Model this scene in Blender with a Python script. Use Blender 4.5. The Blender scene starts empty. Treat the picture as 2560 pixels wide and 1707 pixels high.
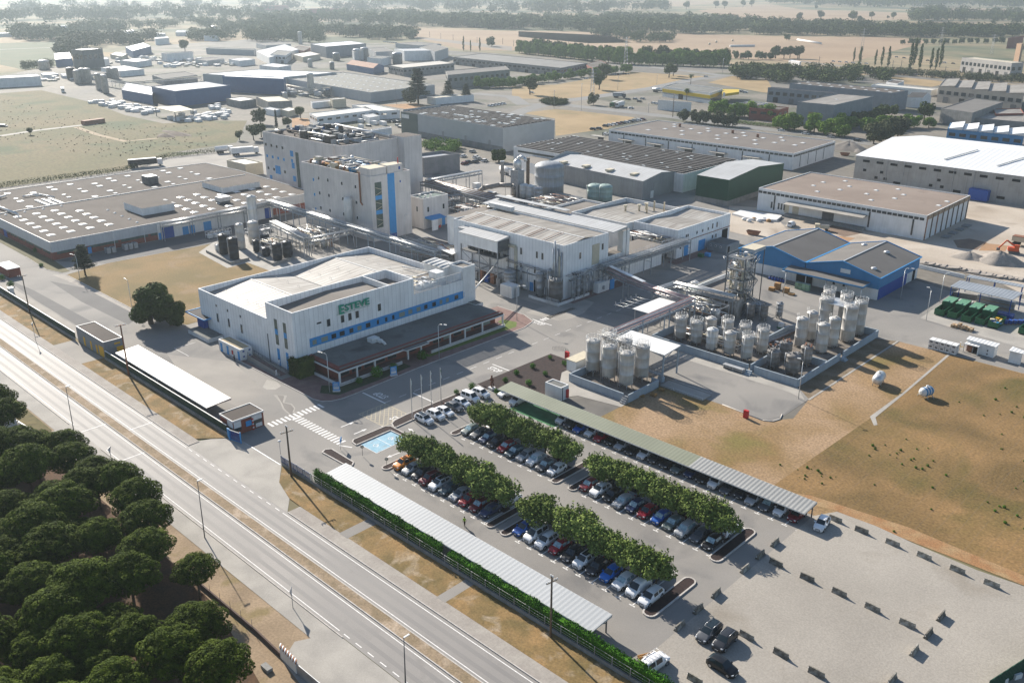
import bpy,bmesh,math,random
from mathutils import Vector,Matrix
random.seed(7)
R=math.radians
S=bpy.context.scene
COL=S.collection
# ------------------------------------------------------------------ camera, sky, sun, exposure
# x runs along the trunk road, y runs away from it into the works, z is up; metres.
CAM_H,FPX,PITCH,YAW=82.0,2247.6,R(21.64),R(-43.85)
cam=bpy.data.objects.new("camera",bpy.data.cameras.new("camera"))
COL.objects.link(cam)
cam.location=(0,0,CAM_H)
cam.rotation_euler=(R(90)-PITCH,0,-YAW)
cam.data.sensor_width=36.0
cam.data.lens=36.0*FPX/2560.0
cam.data.clip_start=1.0
cam.data.clip_end=30000.0
S.camera=cam
SUN_EL,SUN_AZ=R(27.0),R(166.5)
sdir=Vector((math.cos(SUN_AZ)*math.cos(SUN_EL),math.sin(SUN_AZ)*math.cos(SUN_EL),math.sin(SUN_EL)))
w=bpy.data.worlds.new("World");S.world=w;w.use_nodes=True
nt=w.node_tree;bg=nt.nodes["Background"]
sky=nt.nodes.new("ShaderNodeTexSky");sky.sky_type='NISHITA';sky.sun_disc=False
sky.sun_elevation=SUN_EL
sky.sun_rotation=math.atan2(sdir.x,sdir.y)
sky.air_density=1.0;sky.dust_density=0.6;sky.ozone_density=2.0
nt.links.new(sky.outputs[0],bg.inputs[0]);bg.inputs[1].default_value=0.08
sl=bpy.data.lights.new("sun",'SUN');sl.energy=5.0;sl.angle=R(0.6);sl.color=(1.0,0.93,0.83)
so=bpy.data.objects.new("sun",sl);COL.objects.link(so)
so.rotation_euler=sdir.to_track_quat('Z','Y').to_euler()
S.view_settings.view_transform='Standard';S.view_settings.look='None'
S.view_settings.exposure=1.03;S.view_settings.gamma=1.0
S.cycles.max_bounces=6;S.cycles.diffuse_bounces=3;S.cycles.glossy_bounces=2
S.cycles.transparent_max_bounces=4;S.cycles.volume_bounces=1
S.cycles.use_denoising=True
# ------------------------------------------------------------------ survey helpers
cd=Vector((math.sin(YAW)*math.cos(PITCH),math.cos(YAW)*math.cos(PITCH),-math.sin(PITCH)))
cr=Vector((math.cos(YAW),-math.sin(YAW),0));cu=cr.cross(cd)
def at(p,z=0.0):
 """ground position (x, y) of a point of the aerial survey that lies z metres up"""
 v=cd*FPX+cr*(p[0]-1280)-cu*(p[1]-853.5)
 k=(CAM_H-z)/-v.z
 return(v.x*k,v.y*k)
def T(c,r,a,b):return(c*640+a/3.672,(0,427,854,1280)[r]+b/3.672)
def A(c,r,a,b,z=0.0):return at(T(c,r,a,b),z)
def height(base,top):
 """height of a vertical edge from its foot and head"""
 x,y=at(base);lo,hi=0.0,60.0
 for _ in range(30):
  m=(lo+hi)/2;v=Vector((x,y,m-CAM_H))
  if 853.5-FPX*v.dot(cu)/v.dot(cd)>top[1]:lo=m
  else:hi=m
 return lo
# ------------------------------------------------------------------ materials
MATS={}
def _rgb(c):
 return(c[0],c[1],c[2],1.0)
def mat(name,col,col2=None,scale=0.3,rough=0.85,metal=0.0,fine=0.12,fscale=6.0,bump=0.0,stripe=None,seam=None,streak=0.0,spec=0.3,local=False,vary=0.0,alpha=None,third=None,contrast=0.5,coat=0.0,grain=0.0):
 if name in MATS:return MATS[name]
 m=bpy.data.materials.new(name);m.use_nodes=True;MATS[name]=m
 n,l=m.node_tree.nodes,m.node_tree.links
 b=n["Principled BSDF"]
 b.inputs["Roughness"].default_value=rough;b.inputs["Metallic"].default_value=metal
 b.inputs["Specular IOR Level"].default_value=spec
 if coat:b.inputs["Coat Weight"].default_value=coat
 if local:
  tc=n.new("ShaderNodeTexCoord");pos=tc.outputs["Object"]
 else:
  g=n.new("ShaderNodeNewGeometry");pos=g.outputs["Position"]
 def noise(sc,det=4,vec=None,dist=0.0):
  t=n.new("ShaderNodeTexNoise");t.inputs["Scale"].default_value=sc
  t.inputs["Detail"].default_value=det;t.inputs["Distortion"].default_value=dist
  l.new(vec or pos,t.inputs["Vector"]);return t.outputs["Fac"]
 def math_(op,a,b_=None,c=None,clamp=False):
  t=n.new("ShaderNodeMath");t.operation=op;t.use_clamp=clamp
  for i,v in enumerate((a,b_,c)):
   if v is None:continue
   if isinstance(v,(int,float)):t.inputs[i].default_value=v
   else:l.new(v,t.inputs[i])
  return t.outputs[0]
 def ramp(f,lo,hi):
  t=n.new("ShaderNodeMapRange");t.inputs[1].default_value=lo;t.inputs[2].default_value=hi
  l.new(f,t.inputs[0]);return t.outputs[0]
 def mixc(f,a,b_,mode='MIX'):
  t=n.new("ShaderNodeMix");t.data_type='RGBA';t.blend_type=mode
  if isinstance(f,(int,float)):t.inputs[0].default_value=f
  else:l.new(f,t.inputs[0])
  for i,v in((6,a),(7,b_)):
   if isinstance(v,tuple):t.inputs[i].default_value=_rgb(v)
   else:l.new(v,t.inputs[i])
  return t.outputs[2]
 c=None
 if col2 is not None:
  d=0.5*(1-contrast)*0.5
  c=mixc(ramp(noise(scale,5,dist=0.3),0.5-(0.25-d),0.5+(0.25-d)),tuple(col),tuple(col2))
 if third is not None:
  tcol,tscale,tlo,thi=third
  c=mixc(ramp(noise(tscale,6,dist=0.6),tlo,thi),c if c is not None else tuple(col),tuple(tcol))
 if fine:
  f=noise(fscale,3)
  g2=ramp(f,0.25,0.75)
  v=math_('MULTIPLY_ADD',g2,2*fine,1-fine)
  cc=n.new("ShaderNodeCombineColor")
  for i in range(3):l.new(v,cc.inputs[i])
  c=mixc(1.0,c if c is not None else tuple(col),cc.outputs[0],'MULTIPLY')
 if streak:
  mp=n.new("ShaderNodeMapping");mp.inputs["Scale"].default_value=(1.6,1.6,0.12)
  l.new(pos,mp.inputs["Vector"])
  f=ramp(noise(1.0,4,mp.outputs[0]),0.42,0.75)
  c=mixc(math_('MULTIPLY',f,streak),c if c is not None else tuple(col),(0.16,0.14,0.12))
 if grain:
  mp=n.new("ShaderNodeMapping");mp.inputs["Scale"].default_value=(1.3,0.07,1.0);l.new(pos,mp.inputs["Vector"])
  c=mixc(math_('MULTIPLY',ramp(noise(1.0,4,mp.outputs[0]),0.4,0.66),grain),c if c is not None else tuple(col),(0.15,0.125,0.1))
 height_=None
 if stripe or seam:
  sx=n.new("ShaderNodeSeparateXYZ");l.new(pos,sx.inputs[0])
  def coord(ax):
   if ax!='auto':return sx.outputs[{'x':0,'y':1,'z':2}[ax]]
   gg=n.new("ShaderNodeNewGeometry");sn=n.new("ShaderNodeSeparateXYZ")
   l.new(gg.outputs["Normal"],sn.inputs[0])
   k=math_('GREATER_THAN',math_('ABSOLUTE',sn.outputs[0]),0.6)
   return math_('ADD',math_('MULTIPLY',sx.outputs[1],k),math_('MULTIPLY',sx.outputs[0],math_('SUBTRACT',1.0,k)))
  if stripe:
   ax,per,dark=stripe
   fr=math_('FRACT',math_('DIVIDE',coord(ax),per))
   tri=math_('ABSOLUTE',math_('MULTIPLY_ADD',fr,2.0,-1.0))
   height_=tri
   sm=math_('MULTIPLY',math_('POWER',tri,3.0),dark)
   c=mixc(sm,c if c is not None else tuple(col),tuple(0.55*x for x in col))
  if seam:
   for ax,per,wd,dark in(seam if isinstance(seam[0],tuple)else(seam,)):
    fr=math_('FRACT',math_('DIVIDE',coord(ax),per))
    k=math_('MULTIPLY',math_('LESS_THAN',fr,wd/per),dark)
    c=mixc(k,c if c is not None else tuple(col),(0.12,0.12,0.12))
 if vary:
  oi=n.new("ShaderNodeObjectInfo")
  v=math_('MULTIPLY_ADD',oi.outputs["Random"],2*vary,1-vary)
  cc=n.new("ShaderNodeCombineColor")
  for i in range(3):l.new(v,cc.inputs[i])
  c=mixc(1.0,c if c is not None else tuple(col),cc.outputs[0],'MULTIPLY')
 if c is None:b.inputs["Base Color"].default_value=_rgb(col)
 else:l.new(c,b.inputs["Base Color"])
 if bump or height_ is not None:
  bp=n.new("ShaderNodeBump");bp.inputs["Strength"].default_value=bump or 0.6
  bp.inputs["Distance"].default_value=0.08
  l.new(height_ if height_ is not None else noise(fscale,5),bp.inputs["Height"])
  l.new(bp.outputs[0],b.inputs["Normal"])
 if alpha is not None:b.inputs["Alpha"].default_value=alpha
 return m
# ------------------------------------------------------------------ mesh builder
class MB:
 def __init__(s):s.v=[];s.f=[];s.m=[];s.mats=[];s.sm=[]
 def mi(s,m):
  if m not in s.mats:s.mats.append(m)
  return s.mats.index(m)
 def face(s,pts,m,smooth=False):
  i=len(s.v);s.v+=[tuple(p)for p in pts];s.f.append(tuple(range(i,i+len(pts))));s.m.append(s.mi(m));s.sm.append(smooth)
 def box(s,x0,x1,y0,y1,z0,z1,m,top=None,skip=()):
  P=[(x0,y0),(x1,y0),(x1,y1),(x0,y1)]
  s.prism(P,z0,z1,m,top)
 def prism(s,P,z0,z1,m,top=None,bottom=True):
  n=len(P);a=sum(P[i][0]*P[(i+1)%n][1]-P[(i+1)%n][0]*P[i][1]for i in range(n))
  if a<0:P=P[::-1]
  i=len(s.v);zt=z1 if isinstance(z1,(list,tuple))else[z1]*n
  if a<0 and isinstance(z1,(list,tuple)):zt=list(z1)[::-1]
  s.v+=[(x,y,z0)for x,y in P]+[(P[k][0],P[k][1],zt[k])for k in range(n)]
  for k in range(n):
   s.f.append((i+k,i+(k+1)%n,i+n+(k+1)%n,i+n+k));s.m.append(s.mi(m));s.sm.append(False)
  s.f.append(tuple(i+n+k for k in range(n)));s.m.append(s.mi(top or m));s.sm.append(False)
  if bottom:s.f.append(tuple(i+k for k in range(n))[::-1]);s.m.append(s.mi(m));s.sm.append(False)
 def lathe(s,cx,cy,prof,m,n=16,smooth=True):
  """prof: (radius, z) from bottom to top"""
  i=len(s.v)
  for r_,z in prof:
   for k in range(n):
    a=2*math.pi*k/n;s.v.append((cx+r_*math.cos(a),cy+r_*math.sin(a),z))
  for j in range(len(prof)-1):
   for k in range(n):
    s.f.append((i+j*n+k,i+j*n+(k+1)%n,i+(j+1)*n+(k+1)%n,i+(j+1)*n+k));s.m.append(s.mi(m));s.sm.append(smooth)
  s.f.append(tuple(i+(len(prof)-1)*n+k for k in range(n)));s.m.append(s.mi(m));s.sm.append(False)
  s.f.append(tuple(i+k for k in range(n))[::-1]);s.m.append(s.mi(m));s.sm.append(False)
 def tube(s,p,q,r1,m,n=6,r2=None,smooth=True):
  p,q=Vector(p),Vector(q);r2=r1 if r2 is None else r2
  d=(q-p)
  if d.length<1e-6:return
  d.normalize();a=d.orthogonal().normalized();b_=d.cross(a);i=len(s.v)
  for c_,r_ in((p,r1),(q,r2)):
   for k in range(n):
    t=2*math.pi*k/n;s.v.append(tuple(c_+a*(r_*math.cos(t))+b_*(r_*math.sin(t))))
  for k in range(n):
   s.f.append((i+k,i+(k+1)%n,i+n+(k+1)%n,i+n+k));s.m.append(s.mi(m));s.sm.append(smooth)
  s.f.append(tuple(i+n+k for k in range(n)));s.m.append(s.mi(m));s.sm.append(False)
  s.f.append(tuple(i+k for k in range(n))[::-1]);s.m.append(s.mi(m));s.sm.append(False)
 def path(s,pts,r_,m,n=6):
  for a,b_ in zip(pts,pts[1:]):s.tube(a,b_,r_,m,n)
 def beam(s,p,q,w_,h_,m):
  """rectangular bar from p to q"""
  p,q=Vector(p),Vector(q);d=(q-p).normalized()
  side=d.cross(Vector((0,0,1)))
  side=side.normalized()if side.length>1e-3 else Vector((1,0,0))
  up=side.cross(d).normalized();i=len(s.v)
  for c_ in(p,q):
   for a,b_ in((-1,-1),(1,-1),(1,1),(-1,1)):s.v.append(tuple(c_+side*(a*w_/2)+up*(b_*h_/2)))
  for f in((0,1,2,3),(7,6,5,4),(0,4,5,1),(1,5,6,2),(2,6,7,3),(3,7,4,0)):
   s.f.append(tuple(i+k for k in f));s.m.append(s.mi(m));s.sm.append(False)
 def build(s,name,parent=None,loc=(0,0,0),rz=0.0,normals=True):
  me=bpy.data.meshes.new(name);me.from_pydata(s.v,[],s.f)
  for m in s.mats:me.materials.append(m)
  me.polygons.foreach_set("material_index",s.m);me.polygons.foreach_set("use_smooth",s.sm)
  me.update()
  o=bpy.data.objects.new(name,me);COL.objects.link(o)
  o.location=loc;o.rotation_euler=(0,0,rz)
  if parent:o.parent=parent
  return o
def thing(name,label,cat,loc=(0,0,0),rz=0.0,group=None):
 o=bpy.data.objects.new(name,None);COL.objects.link(o);o.location=loc;o.rotation_euler=(0,0,rz)
 o.empty_display_size=0.5
 return tag(o,label,cat,group)
def tag(o,label,cat,group=None,kind=None):
 o['label']=label;o['category']=cat
 if group:o['group']=group
 if kind:o['kind']=kind
 return o
def struct(o):o['kind']='structure';return o
def copy_tree(o,loc=None,rz=None,label=None,group=None,parent=None,scale=None):
 c=o.copy();COL.objects.link(c)
 if parent:c.parent=parent
 if loc is not None:c.location=loc
 if rz is not None:c.rotation_euler=(0,0,rz)
 if scale is not None:c.scale=scale
 if label:c['label']=label
 if group:c['group']=group
 for ch in o.children:copy_tree(ch,parent=c)
 return c
ORD=['first','second','third','fourth','fifth','sixth','seventh','eighth','ninth','tenth','eleventh','twelfth','thirteenth','fourteenth','fifteenth','sixteenth','seventeenth','eighteenth','nineteenth','twentieth','twenty-first','twenty-second','twenty-third','twenty-fourth','twenty-fifth','twenty-sixth','twenty-seventh','twenty-eighth','twenty-ninth','thirtieth']
# ------------------------------------------------------------------ palette
asphalt=mat('asphalt',(0.2,0.188,0.172),(0.25,0.232,0.208),0.05,0.9,fine=0.1,fscale=9,third=((0.135,0.13,0.125),0.09,0.55,0.72))
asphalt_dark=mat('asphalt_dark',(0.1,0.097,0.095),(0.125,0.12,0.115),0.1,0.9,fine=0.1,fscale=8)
asphalt_pale=mat('asphalt_pale',(0.23,0.212,0.19),(0.285,0.262,0.23),0.08,0.9,fine=0.08,fscale=8)
concrete=mat('concrete_paving',(0.25,0.23,0.2),(0.31,0.285,0.25),0.15,0.9,fine=0.1,fscale=4,seam=(('x',5.0,0.05,0.35),('y',5.0,0.05,0.35)))
pale_conc=mat('pale_concrete',(0.29,0.27,0.24),(0.36,0.335,0.295),0.2,0.9,fine=0.08,fscale=5)
pave=mat('footpath_paving',(0.27,0.24,0.21),(0.33,0.3,0.26),0.3,0.9,fine=0.12,fscale=3,seam=(('x',1.2,0.06,0.2),))
gravel=mat('gravel',(0.27,0.245,0.21),(0.33,0.3,0.258),0.05,0.95,fine=0.14,fscale=3.5,third=((0.23,0.2,0.16),0.09,0.54,0.78),bump=0.4)
dirt=mat('site_dirt',(0.36,0.3,0.235),(0.45,0.39,0.32),0.05,0.95,fine=0.15,fscale=2.5,third=((0.27,0.22,0.17),0.07,0.55,0.75),bump=0.3)
dry=mat('dry_grass',(0.3,0.2,0.115),(0.2,0.125,0.048),0.06,0.95,fine=0.35,fscale=2.2,third=((0.16,0.125,0.035),0.06,0.54,0.7),bump=0.6)
dry_lawn=mat('dry_lawn',(0.205,0.13,0.045),(0.14,0.1,0.03),0.07,0.95,fine=0.22,fscale=2.5,third=((0.22,0.15,0.08),0.09,0.55,0.75),bump=0.3)
verge=mat('verge_grass',(0.25,0.155,0.062),(0.14,0.1,0.036),0.22,0.95,fine=0.3,fscale=4.0,third=((0.34,0.27,0.19),0.3,0.55,0.75),bump=0.3)
meadow=mat('meadow_grass',(0.085,0.078,0.022),(0.125,0.095,0.036),0.02,0.95,fine=0.4,fscale=0.6,third=((0.045,0.065,0.015),0.03,0.5,0.68),bump=0.3)
straw=mat('straw_field',(0.31,0.215,0.105),(0.24,0.165,0.075),0.03,0.95,fine=0.2,fscale=1.5,third=((0.17,0.135,0.055),0.04,0.55,0.75))
wheat=mat('stubble_field',(0.26,0.175,0.105),(0.31,0.215,0.13),0.006,0.95,fine=0.1,fscale=0.15)
wheat2=mat('ploughed_field',(0.22,0.14,0.095),(0.28,0.185,0.12),0.008,0.95,fine=0.1,fscale=0.2)
farm=mat('farm_ground',(0.13,0.125,0.06),(0.3,0.215,0.125),0.003,0.95,fine=0.22,fscale=0.05,third=((0.06,0.075,0.032),0.005,0.5,0.62))
brickpave=mat('brick_paving',(0.17,0.1,0.085),(0.21,0.135,0.115),0.5,0.9,fine=0.15,fscale=5,seam=(('x',0.6,0.03,0.3),('y',0.6,0.03,0.3)))
mulch=mat('volcanic_mulch',(0.02,0.012,0.011),(0.036,0.02,0.018),1.5,0.95,fine=0.35,fscale=12,bump=0.4)
kerb_m=mat('kerb_stone',(0.4,0.37,0.33),(0.5,0.46,0.42),1.0,0.9,seam=('auto',1.0,0.04,0.25))
paint_w=mat('road_paint',(0.72,0.7,0.66),(0.6,0.58,0.55),2.0,0.8)
paint_y=mat('worn_yellow_paint',(0.5,0.42,0.28),(0.4,0.35,0.25),2.0,0.8)
paint_b=mat('blue_bay_paint',(0.2,0.36,0.45),(0.26,0.42,0.5),0.8,0.8,third=((0.22,0.28,0.31),1.2,0.55,0.75))
paint_g=mat('green_bay_paint',(0.03,0.13,0.045),(0.04,0.16,0.06),0.8,0.8)
wall_w=mat('white_panel_wall',(0.8,0.8,0.79),(0.72,0.72,0.71),0.3,0.7,fine=0.03,seam=('auto',1.25,0.07,0.5),streak=0.13)
wall_w2=mat('white_plaster_wall',(0.74,0.73,0.71),(0.66,0.655,0.63),0.3,0.8,fine=0.04,streak=0.15)
wall_c=mat('concrete_panel_wall',(0.64,0.6,0.565),(0.56,0.525,0.495),0.2,0.85,fine=0.05,seam=('auto',2.4,0.05,0.18),streak=0.2)
wall_blue=mat('blue_metal_wall',(0.035,0.19,0.38),(0.045,0.21,0.42),0.3,0.5,fine=0.03,stripe=('auto',0.3,0.3))
wall_navy=mat('navy_metal_wall',(0.025,0.085,0.2),(0.03,0.095,0.22),0.3,0.5,fine=0.03,stripe=('auto',0.4,0.3))
blue=mat('blue_paint',(0.03,0.24,0.52),(0.04,0.26,0.56),1.0,0.5,fine=0.05)
dblue=mat('dark_blue_paint',(0.008,0.06,0.28),None,1.0,0.5,fine=0.05)
green_wall=mat('green_metal_wall',(0.008,0.05,0.028),(0.01,0.06,0.033),0.3,0.6,fine=0.03,stripe=('auto',0.35,0.3))
grey_wall=mat('grey_metal_wall',(0.3,0.3,0.29),(0.25,0.25,0.25),0.2,0.6,fine=0.04,stripe=('auto',0.6,0.35),streak=0.3)
grey_wall2=mat('pale_grey_metal_wall',(0.4,0.41,0.41),(0.36,0.37,0.37),0.2,0.6,fine=0.04,stripe=('auto',0.5,0.2))
brick=mat('red_brick',(0.24,0.065,0.04),(0.2,0.055,0.035),0.8,0.85,fine=0.15,fscale=6,seam=(('z',0.16,0.03,0.25),))
bitumen=mat('bitumen_roof',(0.07,0.057,0.048),(0.095,0.078,0.066),0.07,0.95,fine=0.1,fscale=2.5,third=((0.12,0.1,0.086),0.15,0.6,0.8))
brown_roof=mat('brown_gravel_roof',(0.2,0.155,0.125),(0.24,0.19,0.155),0.06,0.95,fine=0.08,fscale=2.5,third=((0.165,0.125,0.1),0.12,0.58,0.8),seam=('y',3.4,0.06,0.12))
grey_gravel=mat('grey_gravel_roof',(0.125,0.125,0.115),(0.16,0.16,0.148),0.12,0.95,fine=0.15,fscale=4,third=((0.085,0.085,0.075),0.2,0.55,0.75))
taupe_roof=mat('taupe_roof',(0.16,0.14,0.12),(0.2,0.178,0.155),0.1,0.95,fine=0.05)
sheet_w=mat('weathered_sheet_roof_x',(0.4,0.38,0.34),(0.33,0.305,0.27),0.1,0.6,fine=0.05,stripe=('x',1.5,0.4),grain=0.75)
sheet_wy=mat('weathered_sheet_roof_y',(0.32,0.295,0.255),(0.26,0.235,0.2),0.1,0.6,fine=0.05,stripe=('x',1.5,0.4),grain=0.8)
sheet_white=mat('white_sheet_roof',(0.45,0.45,0.44),(0.4,0.4,0.39),0.1,0.55,fine=0.03,stripe=('x',1.5,0.3),grain=.2)
canopy_w=mat('corrugated_canopy_roof',(0.4,0.41,0.41),(0.36,0.37,0.37),0.1,0.55,fine=0.03,stripe=('x',0.75,0.3),bump=.2)
canopy_l=mat('ivory_canopy_roof',(0.38,0.36,0.32),(0.33,0.31,0.28),0.1,0.5,fine=0.03,stripe=('x',0.75,0.25),bump=.2)
canopy_g=mat('green_grey_canopy_roof',(0.19,0.2,0.14),(0.22,0.23,0.165),0.1,0.6,fine=0.04,stripe=('x',0.75,0.3),bump=.2)
grey_roof=mat('dark_grey_roof',(0.13,0.12,0.11),(0.15,0.14,0.128),0.15,0.95,fine=0.08,fscale=3)
ribbed_dark=mat('ribbed_dark_roof',(0.1,0.09,0.083),(0.13,0.117,0.105),0.1,0.85,fine=0.15,fscale=3,third=((0.3,0.28,0.25),0.35,0.66,0.8))
metal=mat('galvanised_steel',(0.36,0.37,0.38),(0.28,0.29,0.3),0.8,0.5,0.4,fine=0.1)
metal_l=mat('bright_steel',(0.6,0.6,0.59),(0.5,0.5,0.49),0.8,0.4,0.5,fine=0.05)
metal_d=mat('dark_steel',(0.09,0.095,0.1),(0.13,0.13,0.13),0.8,0.6,0.2,fine=0.1)
tank_m=mat('stainless_tank',(0.56,0.54,0.5),(0.42,0.4,0.37),0.5,0.55,0.1,fine=0.05,streak=0.3)
tank_w=mat('white_tank',(0.62,0.62,0.6),(0.54,0.54,0.52),0.5,0.5,fine=0.05,streak=0.35)
tank_k=mat('black_tank',(0.02,0.024,0.03),(0.03,0.035,0.04),0.5,0.5,fine=0.05)
tank_g=mat('pale_green_tank',(0.28,0.38,0.34),(0.24,0.33,0.3),0.5,0.6,fine=0.05,streak=0.3)
rust=mat('rusty_brown',(0.2,0.09,0.05),(0.27,0.13,0.08),1.5,0.8,fine=0.15)
pink=mat('pink_pipe',(0.5,0.27,0.25),None,1.0,0.6,fine=0.08)
white=mat('white_paint',(0.68,0.67,0.64),(0.6,0.59,0.57),1.0,0.6,fine=0.05)
cream=mat('cream_paint',(0.52,0.46,0.34),(0.46,0.41,0.31),1.0,0.8,fine=0.05)
dark=mat('dark_opening',(0.012,0.012,0.013),None,1.0,0.9,fine=0)
glass=mat('window_glass',(0.02,0.028,0.032),None,1.0,0.12,fine=0,spec=0.6)
glass_b=mat('pale_blind_glass',(0.22,0.26,0.22),None,1.0,0.2,fine=0.1)
glass_g=mat('green_curtain_glass',(0.06,0.085,0.075),(0.09,0.12,0.1),1.0,0.12,fine=0.1)
sky_w=mat('skylight_dome',(0.75,0.73,0.68),None,1.0,0.25,fine=0)
wood=mat('weathered_wood',(0.1,0.075,0.055),(0.14,0.105,0.075),2.0,0.9,fine=0.2,local=True)
pine_w=mat('fresh_pallet_wood',(0.36,0.2,0.07),(0.3,0.17,0.07),2.0,0.9,fine=0.2)
blockwall=mat('concrete_wall',(0.26,0.255,0.24),(0.2,0.2,0.19),0.4,0.9,fine=0.1,streak=0.5)
bluewall=mat('blue_grey_bund_wall',(0.33,0.38,0.42),(0.28,0.33,0.37),0.4,0.85,fine=0.05,streak=0.2)
red=mat('red_paint',(0.45,0.02,0.02),None,1.0,0.5,fine=0.05)
green_c=mat('green_container_paint',(0.012,0.09,0.035),(0.018,0.11,0.045),1.0,0.5,fine=0.08)
plastic_b=mat('blue_plastic',(0.02,0.07,0.3),None,1.0,0.4,fine=0.05,vary=0.3)
yellow=mat('yellow_paint',(0.5,0.3,0.01),None,1.0,0.6,fine=0.1)
# ------------------------------------------------------------------ ground, road and yards
def patch(name,pts,m,z,kind='structure',label=None):
 b=MB();b.face([(x,y,z)for x,y in pts],m)
 o=b.build(name)
 n=sum(pts[i][0]*pts[(i+1)%len(pts)][1]-pts[(i+1)%len(pts)][0]*pts[i][1]for i in range(len(pts)))
 if n<0:o.data.flip_normals()
 o['kind']=kind
 return o
def rect(x0,x1,y0,y1):return[(x0,y0),(x1,y0),(x1,y1),(x0,y1)]
b=MB();b.face([(-12000,-1500,0),(1500,-1500,0),(1500,12000,0),(-12000,12000,0)],farm);struct(b.build('ground'))
patch('industrial_ground',[A(0,0,0,700),A(0,0,500,600),A(0,0,1300,430),A(1,0,0,360),A(1,0,600,400),A(1,0,1200,400),A(1,0,1800,470),A(2,0,0,500),A(2,0,1000,570),A(2,0,1900,590),A(3,0,100,700),A(3,0,1250,690),A(3,0,2350,800),(100,560),(100,215),(-52,215),(-52,75.3),(-900,75.3)],mat('industrial_ground',(0.12,0.112,0.1),(0.19,0.165,0.13),0.012,0.9,fine=0.2,fscale=.3,third=((0.07,0.075,0.045),0.018,0.5,0.64)),0.02)
patch('meadow',[A(0,0,0,860),A(0,0,380,830),A(0,0,830,940),A(0,0,1150,1060),A(0,0,1500,1135),A(0,0,1950,1110),A(0,0,2270,1110),A(0,0,2170,1310),A(0,0,1600,1400),(-445,232),(-447,208),(-428,178),(-428,100),(-428,60),(-900,60)],meadow,0.035)
patch('crop_field',[A(0,0,0,400),A(0,0,560,385),A(0,0,640,600),A(0,0,200,640),A(0,0,0,595)],mat('green_crop',(0.06,0.085,0.035),(0.09,0.1,0.045),0.02,0.95,fine=0.2,fscale=0.4),0.05)
for p,m in(([A(1,0,1050,255),A(2,0,0,285),A(2,0,1500,305),A(3,0,0,335),A(3,0,1150,345),A(3,0,1500,380),A(3,0,700,590),A(2,0,2350,560),A(2,0,1200,480),A(1,0,1900,460)],wheat),([A(2,0,60,290),A(2,0,900,330),A(2,0,1100,395),A(2,0,700,400),A(2,0,60,340)],wheat2),([A(1,0,700,30),A(1,0,1100,20),A(1,0,1000,90),A(1,0,760,70)],wheat),([A(2,0,560,18),A(2,0,1500,0),A(2,0,2300,2),A(2,0,1500,60),A(2,0,600,66),A(2,0,60,50)],wheat),([A(2,0,1700,100),A(3,0,0,40),A(3,0,300,90),A(3,0,1300,120),A(3,0,1350,180),A(3,0,600,205),A(2,0,2100,185)],wheat),([A(3,0,1300,70),A(3,0,2350,90),A(3,0,2350,150),A(3,0,1500,150)],wheat2),([A(3,0,1300,215),A(3,0,2350,225),A(3,0,2350,270),A(3,0,1500,262)],wheat),([A(3,0,1130,700),A(3,0,1700,760),A(3,0,1500,800),A(3,0,1150,760)],straw),([A(1,0,560,130),A(1,0,660,130),A(1,0,620,190),A(1,0,530,190)],wheat),([A(0,0,700,90),A(0,0,1300,60),A(0,0,1500,110),A(0,0,900,130)],wheat),([A(1,0,560,255),A(1,0,1000,250),A(1,0,800,285),A(1,0,560,290)],wheat)):
 patch('stubble_field',p,m,0.06)
# railway embankment strip and track behind the far works
patch('railway',[A(1,0,1480,340),A(1,0,2350,430),A(2,0,0,455),A(2,0,0,470),A(1,0,1480,356)],mat('ballast',(0.2,0.17,0.14),None,1,0.9),0.08)
patch('railway',[A(3,0,300,560),A(3,0,1100,655),A(3,0,2350,770),A(3,0,2350,782),A(3,0,1100,668),A(3,0,300,572)],MATS['ballast'],0.08)
# straw plots beside the far roads
patch('straw_field',[A(2,0,90,1040),A(2,0,400,1003),A(2,0,700,1030),A(2,0,1130,1080),A(2,0,880,1185),A(2,0,400,1250),A(2,0,395,1090)],straw,0.04)
patch('straw_field',[A(2,0,0,790),A(2,0,400,780),A(2,0,1080,660),A(2,0,1780,705),A(2,0,1560,750),A(2,0,860,880),A(2,0,500,905),A(2,0,0,910)],straw,0.04)
patch('straw_field',[A(2,0,1800,760),A(2,0,2020,700),A(3,0,0,740),A(3,0,60,860),A(2,0,2300,850)],straw,0.04)
patch('straw_field',[A(1,0,1150,965),A(1,0,1480,950),A(1,0,1600,990),A(1,0,1400,1010)],mat('orange_soil',(0.36,0.2,0.09),(0.28,0.16,0.08),0.1,0.95),0.04)
patch('straw_field',[A(1,0,330,1080),A(1,0,480,1090),A(1,0,500,1150),A(1,0,330,1170)],MATS['orange_soil'],0.04)
def strip(name,pts,wd,m,z):
 L,Rr=[],[]
 for i,p in enumerate(pts):
  a=Vector(pts[max(i-1,0)]);c=Vector(pts[min(i+1,len(pts)-1)]);d=(c-a).normalized();nrm=Vector((-d.y,d.x))*wd/2
  L.append((p[0]+nrm.x,p[1]+nrm.y));Rr.append((p[0]-nrm.x,p[1]-nrm.y))
 mb=MB()
 for i in range(len(pts)-1):
  mb.face([(Rr[i][0],Rr[i][1],z),(Rr[i+1][0],Rr[i+1][1],z),(L[i+1][0],L[i+1][1],z),(L[i][0],L[i][1],z)],m)
 o=mb.build(name);struct(o);return o
far_asph=mat('far_road_asphalt',(0.17,0.165,0.155),(0.2,0.195,0.185),0.05,0.9)
strip('road',[A(1,0,2000,860),A(1,0,2350,890),A(2,0,100,960),A(2,0,400,955),A(2,0,900,1010),A(2,0,1500,1080),A(2,0,2350,1190),A(3,0,400,1230),A(3,0,1000,1330)],12,far_asph,0.055)
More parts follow.
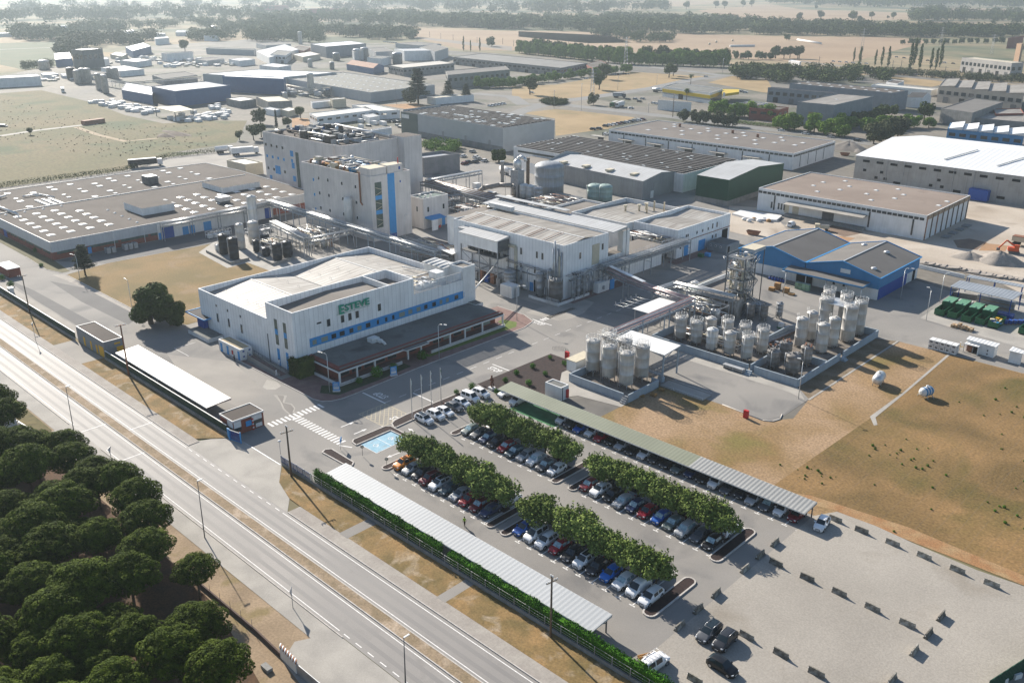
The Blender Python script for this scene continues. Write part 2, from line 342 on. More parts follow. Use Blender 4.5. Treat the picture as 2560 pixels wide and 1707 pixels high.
strip('road',[A(2,0,300,950),A(2,0,700,900),A(2,0,1300,810),A(2,0,1640,735),A(2,0,2000,690)],14,far_asph,0.056)
strip('road',[A(2,0,900,590),A(2,0,1400,630),A(2,0,1900,690),A(2,0,2350,710)],12,far_asph,0.057)
strip('road',[A(2,0,300,960),A(2,0,120,1010),A(1,0,2350,1060)],12,far_asph,0.058)
strip('track',[A(0,0,0,1250),A(0,0,330,1200),A(0,0,760,1150),A(0,0,900,1140)],5,pale_conc,0.05)
strip('track',[A(0,0,700,1170),A(0,0,900,1240),A(0,0,1150,1300),A(0,0,1450,1270)],3.5,mat('bare_soil',(0.34,0.26,0.17),(0.28,0.21,0.13),0.2,0.95),0.05)
strip('track',[A(0,0,0,457),A(0,0,560,436)],6,pale_conc,0.06)
patch('straw_field',[A(0,0,940,480),A(0,0,1150,490),A(0,0,1100,530),A(0,0,960,520)],straw,0.04)
# earth bank across the meadow
# road behind the production hall
patch('service_road',[(-396,60),(-396,262),(-440,262),(-444,208),(-426,178),(-426,60)],asphalt_pale,0.045)
# works yard
patch('yard',[(-700,75.3),(-52.7,75.3),(-52.7,127.2),(-118,127.2),(-118,153),(-74.5,153),(-74.5,215.2),(60,215.2),(60,236),(-60,240),(-72,262),(-112,275),(-150,300),(-160,330),(-300,330),(-380,262),(-396,262),(-396,110),(-396,75.3)],asphalt,0.05)
patch('dry_field',[(-118,127.2),(-52.5,127.2),(-50.4,130.8),(60,131.5),(60,215.2),(-73.9,215.2),(-74.4,168.4),(-72.5,158),(-76,152.9),(-86.3,153.6),(-101.2,157.5),(-101.2,127.5)],dry,0.056)
patch('gravel_lot',[(-52.7,40),(80,40),(80,131.6),(30,131.3),(-12,131.2),(-21,130.9),(-28,130.2),(-37,130.6),(-44,131.3),(-50.4,131),(-52.7,127)],gravel,0.063)
patch('field_edge',[(-66,127.3),(-50.5,131.2),(-37,130.9),(-20,131.2),(10,131.6),(60,131.6),(60,135.2),(10,134.4),(-22,133.6),(-40,134.6),(-56,132.8)],mat('rusty_dry_grass',(0.27,0.14,0.06),(0.3,0.2,0.1),0.3,0.95,fine=0.3,fscale=4),0.061)
patch('mowed_grass',[(-62.3,131.6),(-61.2,170),(-62,215),(60,215),(60,131.6)],mat('mown_dry_grass',(0.235,0.14,0.055),(0.13,0.082,0.028),0.05,0.95,fine=0.35,fscale=2.2,third=((0.085,0.07,0.014),0.04,0.52,0.7),seam=(('x',2.6,0.15,0.12),),bump=0.6),0.0605)
# trunk road: two carriageways and a bare median
for y0,y1,nm in((55.0,60.3,'road'),(62.0,67.1,'road')):
 rm=mat('road_asphalt',(0.19,0.178,0.165),(0.235,0.218,0.2),0.04,0.7,fine=0.08,fscale=7,spec=0.35,third=((0.15,0.14,0.13),0.25,0.58,0.8))
 patch(nm,rect(-900,60,y0,y1),rm,0.03)
tm=mat('wheel_track_asphalt',(0.165,0.155,0.146),(0.195,0.183,0.17),0.05,0.75,fine=0.06,fscale=7,spec=0.45)
for y0 in(56.35,58.15,63.35,65.0):patch('wheel_track',rect(-900,60,y0,y0+0.65),tm,0.034)
mb=MB()
for y in(55.45,59.6,62.55,66.45):
 segs=[(-900,60)]
 if y>66:segs=[(-900,-150),(-117,60)]
 if y<56:segs=[(-900,-175),(-160,-86)]
 for a,c in segs:mb.face([(a,y,0.04),(c,y,0.04),(c,y+0.14,0.04),(a,y+0.14,0.04)],paint_w)
for k in range(12):mb.face([(-149+k*2.7,66.45,.04),(-147.7+k*2.7,66.45,.04),(-147.7+k*2.7,66.6,.04),(-149+k*2.7,66.6,.04)],paint_w)
for k in range(10):mb.face([(-85+k*2.6,55.45,.04),(-83.7+k*2.6,55.45,.04),(-83.7+k*2.6,55.6,.04),(-85+k*2.6,55.6,.04)],paint_w)
for a in(-154,-171):
 mb.face([(a,55.2,.041),(a+.25,55.2,.041),(a+.25,60.2,.041),(a,60.2,.041)],paint_w)
for a in(-165,):mb.face([(a,62.1,.041),(a+.25,62.1,.041),(a+.25,67,.041),(a,67,.041)],paint_w)
struct(mb.build('road_marking'))
mb=MB();mb.box(-900,60,60.3,62.0,0.0,0.14,mat('median_soil',(0.27,0.2,0.13),(0.2,0.15,0.09),0.4,0.95,fine=0.3,fscale=4,third=((0.38,0.3,0.22),0.25,0.55,0.7),bump=0.4));struct(mb.build('median'))
mb=MB()
for y in(60.15,61.98):mb.box(-900,60,y,y+0.16,0,0.16,kerb_m)
for a,c in((-900,-150.3),(-116.5,60)):mb.box(a,c,67.1,67.25,0,0.16,kerb_m)
for a,c in((-900,-176),(-161,-84.5),(-71.5,60)):mb.box(a,c,54.85,55.0,0,0.16,kerb_m)
struct(mb.build('kerb'))
patch('sidewalk',rect(-900,-150.3,67.25,69.4),pave,0.12);patch('sidewalk',rect(-116.5,60,67.25,69.6),pave,0.12)
patch('verge',rect(-900,-222,69.4,74.3),verge,0.125)
patch('verge',[(-205.5,69.4),(-151.8,69.4),(-147.5,74.2),(-189.7,74.2),(-205.3,74.4)],verge,0.125)
patch('driveway',[(-222,69.4),(-205.5,69.4),(-204.5,74.4),(-222,74.3)],asphalt_pale,0.124)
patch('verge',[(-114.5,69.6),(60,69.6),(60,75.2),(-118,75.2),(-130.5,75.2),(-126,71.6),(-120,69.8)],verge,0.125)
patch('driveway',rect(-105.2,-103,69.4,75.2),asphalt,0.13);patch('driveway',rect(-81.8,-80,69.4,75.2),asphalt,0.13)
patch('entrance_apron',[(-151.8,67.1),(-116.5,67.1),(-120,69.8),(-126,71.6),(-131,75.3),(-148,75.3)],pale_conc,0.045)
patch('entrance_apron',[(-176,55),(-161,55),(-158,50),(-175,50)],pale_conc,0.05)
# near side of the road
patch('roadside_ground',rect(-900,60,-60,54.9),mat('roadside_soil',(0.3,0.22,0.14),(0.22,0.16,0.1),0.12,0.95,fine=0.2,fscale=3,third=((0.2,0.15,0.07),0.2,0.56,0.7),bump=0.3),0.01)
patch('roadside_path',[(-900,54.9),(-900,51.7),(-86,51.9),(-86,54.9)],pale_conc,0.06)
patch('roadside_apron',[(-86,54.9),(-72,54.9),(-40,54.9),(-40,40),(-86.5,46.8),(-88.5,50)],pale_conc,0.065)
patch('grass_strip',[(-900,51.6),(-176,51.6),(-170,48),(-165,44),(-900,44)],meadow,0.03)
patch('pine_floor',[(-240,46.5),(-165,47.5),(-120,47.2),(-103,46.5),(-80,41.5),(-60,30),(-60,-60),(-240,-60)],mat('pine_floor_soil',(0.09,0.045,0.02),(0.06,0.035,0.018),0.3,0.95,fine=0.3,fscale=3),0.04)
# yard surfaces
patch('lawn',[(-278.9,94.8),(-227,94.8),(-212,99),(-212,142),(-247,142),(-279.2,143.4),(-281.8,108.9)],dry_lawn,0.09)
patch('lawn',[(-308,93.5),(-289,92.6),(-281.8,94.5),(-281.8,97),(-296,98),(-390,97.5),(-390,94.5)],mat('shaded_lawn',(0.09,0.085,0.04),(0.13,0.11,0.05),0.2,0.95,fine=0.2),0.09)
mb=MB()
mb.beam((-278.9,94.7,0.06),(-227,94.7,0.06),0.2,0.16,kerb_m);mb.beam((-278.9,94.8,0.06),(-281.9,108.9,0.06),0.2,0.16,kerb_m);mb.beam((-281.9,108.9,0.06),(-279.2,143.4,0.06),0.2,0.16,kerb_m)
mb.beam((-308,93.4,.06),(-289,92.5,.06),.2,.16,kerb_m);mb.beam((-289,92.5,.06),(-281.7,94.4,.06),.2,.16,kerb_m)
# pavement round the office building with its kerb
PV=[(-187,95.7),(-154.4,95.7),(-150.5,95.6),(-148.2,96.3),(-146.9,97.8),(-146.2,100.2),(-146.3,104.5),(-147.2,122.3),(-147.4,158),(-149,163),(-154,165),(-164,165)]
for a,c in zip(PV,PV[1:]):mb.beam((a[0],a[1],0.07),(c[0],c[1],0.07),0.22,0.18,kerb_m)
struct(mb.build('kerb'))
patch('brick_pavement',PV+[(-164,96.5),(-187,97)],brickpave,0.13)
patch('planted_strip',[(-155,100.9),(-152,98.4),(-148.2,100.5),(-148.2,112),(-149,121.5),(-151.6,121.5),(-151.6,104)],mat('planted_grass',(0.045,0.06,0.025),(0.03,0.045,0.02),0.8,0.95,fine=0.3),0.14)
patch('planted_strip',[(-151.6,128),(-150.2,128),(-149.6,150),(-149.3,157),(-151.5,159.5),(-155.5,158.5),(-155.5,156.5),(-151.6,155)],mat('green_lawn',(0.09,0.13,0.02),(0.12,0.16,0.03),0.8,0.95,fine=0.2),0.14)
patch('asphalt_patch',[(-196.5,86),(-181,94.6),(-161,90.5),(-158,82.5),(-180,81.7)],asphalt_pale,0.054)
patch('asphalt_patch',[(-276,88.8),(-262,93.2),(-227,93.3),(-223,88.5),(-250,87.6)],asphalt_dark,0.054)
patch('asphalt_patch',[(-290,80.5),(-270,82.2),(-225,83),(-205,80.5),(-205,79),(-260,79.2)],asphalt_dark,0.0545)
patch('sidewalk',[(-282,91.8),(-262,93.2),(-227,93.4),(-227,94.6),(-278.9,94.6)],pave,0.055)
patch('sidewalk',[(-700,75.5),(-221,75.5),(-221,78.6),(-262,78.8),(-700,81)],concrete,0.055)
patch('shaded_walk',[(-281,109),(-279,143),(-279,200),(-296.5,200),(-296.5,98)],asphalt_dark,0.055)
patch('concrete_square',[A(2,1,1140,890),A(2,1,1620,935),A(2,1,1400,1040),A(2,1,1080,945)],concrete,0.056)
patch('plant_apron',[(-155,166.5),(-144.8,168),(-143,172),(-143.5,177),(-147,186),(-200,186),(-200,174),(-155,174)],concrete,0.06)
patch('brick_pavement',[(-154.5,181),(-150.5,181),(-150.5,206),(-154.5,206)],brickpave,0.066)
patch('brick_pavement',[(-154.8,232),(-151,232),(-151,262),(-154.8,262)],brickpave,0.066)
patch('garden',[(-130.9,124.9),(-130.9,149.6),(-121.7,149.6),(-121.7,143),(-117.3,137),(-116.5,131.3),(-122,127.3),(-123,124.9)],mulch,0.1)
patch('concrete_path',[(-121.7,142),(-121.7,149.5),(-118,149.5),(-101,140),(-101,138),(-111,136),(-116.4,127.3),(-118.5,127.3),(-118.5,132),(-118,136.5)],pale_conc,0.075)
patch('tanker_pad',[(-104.5,153),(-86.5,153.6),(-76.5,152.9),(-74.7,157),(-75,166),(-83.5,167.7),(-104.6,169.5),(-117,169)],asphalt,0.07)
patch('bund_path',[(-117,169),(-79,169),(-75,167.8),(-79.5,173.2),(-117,173)],pale_conc,0.075)
patch('road_edge',[(-74.6,168.4),(-74.1,168.4),(-74.1,215.2),(-74.6,215.2)],pale_conc,0.1)
patch('weedy_ground',[(-79.3,173),(-74.6,168.8),(-74.6,215),(-79.3,213)],mat('weedy_soil',(0.14,0.1,0.055),(0.2,0.15,0.1),0.3,0.95,fine=0.3),0.074)
patch('ditch_edge',[(-62.4,215),(-61.8,215),(-60.9,186),(-60.6,170),(-58.9,167),(-59.3,166.2),(-61.6,169.6),(-61.4,186)],pale_conc,0.09)
mb=MB();mb.path([(-86.3,153.6,.1),(-76.5,152.8,.1),(-74.8,153.8,.1),(-74.2,155.8,.1),(-75,158,.1)],.13,kerb_m,4);struct(mb.build('kerb'))
# building site
patch('building_site',[(-175,345),(-172,400),(-100,400),(60,400),(60,265),(-20,265),(-62,275),(-72,283),(-112,292),(-150,300),(-160,330)],dirt,0.085)
patch('building_site',[A(2,1,1990,320),A(3,1,0,350),A(3,1,250,620),A(3,1,0,640),A(2,1,2000,560)],dirt,0.09)
patch('dug_earth',[A(3,1,1700,640),A(3,1,1850,625),A(3,1,2010,660),A(3,1,1920,730),A(3,1,1740,710)],mat('dug_soil',(0.16,0.11,0.08),(0.2,0.14,0.1),0.4,0.95,fine=0.25),0.1)
patch('dug_earth',[A(3,1,1990,665),A(3,1,2200,690),A(3,1,2180,740),A(3,1,1930,735)],mat('orange_earth',(0.36,0.2,0.1),(0.3,0.19,0.11),0.4,0.95,fine=0.2),0.1)
patch('dug_earth',[A(3,1,560,590),A(3,1,800,620),A(3,1,690,680),A(3,1,480,610)],MATS['orange_earth'],0.1)
patch('dug_earth',[A(3,1,500,540),A(3,1,600,500),A(3,1,880,570),A(3,1,700,610)],MATS['dug_soil'],0.1)
# markings in the yard
mb=MB()
def q(x0,x1,y0,y1,m=paint_w,z=0.06):mb.face([(x0,y0,z),(x1,y0,z),(x1,y1,z),(x0,y1,z)],m)
def seg(x0,y0,x1,y1,wd=0.12,m=paint_w,z=0.06):
 d=Vector((x1-x0,y1-y0)).normalized();n_=Vector((-d.y,d.x))*wd/2
 mb.face([(x0-n_.x,y0-n_.y,z),(x1-n_.x,y1-n_.y,z),(x1+n_.x,y1+n_.y,z),(x0+n_.x,y0+n_.y,z)],m)
for k in range(16):q(-145.6+k*1.0,-145.1+k*1.0,87.1,89.2)
for k in range(13):q(-147.7,-145.6,82.6+k*1.0,83.1+k*1.0)
for k in range(15):q(-147.8-.9,-147.2,165.2+.9*k,165.7+.9*k)
def arrow(x,y,a,L=3.2):
 c,s_=math.cos(a),math.sin(a)
 def P(u_,v_):return(x+u_*c-v_*s_,y+u_*s_+v_*c,0.061)
 mb.face([P(-L/2,-.12),P(L/2-1.1,-.12),P(L/2-1.1,.12),P(-L/2,.12)],paint_w)
 mb.face([P(L/2-1.1,-.42),P(L/2,0),P(L/2-1.1,.42)],paint_w)
arrow(*A(1,2,840,762),R(90));arrow(*A(1,2,960,825),R(90));arrow(*A(1,2,1430,815),R(180),2.4);arrow(*A(1,2,722,1080),0)
arrow(*A(1,2,1265,1040),R(265),3.4)
for k in range(24):seg(-138.2+.0,104.8+k*4.2,-138.2,106.8+k*4.2,.12)
seg(-145.6,105,-137.9,105,.35);seg(-137.6,112.4,-131.2,112.4,.3);seg(-136.5,135.5,-131,135.5,.3);seg(-130.3,98,-126.8,98,.3)
seg(-150.2,164.2,-143.5,164.2,.3);seg(-129.6,87.2,-127.2,88.4,.3)
# yellow box junction
bx0,bx1,by0,by1=-137.8,-129.8,98.0,104.9
for(a,c,d_,e_)in((bx0,by0,bx1,by0),(bx1,by0,bx1,by1),(bx1,by1,bx0,by1),(bx0,by1,bx0,by0)):seg(a,c,d_,e_,.14,paint_y,.062)
W_,H_=bx1-bx0,by1-by0
for k in range(1,6):
 t=k/6
 seg(bx0+W_*t,by0,bx0,by0+H_*t,.12,paint_y,.062);seg(bx0+W_*t,by1,bx1,by0+H_*t,.12,paint_y,.062)
 seg(bx0+W_*t,by0,bx1,by1-H_*t,.12,paint_y,.0625);seg(bx0,by0+H_*t,bx1-W_*t,by1,.12,paint_y,.0625)
seg(bx0,by0,bx1,by1,.12,paint_y,.0625);seg(bx0,by1,bx1,by0,.12,paint_y,.062)
def slots(x0,n,y0,y1,tm_=True,pitch=2.5,m=paint_w):
 for k in range(n):
  x=x0+k*pitch;seg(x,y0,x,y1,.17,m)
  if tm_:seg(x-.5,y0,x+.5,y0,.2,m)
slots(-113.1,10,87.5,92.0);slots(-82.9,10,87.5,92.0);slots(-113.1,10,98.3,93.8);slots(-82.9,10,98.3,93.8)
slots(-114.3,10,105.3,109.8);slots(-84.0,11,105.3,109.8);slots(-114.3,10,116.0,111.5);slots(-84,11,116,111.5)
slots(-117.3,27,121.2,126.5)
for k in range(10):seg(-127.0,109.4+2.55*k,-122.4,109.4+2.55*k,.11)
seg(-199,94.5,-199,89,.12);seg(-199,89,-192,89,.12)
struct(mb.build('yard_marking'))
def text(name,s_,loc,rz,size,m,tilt=None,extrude=0.0,parent=None):
 cu_=bpy.data.curves.new(name,'FONT');cu_.body=s_;cu_.size=size;cu_.extrude=extrude;cu_.align_x='CENTER';cu_.align_y='CENTER';cu_.resolution_u=2;cu_.offset=size*.02
 o=bpy.data.objects.new(name,cu_);dg=bpy.context.evaluated_depsgraph_get()
 COL.objects.link(o);dg.update();me=bpy.data.meshes.new_from_object(o.evaluated_get(bpy.context.evaluated_depsgraph_get()));bpy.data.objects.remove(o)
 me.name=name;me.materials.clear();me.materials.append(m)
 o=bpy.data.objects.new(name,me);COL.objects.link(o);o.location=loc;o.rotation_euler=tilt or(0,0,rz)
 if parent:o.parent=parent
 return o
for p,rz in(((-129.9,101.7),R(0)),((-141.7,106.9),R(180)),((-133.8,133.6),R(0)),((-147,163),R(0))):
 t_=text('stop_marking','STOP',(0,0,0),0,1.5,paint_w);struct(t_);t_.scale=(1,1.6,1);t_.rotation_euler=(0,0,rz);t_.location=(p[0],p[1],.064)
# disabled bays and kerbed planted islands
patch('blue_parking_bay',[(-126.9,90.2),(-122.0,90.2),(-122.3,97.7),(-127.1,97.7)],paint_b,0.066)
mb=MB();seg(-127,94.0,-122.1,94.0,.12,paint_w,.07);seg(-122.0,90.2,-122.3,97.7,.12,paint_w,.07);seg(-126.9,90.2,-122,90.2,.12,paint_w,.07)
for x,y in((-124.6,92.0),(-124.8,95.8)):
 for k in range(9):
  a0,a1=R(150+k*28),R(178+k*28)
  seg(x+.45*math.cos(a0),y+.45*math.sin(a0),x+.45*math.cos(a1),y+.45*math.sin(a1),.12,paint_w,.072)
 seg(x-.1,y+.1,x-.1,y+.9,.12,paint_w,.072);seg(x-.1,y+.4,x+.5,y+.4,.12,paint_w,.072);seg(x+.5,y+.4,x+.7,y-.3,.12,paint_w,.072)
struct(mb.build('bay_marking'))
patch('green_parking_bay',rect(-117.3,-105,121.2,126.6),paint_g,0.066)
def island(name,pts,rk=0.14,fill=mulch):
 m_=MB()
 n_=len(pts)
 for i in range(n_):a,c=pts[i],pts[(i+1)%n_];m_.beam((a[0],a[1],.12),(c[0],c[1],.12),.24,.24,kerb_m)
 m_.face([(x,y,.2)for x,y in pts],fill)
 return struct(m_.build(name))
def capsule(xc,y0,y1,wd):
 P=[]
 for k in range(7):a=R(180+30*k);P.append((xc+wd/2*math.cos(a),y0+wd/2+wd/2*math.sin(a)))
 for k in range(7):a=R(30*k);P.append((xc+wd/2*math.cos(a),y1-wd/2+wd/2*math.sin(a)))
 return P
for xc,y0,y1 in((-116.3,87.2,98.4),(-89.3,87.2,98.4),(-86.0,87.2,98.4),(-57.6,87,98.6),(-117.2,105.0,116.2),(-90.9,105,116.2),(-87.1,105.2,116.2),(-57.9,104.6,116.3)):
 island('planted_island',capsule(xc,y0,y1,1.9 if xc>-60 else 1.5))
for x0,x1,y0,y1 in((-115.5,-90,92.0,93.7),(-85.2,-58.6,92.0,93.7),(-116.4,-91.7,109.9,111.5),(-86.3,-59,109.9,111.5)):
 m_=MB();m_.box(x0,x1,y0,y1,0,.16,kerb_m,mulch);struct(m_.build('planted_island'))
island('planted_island',[(-128.7,89.6),(-127.2,89.4),(-127.3,97.8),(-121.8,98.0),(-121.7,98.8),(-128.6,99.0),(-129.4,98.2),(-129.4,90.4)])
island('planted_island',[(-129.5,83.2),(-122.2,83.3),(-121.4,84.1),(-122.2,85),(-129.3,85.2),(-130,84.2)])
island('planted_island',[(-129.4,99.9),(-127.8,99.1),(-127.5,99.6),(-127.7,104),(-128.1,124.5),(-130.3,124.8),(-130.4,104.5),(-130,101)])
# spilt water running to the gully
patch('wet_patch',[A(1,2,100,350),A(1,2,190,370),A(1,2,230,410),A(1,2,180,440),A(1,2,100,440),A(1,2,60,420)],pale_conc,0.056)
patch('wet_patch',[A(1,2,160,490),A(1,2,285,495),A(1,2,275,520),A(1,2,260,560),A(1,2,330,570),A(1,2,360,610),A(1,2,350,645),A(1,2,435,665),A(1,2,415,685),A(1,2,330,692),A(1,2,245,620),A(1,2,225,560)],pale_conc,0.0565)
patch('wet_patch',[A(1,2,195,492),A(1,2,260,500),A(1,2,245,560),A(1,2,320,580),A(1,2,350,615),A(1,2,335,648),A(1,2,420,668),A(1,2,335,685),A(1,2,265,620),A(1,2,235,560)],mat('wet_asphalt',(0.06,0.05,0.042),None,1,0.35,fine=0.05,spec=0.5),0.059)
# ------------------------------------------------------------------ building helpers (all blocks are aligned with the works grid unless given as quads)
def inset(P,t):
 n=len(P);a=sum(P[i][0]*P[(i+1)%n][1]-P[(i+1)%n][0]*P[i][1]for i in range(n));s=1 if a>0 else-1
 out=[]
 for i in range(n):
  p0,p1,p2=Vector(P[i-1]),Vector(P[i]),Vector(P[(i+1)%n])
  d1,d2=(p1-p0).normalized(),(p2-p1).normalized()
  n1,n2=Vector((-d1.y,d1.x))*s,Vector((-d2.y,d2.x))*s
  k=1+n1.dot(n2)
  m_=(n1+n2)/(k if abs(k)>.2 else .2)
  out.append((p1.x+m_.x*t,p1.y+m_.y*t))
 return out
def shell(mb,P,z0,z1,m,t=0.25,zi=None,rim=None):
 """wall with a parapet: outer faces z0..z1, rim, inner faces down to zi"""
 n=len(P);a=sum(P[i][0]*P[(i+1)%n][1]-P[(i+1)%n][0]*P[i][1]for i in range(n))
 if a<0:P=P[::-1]
 Q=inset(P,t)
 for i in range(n):
  j=(i+1)%n
  mb.face([(*P[i],z0),(*P[j],z0),(*P[j],z1),(*P[i],z1)],m)
  mb.face([(*P[i],z1),(*P[j],z1),(*Q[j],z1),(*Q[i],z1)],rim or m)
  mb.face([(*Q[i],z1),(*Q[j],z1),(*Q[j],zi),(*Q[i],zi)],m)
 return Q
def block(t,P,h,wm,rm,par=0.5,z0=0.0,rim=None,th=0.25):
 mb=MB();Q=shell(mb,P,z0,h,wm,th,h-par-0.05,rim);w_=mb.build('wall',t)
 mb=MB();mb.face([(x,y,h-par)for x,y in Q],rm);r_=mb.build('roof',t)
 return w_,r_
def win(t,ax,c,a0,a1,z0,z1,pane=glass,frame=white,proud=0.06,name='window',sub=True):
 """window on a facade: ax 'x' -> wall plane x=c facing +x; ax 'y' -> wall plane y=c facing -y"""
 fr=0.09;mb=MB();pb=MB()
 def bx(m_,p0,p1,q0,q1,o0,o1,mm):
  if ax=='x':m_.box(c+o0,c+o1,p0,p1,q0,q1,mm)
  else:m_.box(p0,p1,c-o1,c-o0,q0,q1,mm)
 if frame:
  bx(mb,a0,a1,z0,z0+fr,-.02,proud,frame);bx(mb,a0,a1,z1-fr,z1,-.02,proud,frame)
  bx(mb,a0,a0+fr,z0+fr,z1-fr,-.02,proud,frame);bx(mb,a1-fr,a1,z0+fr,z1-fr,-.02,proud,frame)
 tgt=mb if not sub else pb
 bx(tgt,a0+fr*.9,a1-fr*.9,z0+fr*.9,z1-fr*.9,-.02,proud*.45,pane)
 o=mb.build(name,t)
 if sub:pb.build('pane',o)
 return o
def plate(t,name,ax,c,a0,a1,z0,z1,m,proud=0.05):
 mb=MB()
 if ax=='x':mb.box(c-.02,c+proud,a0,a1,z0,z1,m)
 else:mb.box(a0,a1,c-proud,c+.02,z0,z1,m)
 return mb.build(name,t)
def skylight_mesh(s):
 mb=MB();mb.box(-s,s,-s,s,0,.12,sky_w);k=.95*s
 for(a,c_),(d_,e_)in zip([(-k,-k),(k,-k),(k,k),(-k,k)],[(k,-k),(k,k),(-k,k),(-k,-k)]):
  mb.face([(a,c_,.12),(d_,e_,.12),(d_*.4,e_*.4,.3),(a*.4,c_*.4,.3)],sky_w)
 mb.face([(-k*.4,-k*.4,.3),(k*.4,-k*.4,.3),(k*.4,k*.4,.3),(-k*.4,k*.4,.3)],sky_w)
 o=mb.build('skylight');me=o.data;bpy.data.objects.remove(o);return me
SK={s:skylight_mesh(s)for s in(0.45,0.8,1.15)}
def skylights(t,pts,z,s=0.8):
 for x,y in pts[:100]:
  o=bpy.data.objects.new('skylight',SK[s]);COL.objects.link(o);o.parent=t;o.location=(x,y,z)
def door(t,ax,c,a0,a1,z1,m=blue,z0=0.05):
 o=plate(t,'door',ax,c,a0,a1,z0,z1,m,0.06)
 plate(o,'handle',ax,c+(.06 if ax=='x' else-.06),a1-.25,a1-.12,z0+1.0,z0+1.12,metal_d,0.05)
 return o
# ------------------------------------------------------------------ office and laboratory building (white panels, blue window band)
t=thing('office_building','white panel-clad office and laboratory building with a blue window band and green lettering','building')
mb=MB();LX0,LX1,OY0,OY1=-206.6,-174.9,100.7,154.5
Q=shell(mb,[(LX0,OY0),(LX1,OY0),(LX1,OY1),(LX0,OY1)],0,10.8,wall_w,.25,8.6);mb.build('wall',t)
mb=MB();HX0,HX1,HY1=-174.9,-164.0,135.7
hw=[(HX0,OY0),(HX1,OY0),(HX1,HY1),(HX0,HY1)]
shell(mb,hw,0,14.8,wall_w,.25,12.6);mb.build('tall_wall',t)
mb=MB();mb.box(HX0,HX1,HY1,OY1,0,10.65,wall_w,taupe_roof);mb.build('wing',t)
mb=MB()
ys=[(OY0+.25,9.0),(115.0,10.25),(126.6,8.9),(142.0,10.3),(OY1-.25,9.2)]
for(a,za),(c,zc)in zip(ys,ys[1:]):mb.face([(LX0+.25,a,za),(LX1-.25 if c<127 else LX1-.25,a,za),(LX1-.25,c,zc),(LX0+.25,c,zc)],sheet_w)
rf=mb.build('roof',t)
mb=MB()
for y,z in((115.0,10.27),(142.0,10.32)):mb.box(LX0+.3,LX1-.3,y-.15,y+.15,z,z+.08,white)
mb.box(LX0+.3,LX1-.3,126.45,126.75,8.92,8.98,blockwall);mb.build('ridge_cap',rf)
mb=MB()
mb.face([(HX0+.25,OY0+.25,12.7),(HX1-.25,OY0+.25,12.7),(HX1-.25,117,13.6),(HX0+.25,117,13.6)],taupe_roof)
mb.face([(HX0+.25,117,13.6),(HX1-.25,117,13.6),(HX1-.25,128,13.3),(HX0+.25,128,13.3)],taupe_roof)
mb.build('tall_roof',t)
mb=MB();mb.box(HX0+.1,HX1-.3,128,128.3,12.5,14.8,wall_w2);mb.build('parapet',t)
mb=MB();mb.box(HX0+.2,HX1-.3,128.3,HY1-.3,11,12.6,taupe_roof);mb.build('terrace_roof',t)
band=plate(t,'window_band','x',HX1,104.6,153.2,5.5,7.6,blue,.07)
for k,(a,wd,pl)in enumerate([(105.2,1.3,1),(107.6,2.0,1),(110.4,1.5,0),(112.7,1.6,0),(115.5,1.3,0),(117.8,1.4,1),(120.3,1.5,0),(123.6,.8,0),(126.1,.9,0),(128.3,.9,0),(130.5,2.0,1),(133.4,1.5,1),(136.1,1.5,1),(138.6,1.3,0),(141.3,1.4,0),(143.8,1.1,1),(146.0,1.2,1),(149.0,1.5,0),(152.0,.6,0)]):
 win(t,'x',HX1+.07,a,a+wd,5.85,7.15,glass_b if pl else glass,blue,.05)
for a,z0,z1,wd in((109.5,9.1,11.0,1.1),(113.4,9.0,10.9,1.1),(115.5,9.0,10.9,1.1),(117.6,9.0,10.9,1.1),(124.2,9.1,11.0,1.1)):win(t,'x',HX1,a,a+wd,z0,z1)
win(t,'x',HX1,106.8,108.2,10.4,10.95,glass,None)
for x0,x1,ps in((-171.7,-170.5,0),(-168.1,-166.9,1)):
 o=plate(t,'stair_glazing','y',OY0,x0,x1,5.4,11.6,glass_g,.05)
 plate(o,'blue_spandrel','y',OY0-.05,x0,x1,7.9,9.2,blue,.02)
 door(t,'y',OY0,x0+.1,x1-.1,4.4,blue)
for x in(-198.5,-193.1,-187.2):
 win(t,'y',OY0,x,x+.8,7.9,8.7);win(t,'y',OY0,x-.1,x+.9,3.9,6.3)
plate(t,'downpipe','y',OY0,-175.2,-175.0,0,7,metal_d,.12)
win(t,'x',HX1,101.3,102.1,.7,1.3,dark,None)
# letters
gl=mat('green_letter_metal',(0.01,0.27,0.17),None,1,0.4,fine=0.1)
sg=bpy.data.objects.new('sign_lettering',None);COL.objects.link(sg);sg.parent=t;sg.location=(HX1+.35,117.2,12.35)
o=text('large_letter','E',(0,-3.6,-0.05),0,3.1,gl,(R(90),0,R(90)),.12,sg)
o=text('letters','STEVE',(0,.9,0.1),0,2.2,gl,(R(90),0,R(90)),.12,sg);o.scale=(1.22,1,1)
mb=MB()
for y in(-3.5,-1.2,1,3.2):mb.tube((-.36,y,.5),(0,y,.5),.04,metal_d,4)
mb.path([(-.05,-5,-.95),(-.05,4.4,-.95)],.04,gl,4);mb.build('sign_bracket',sg)
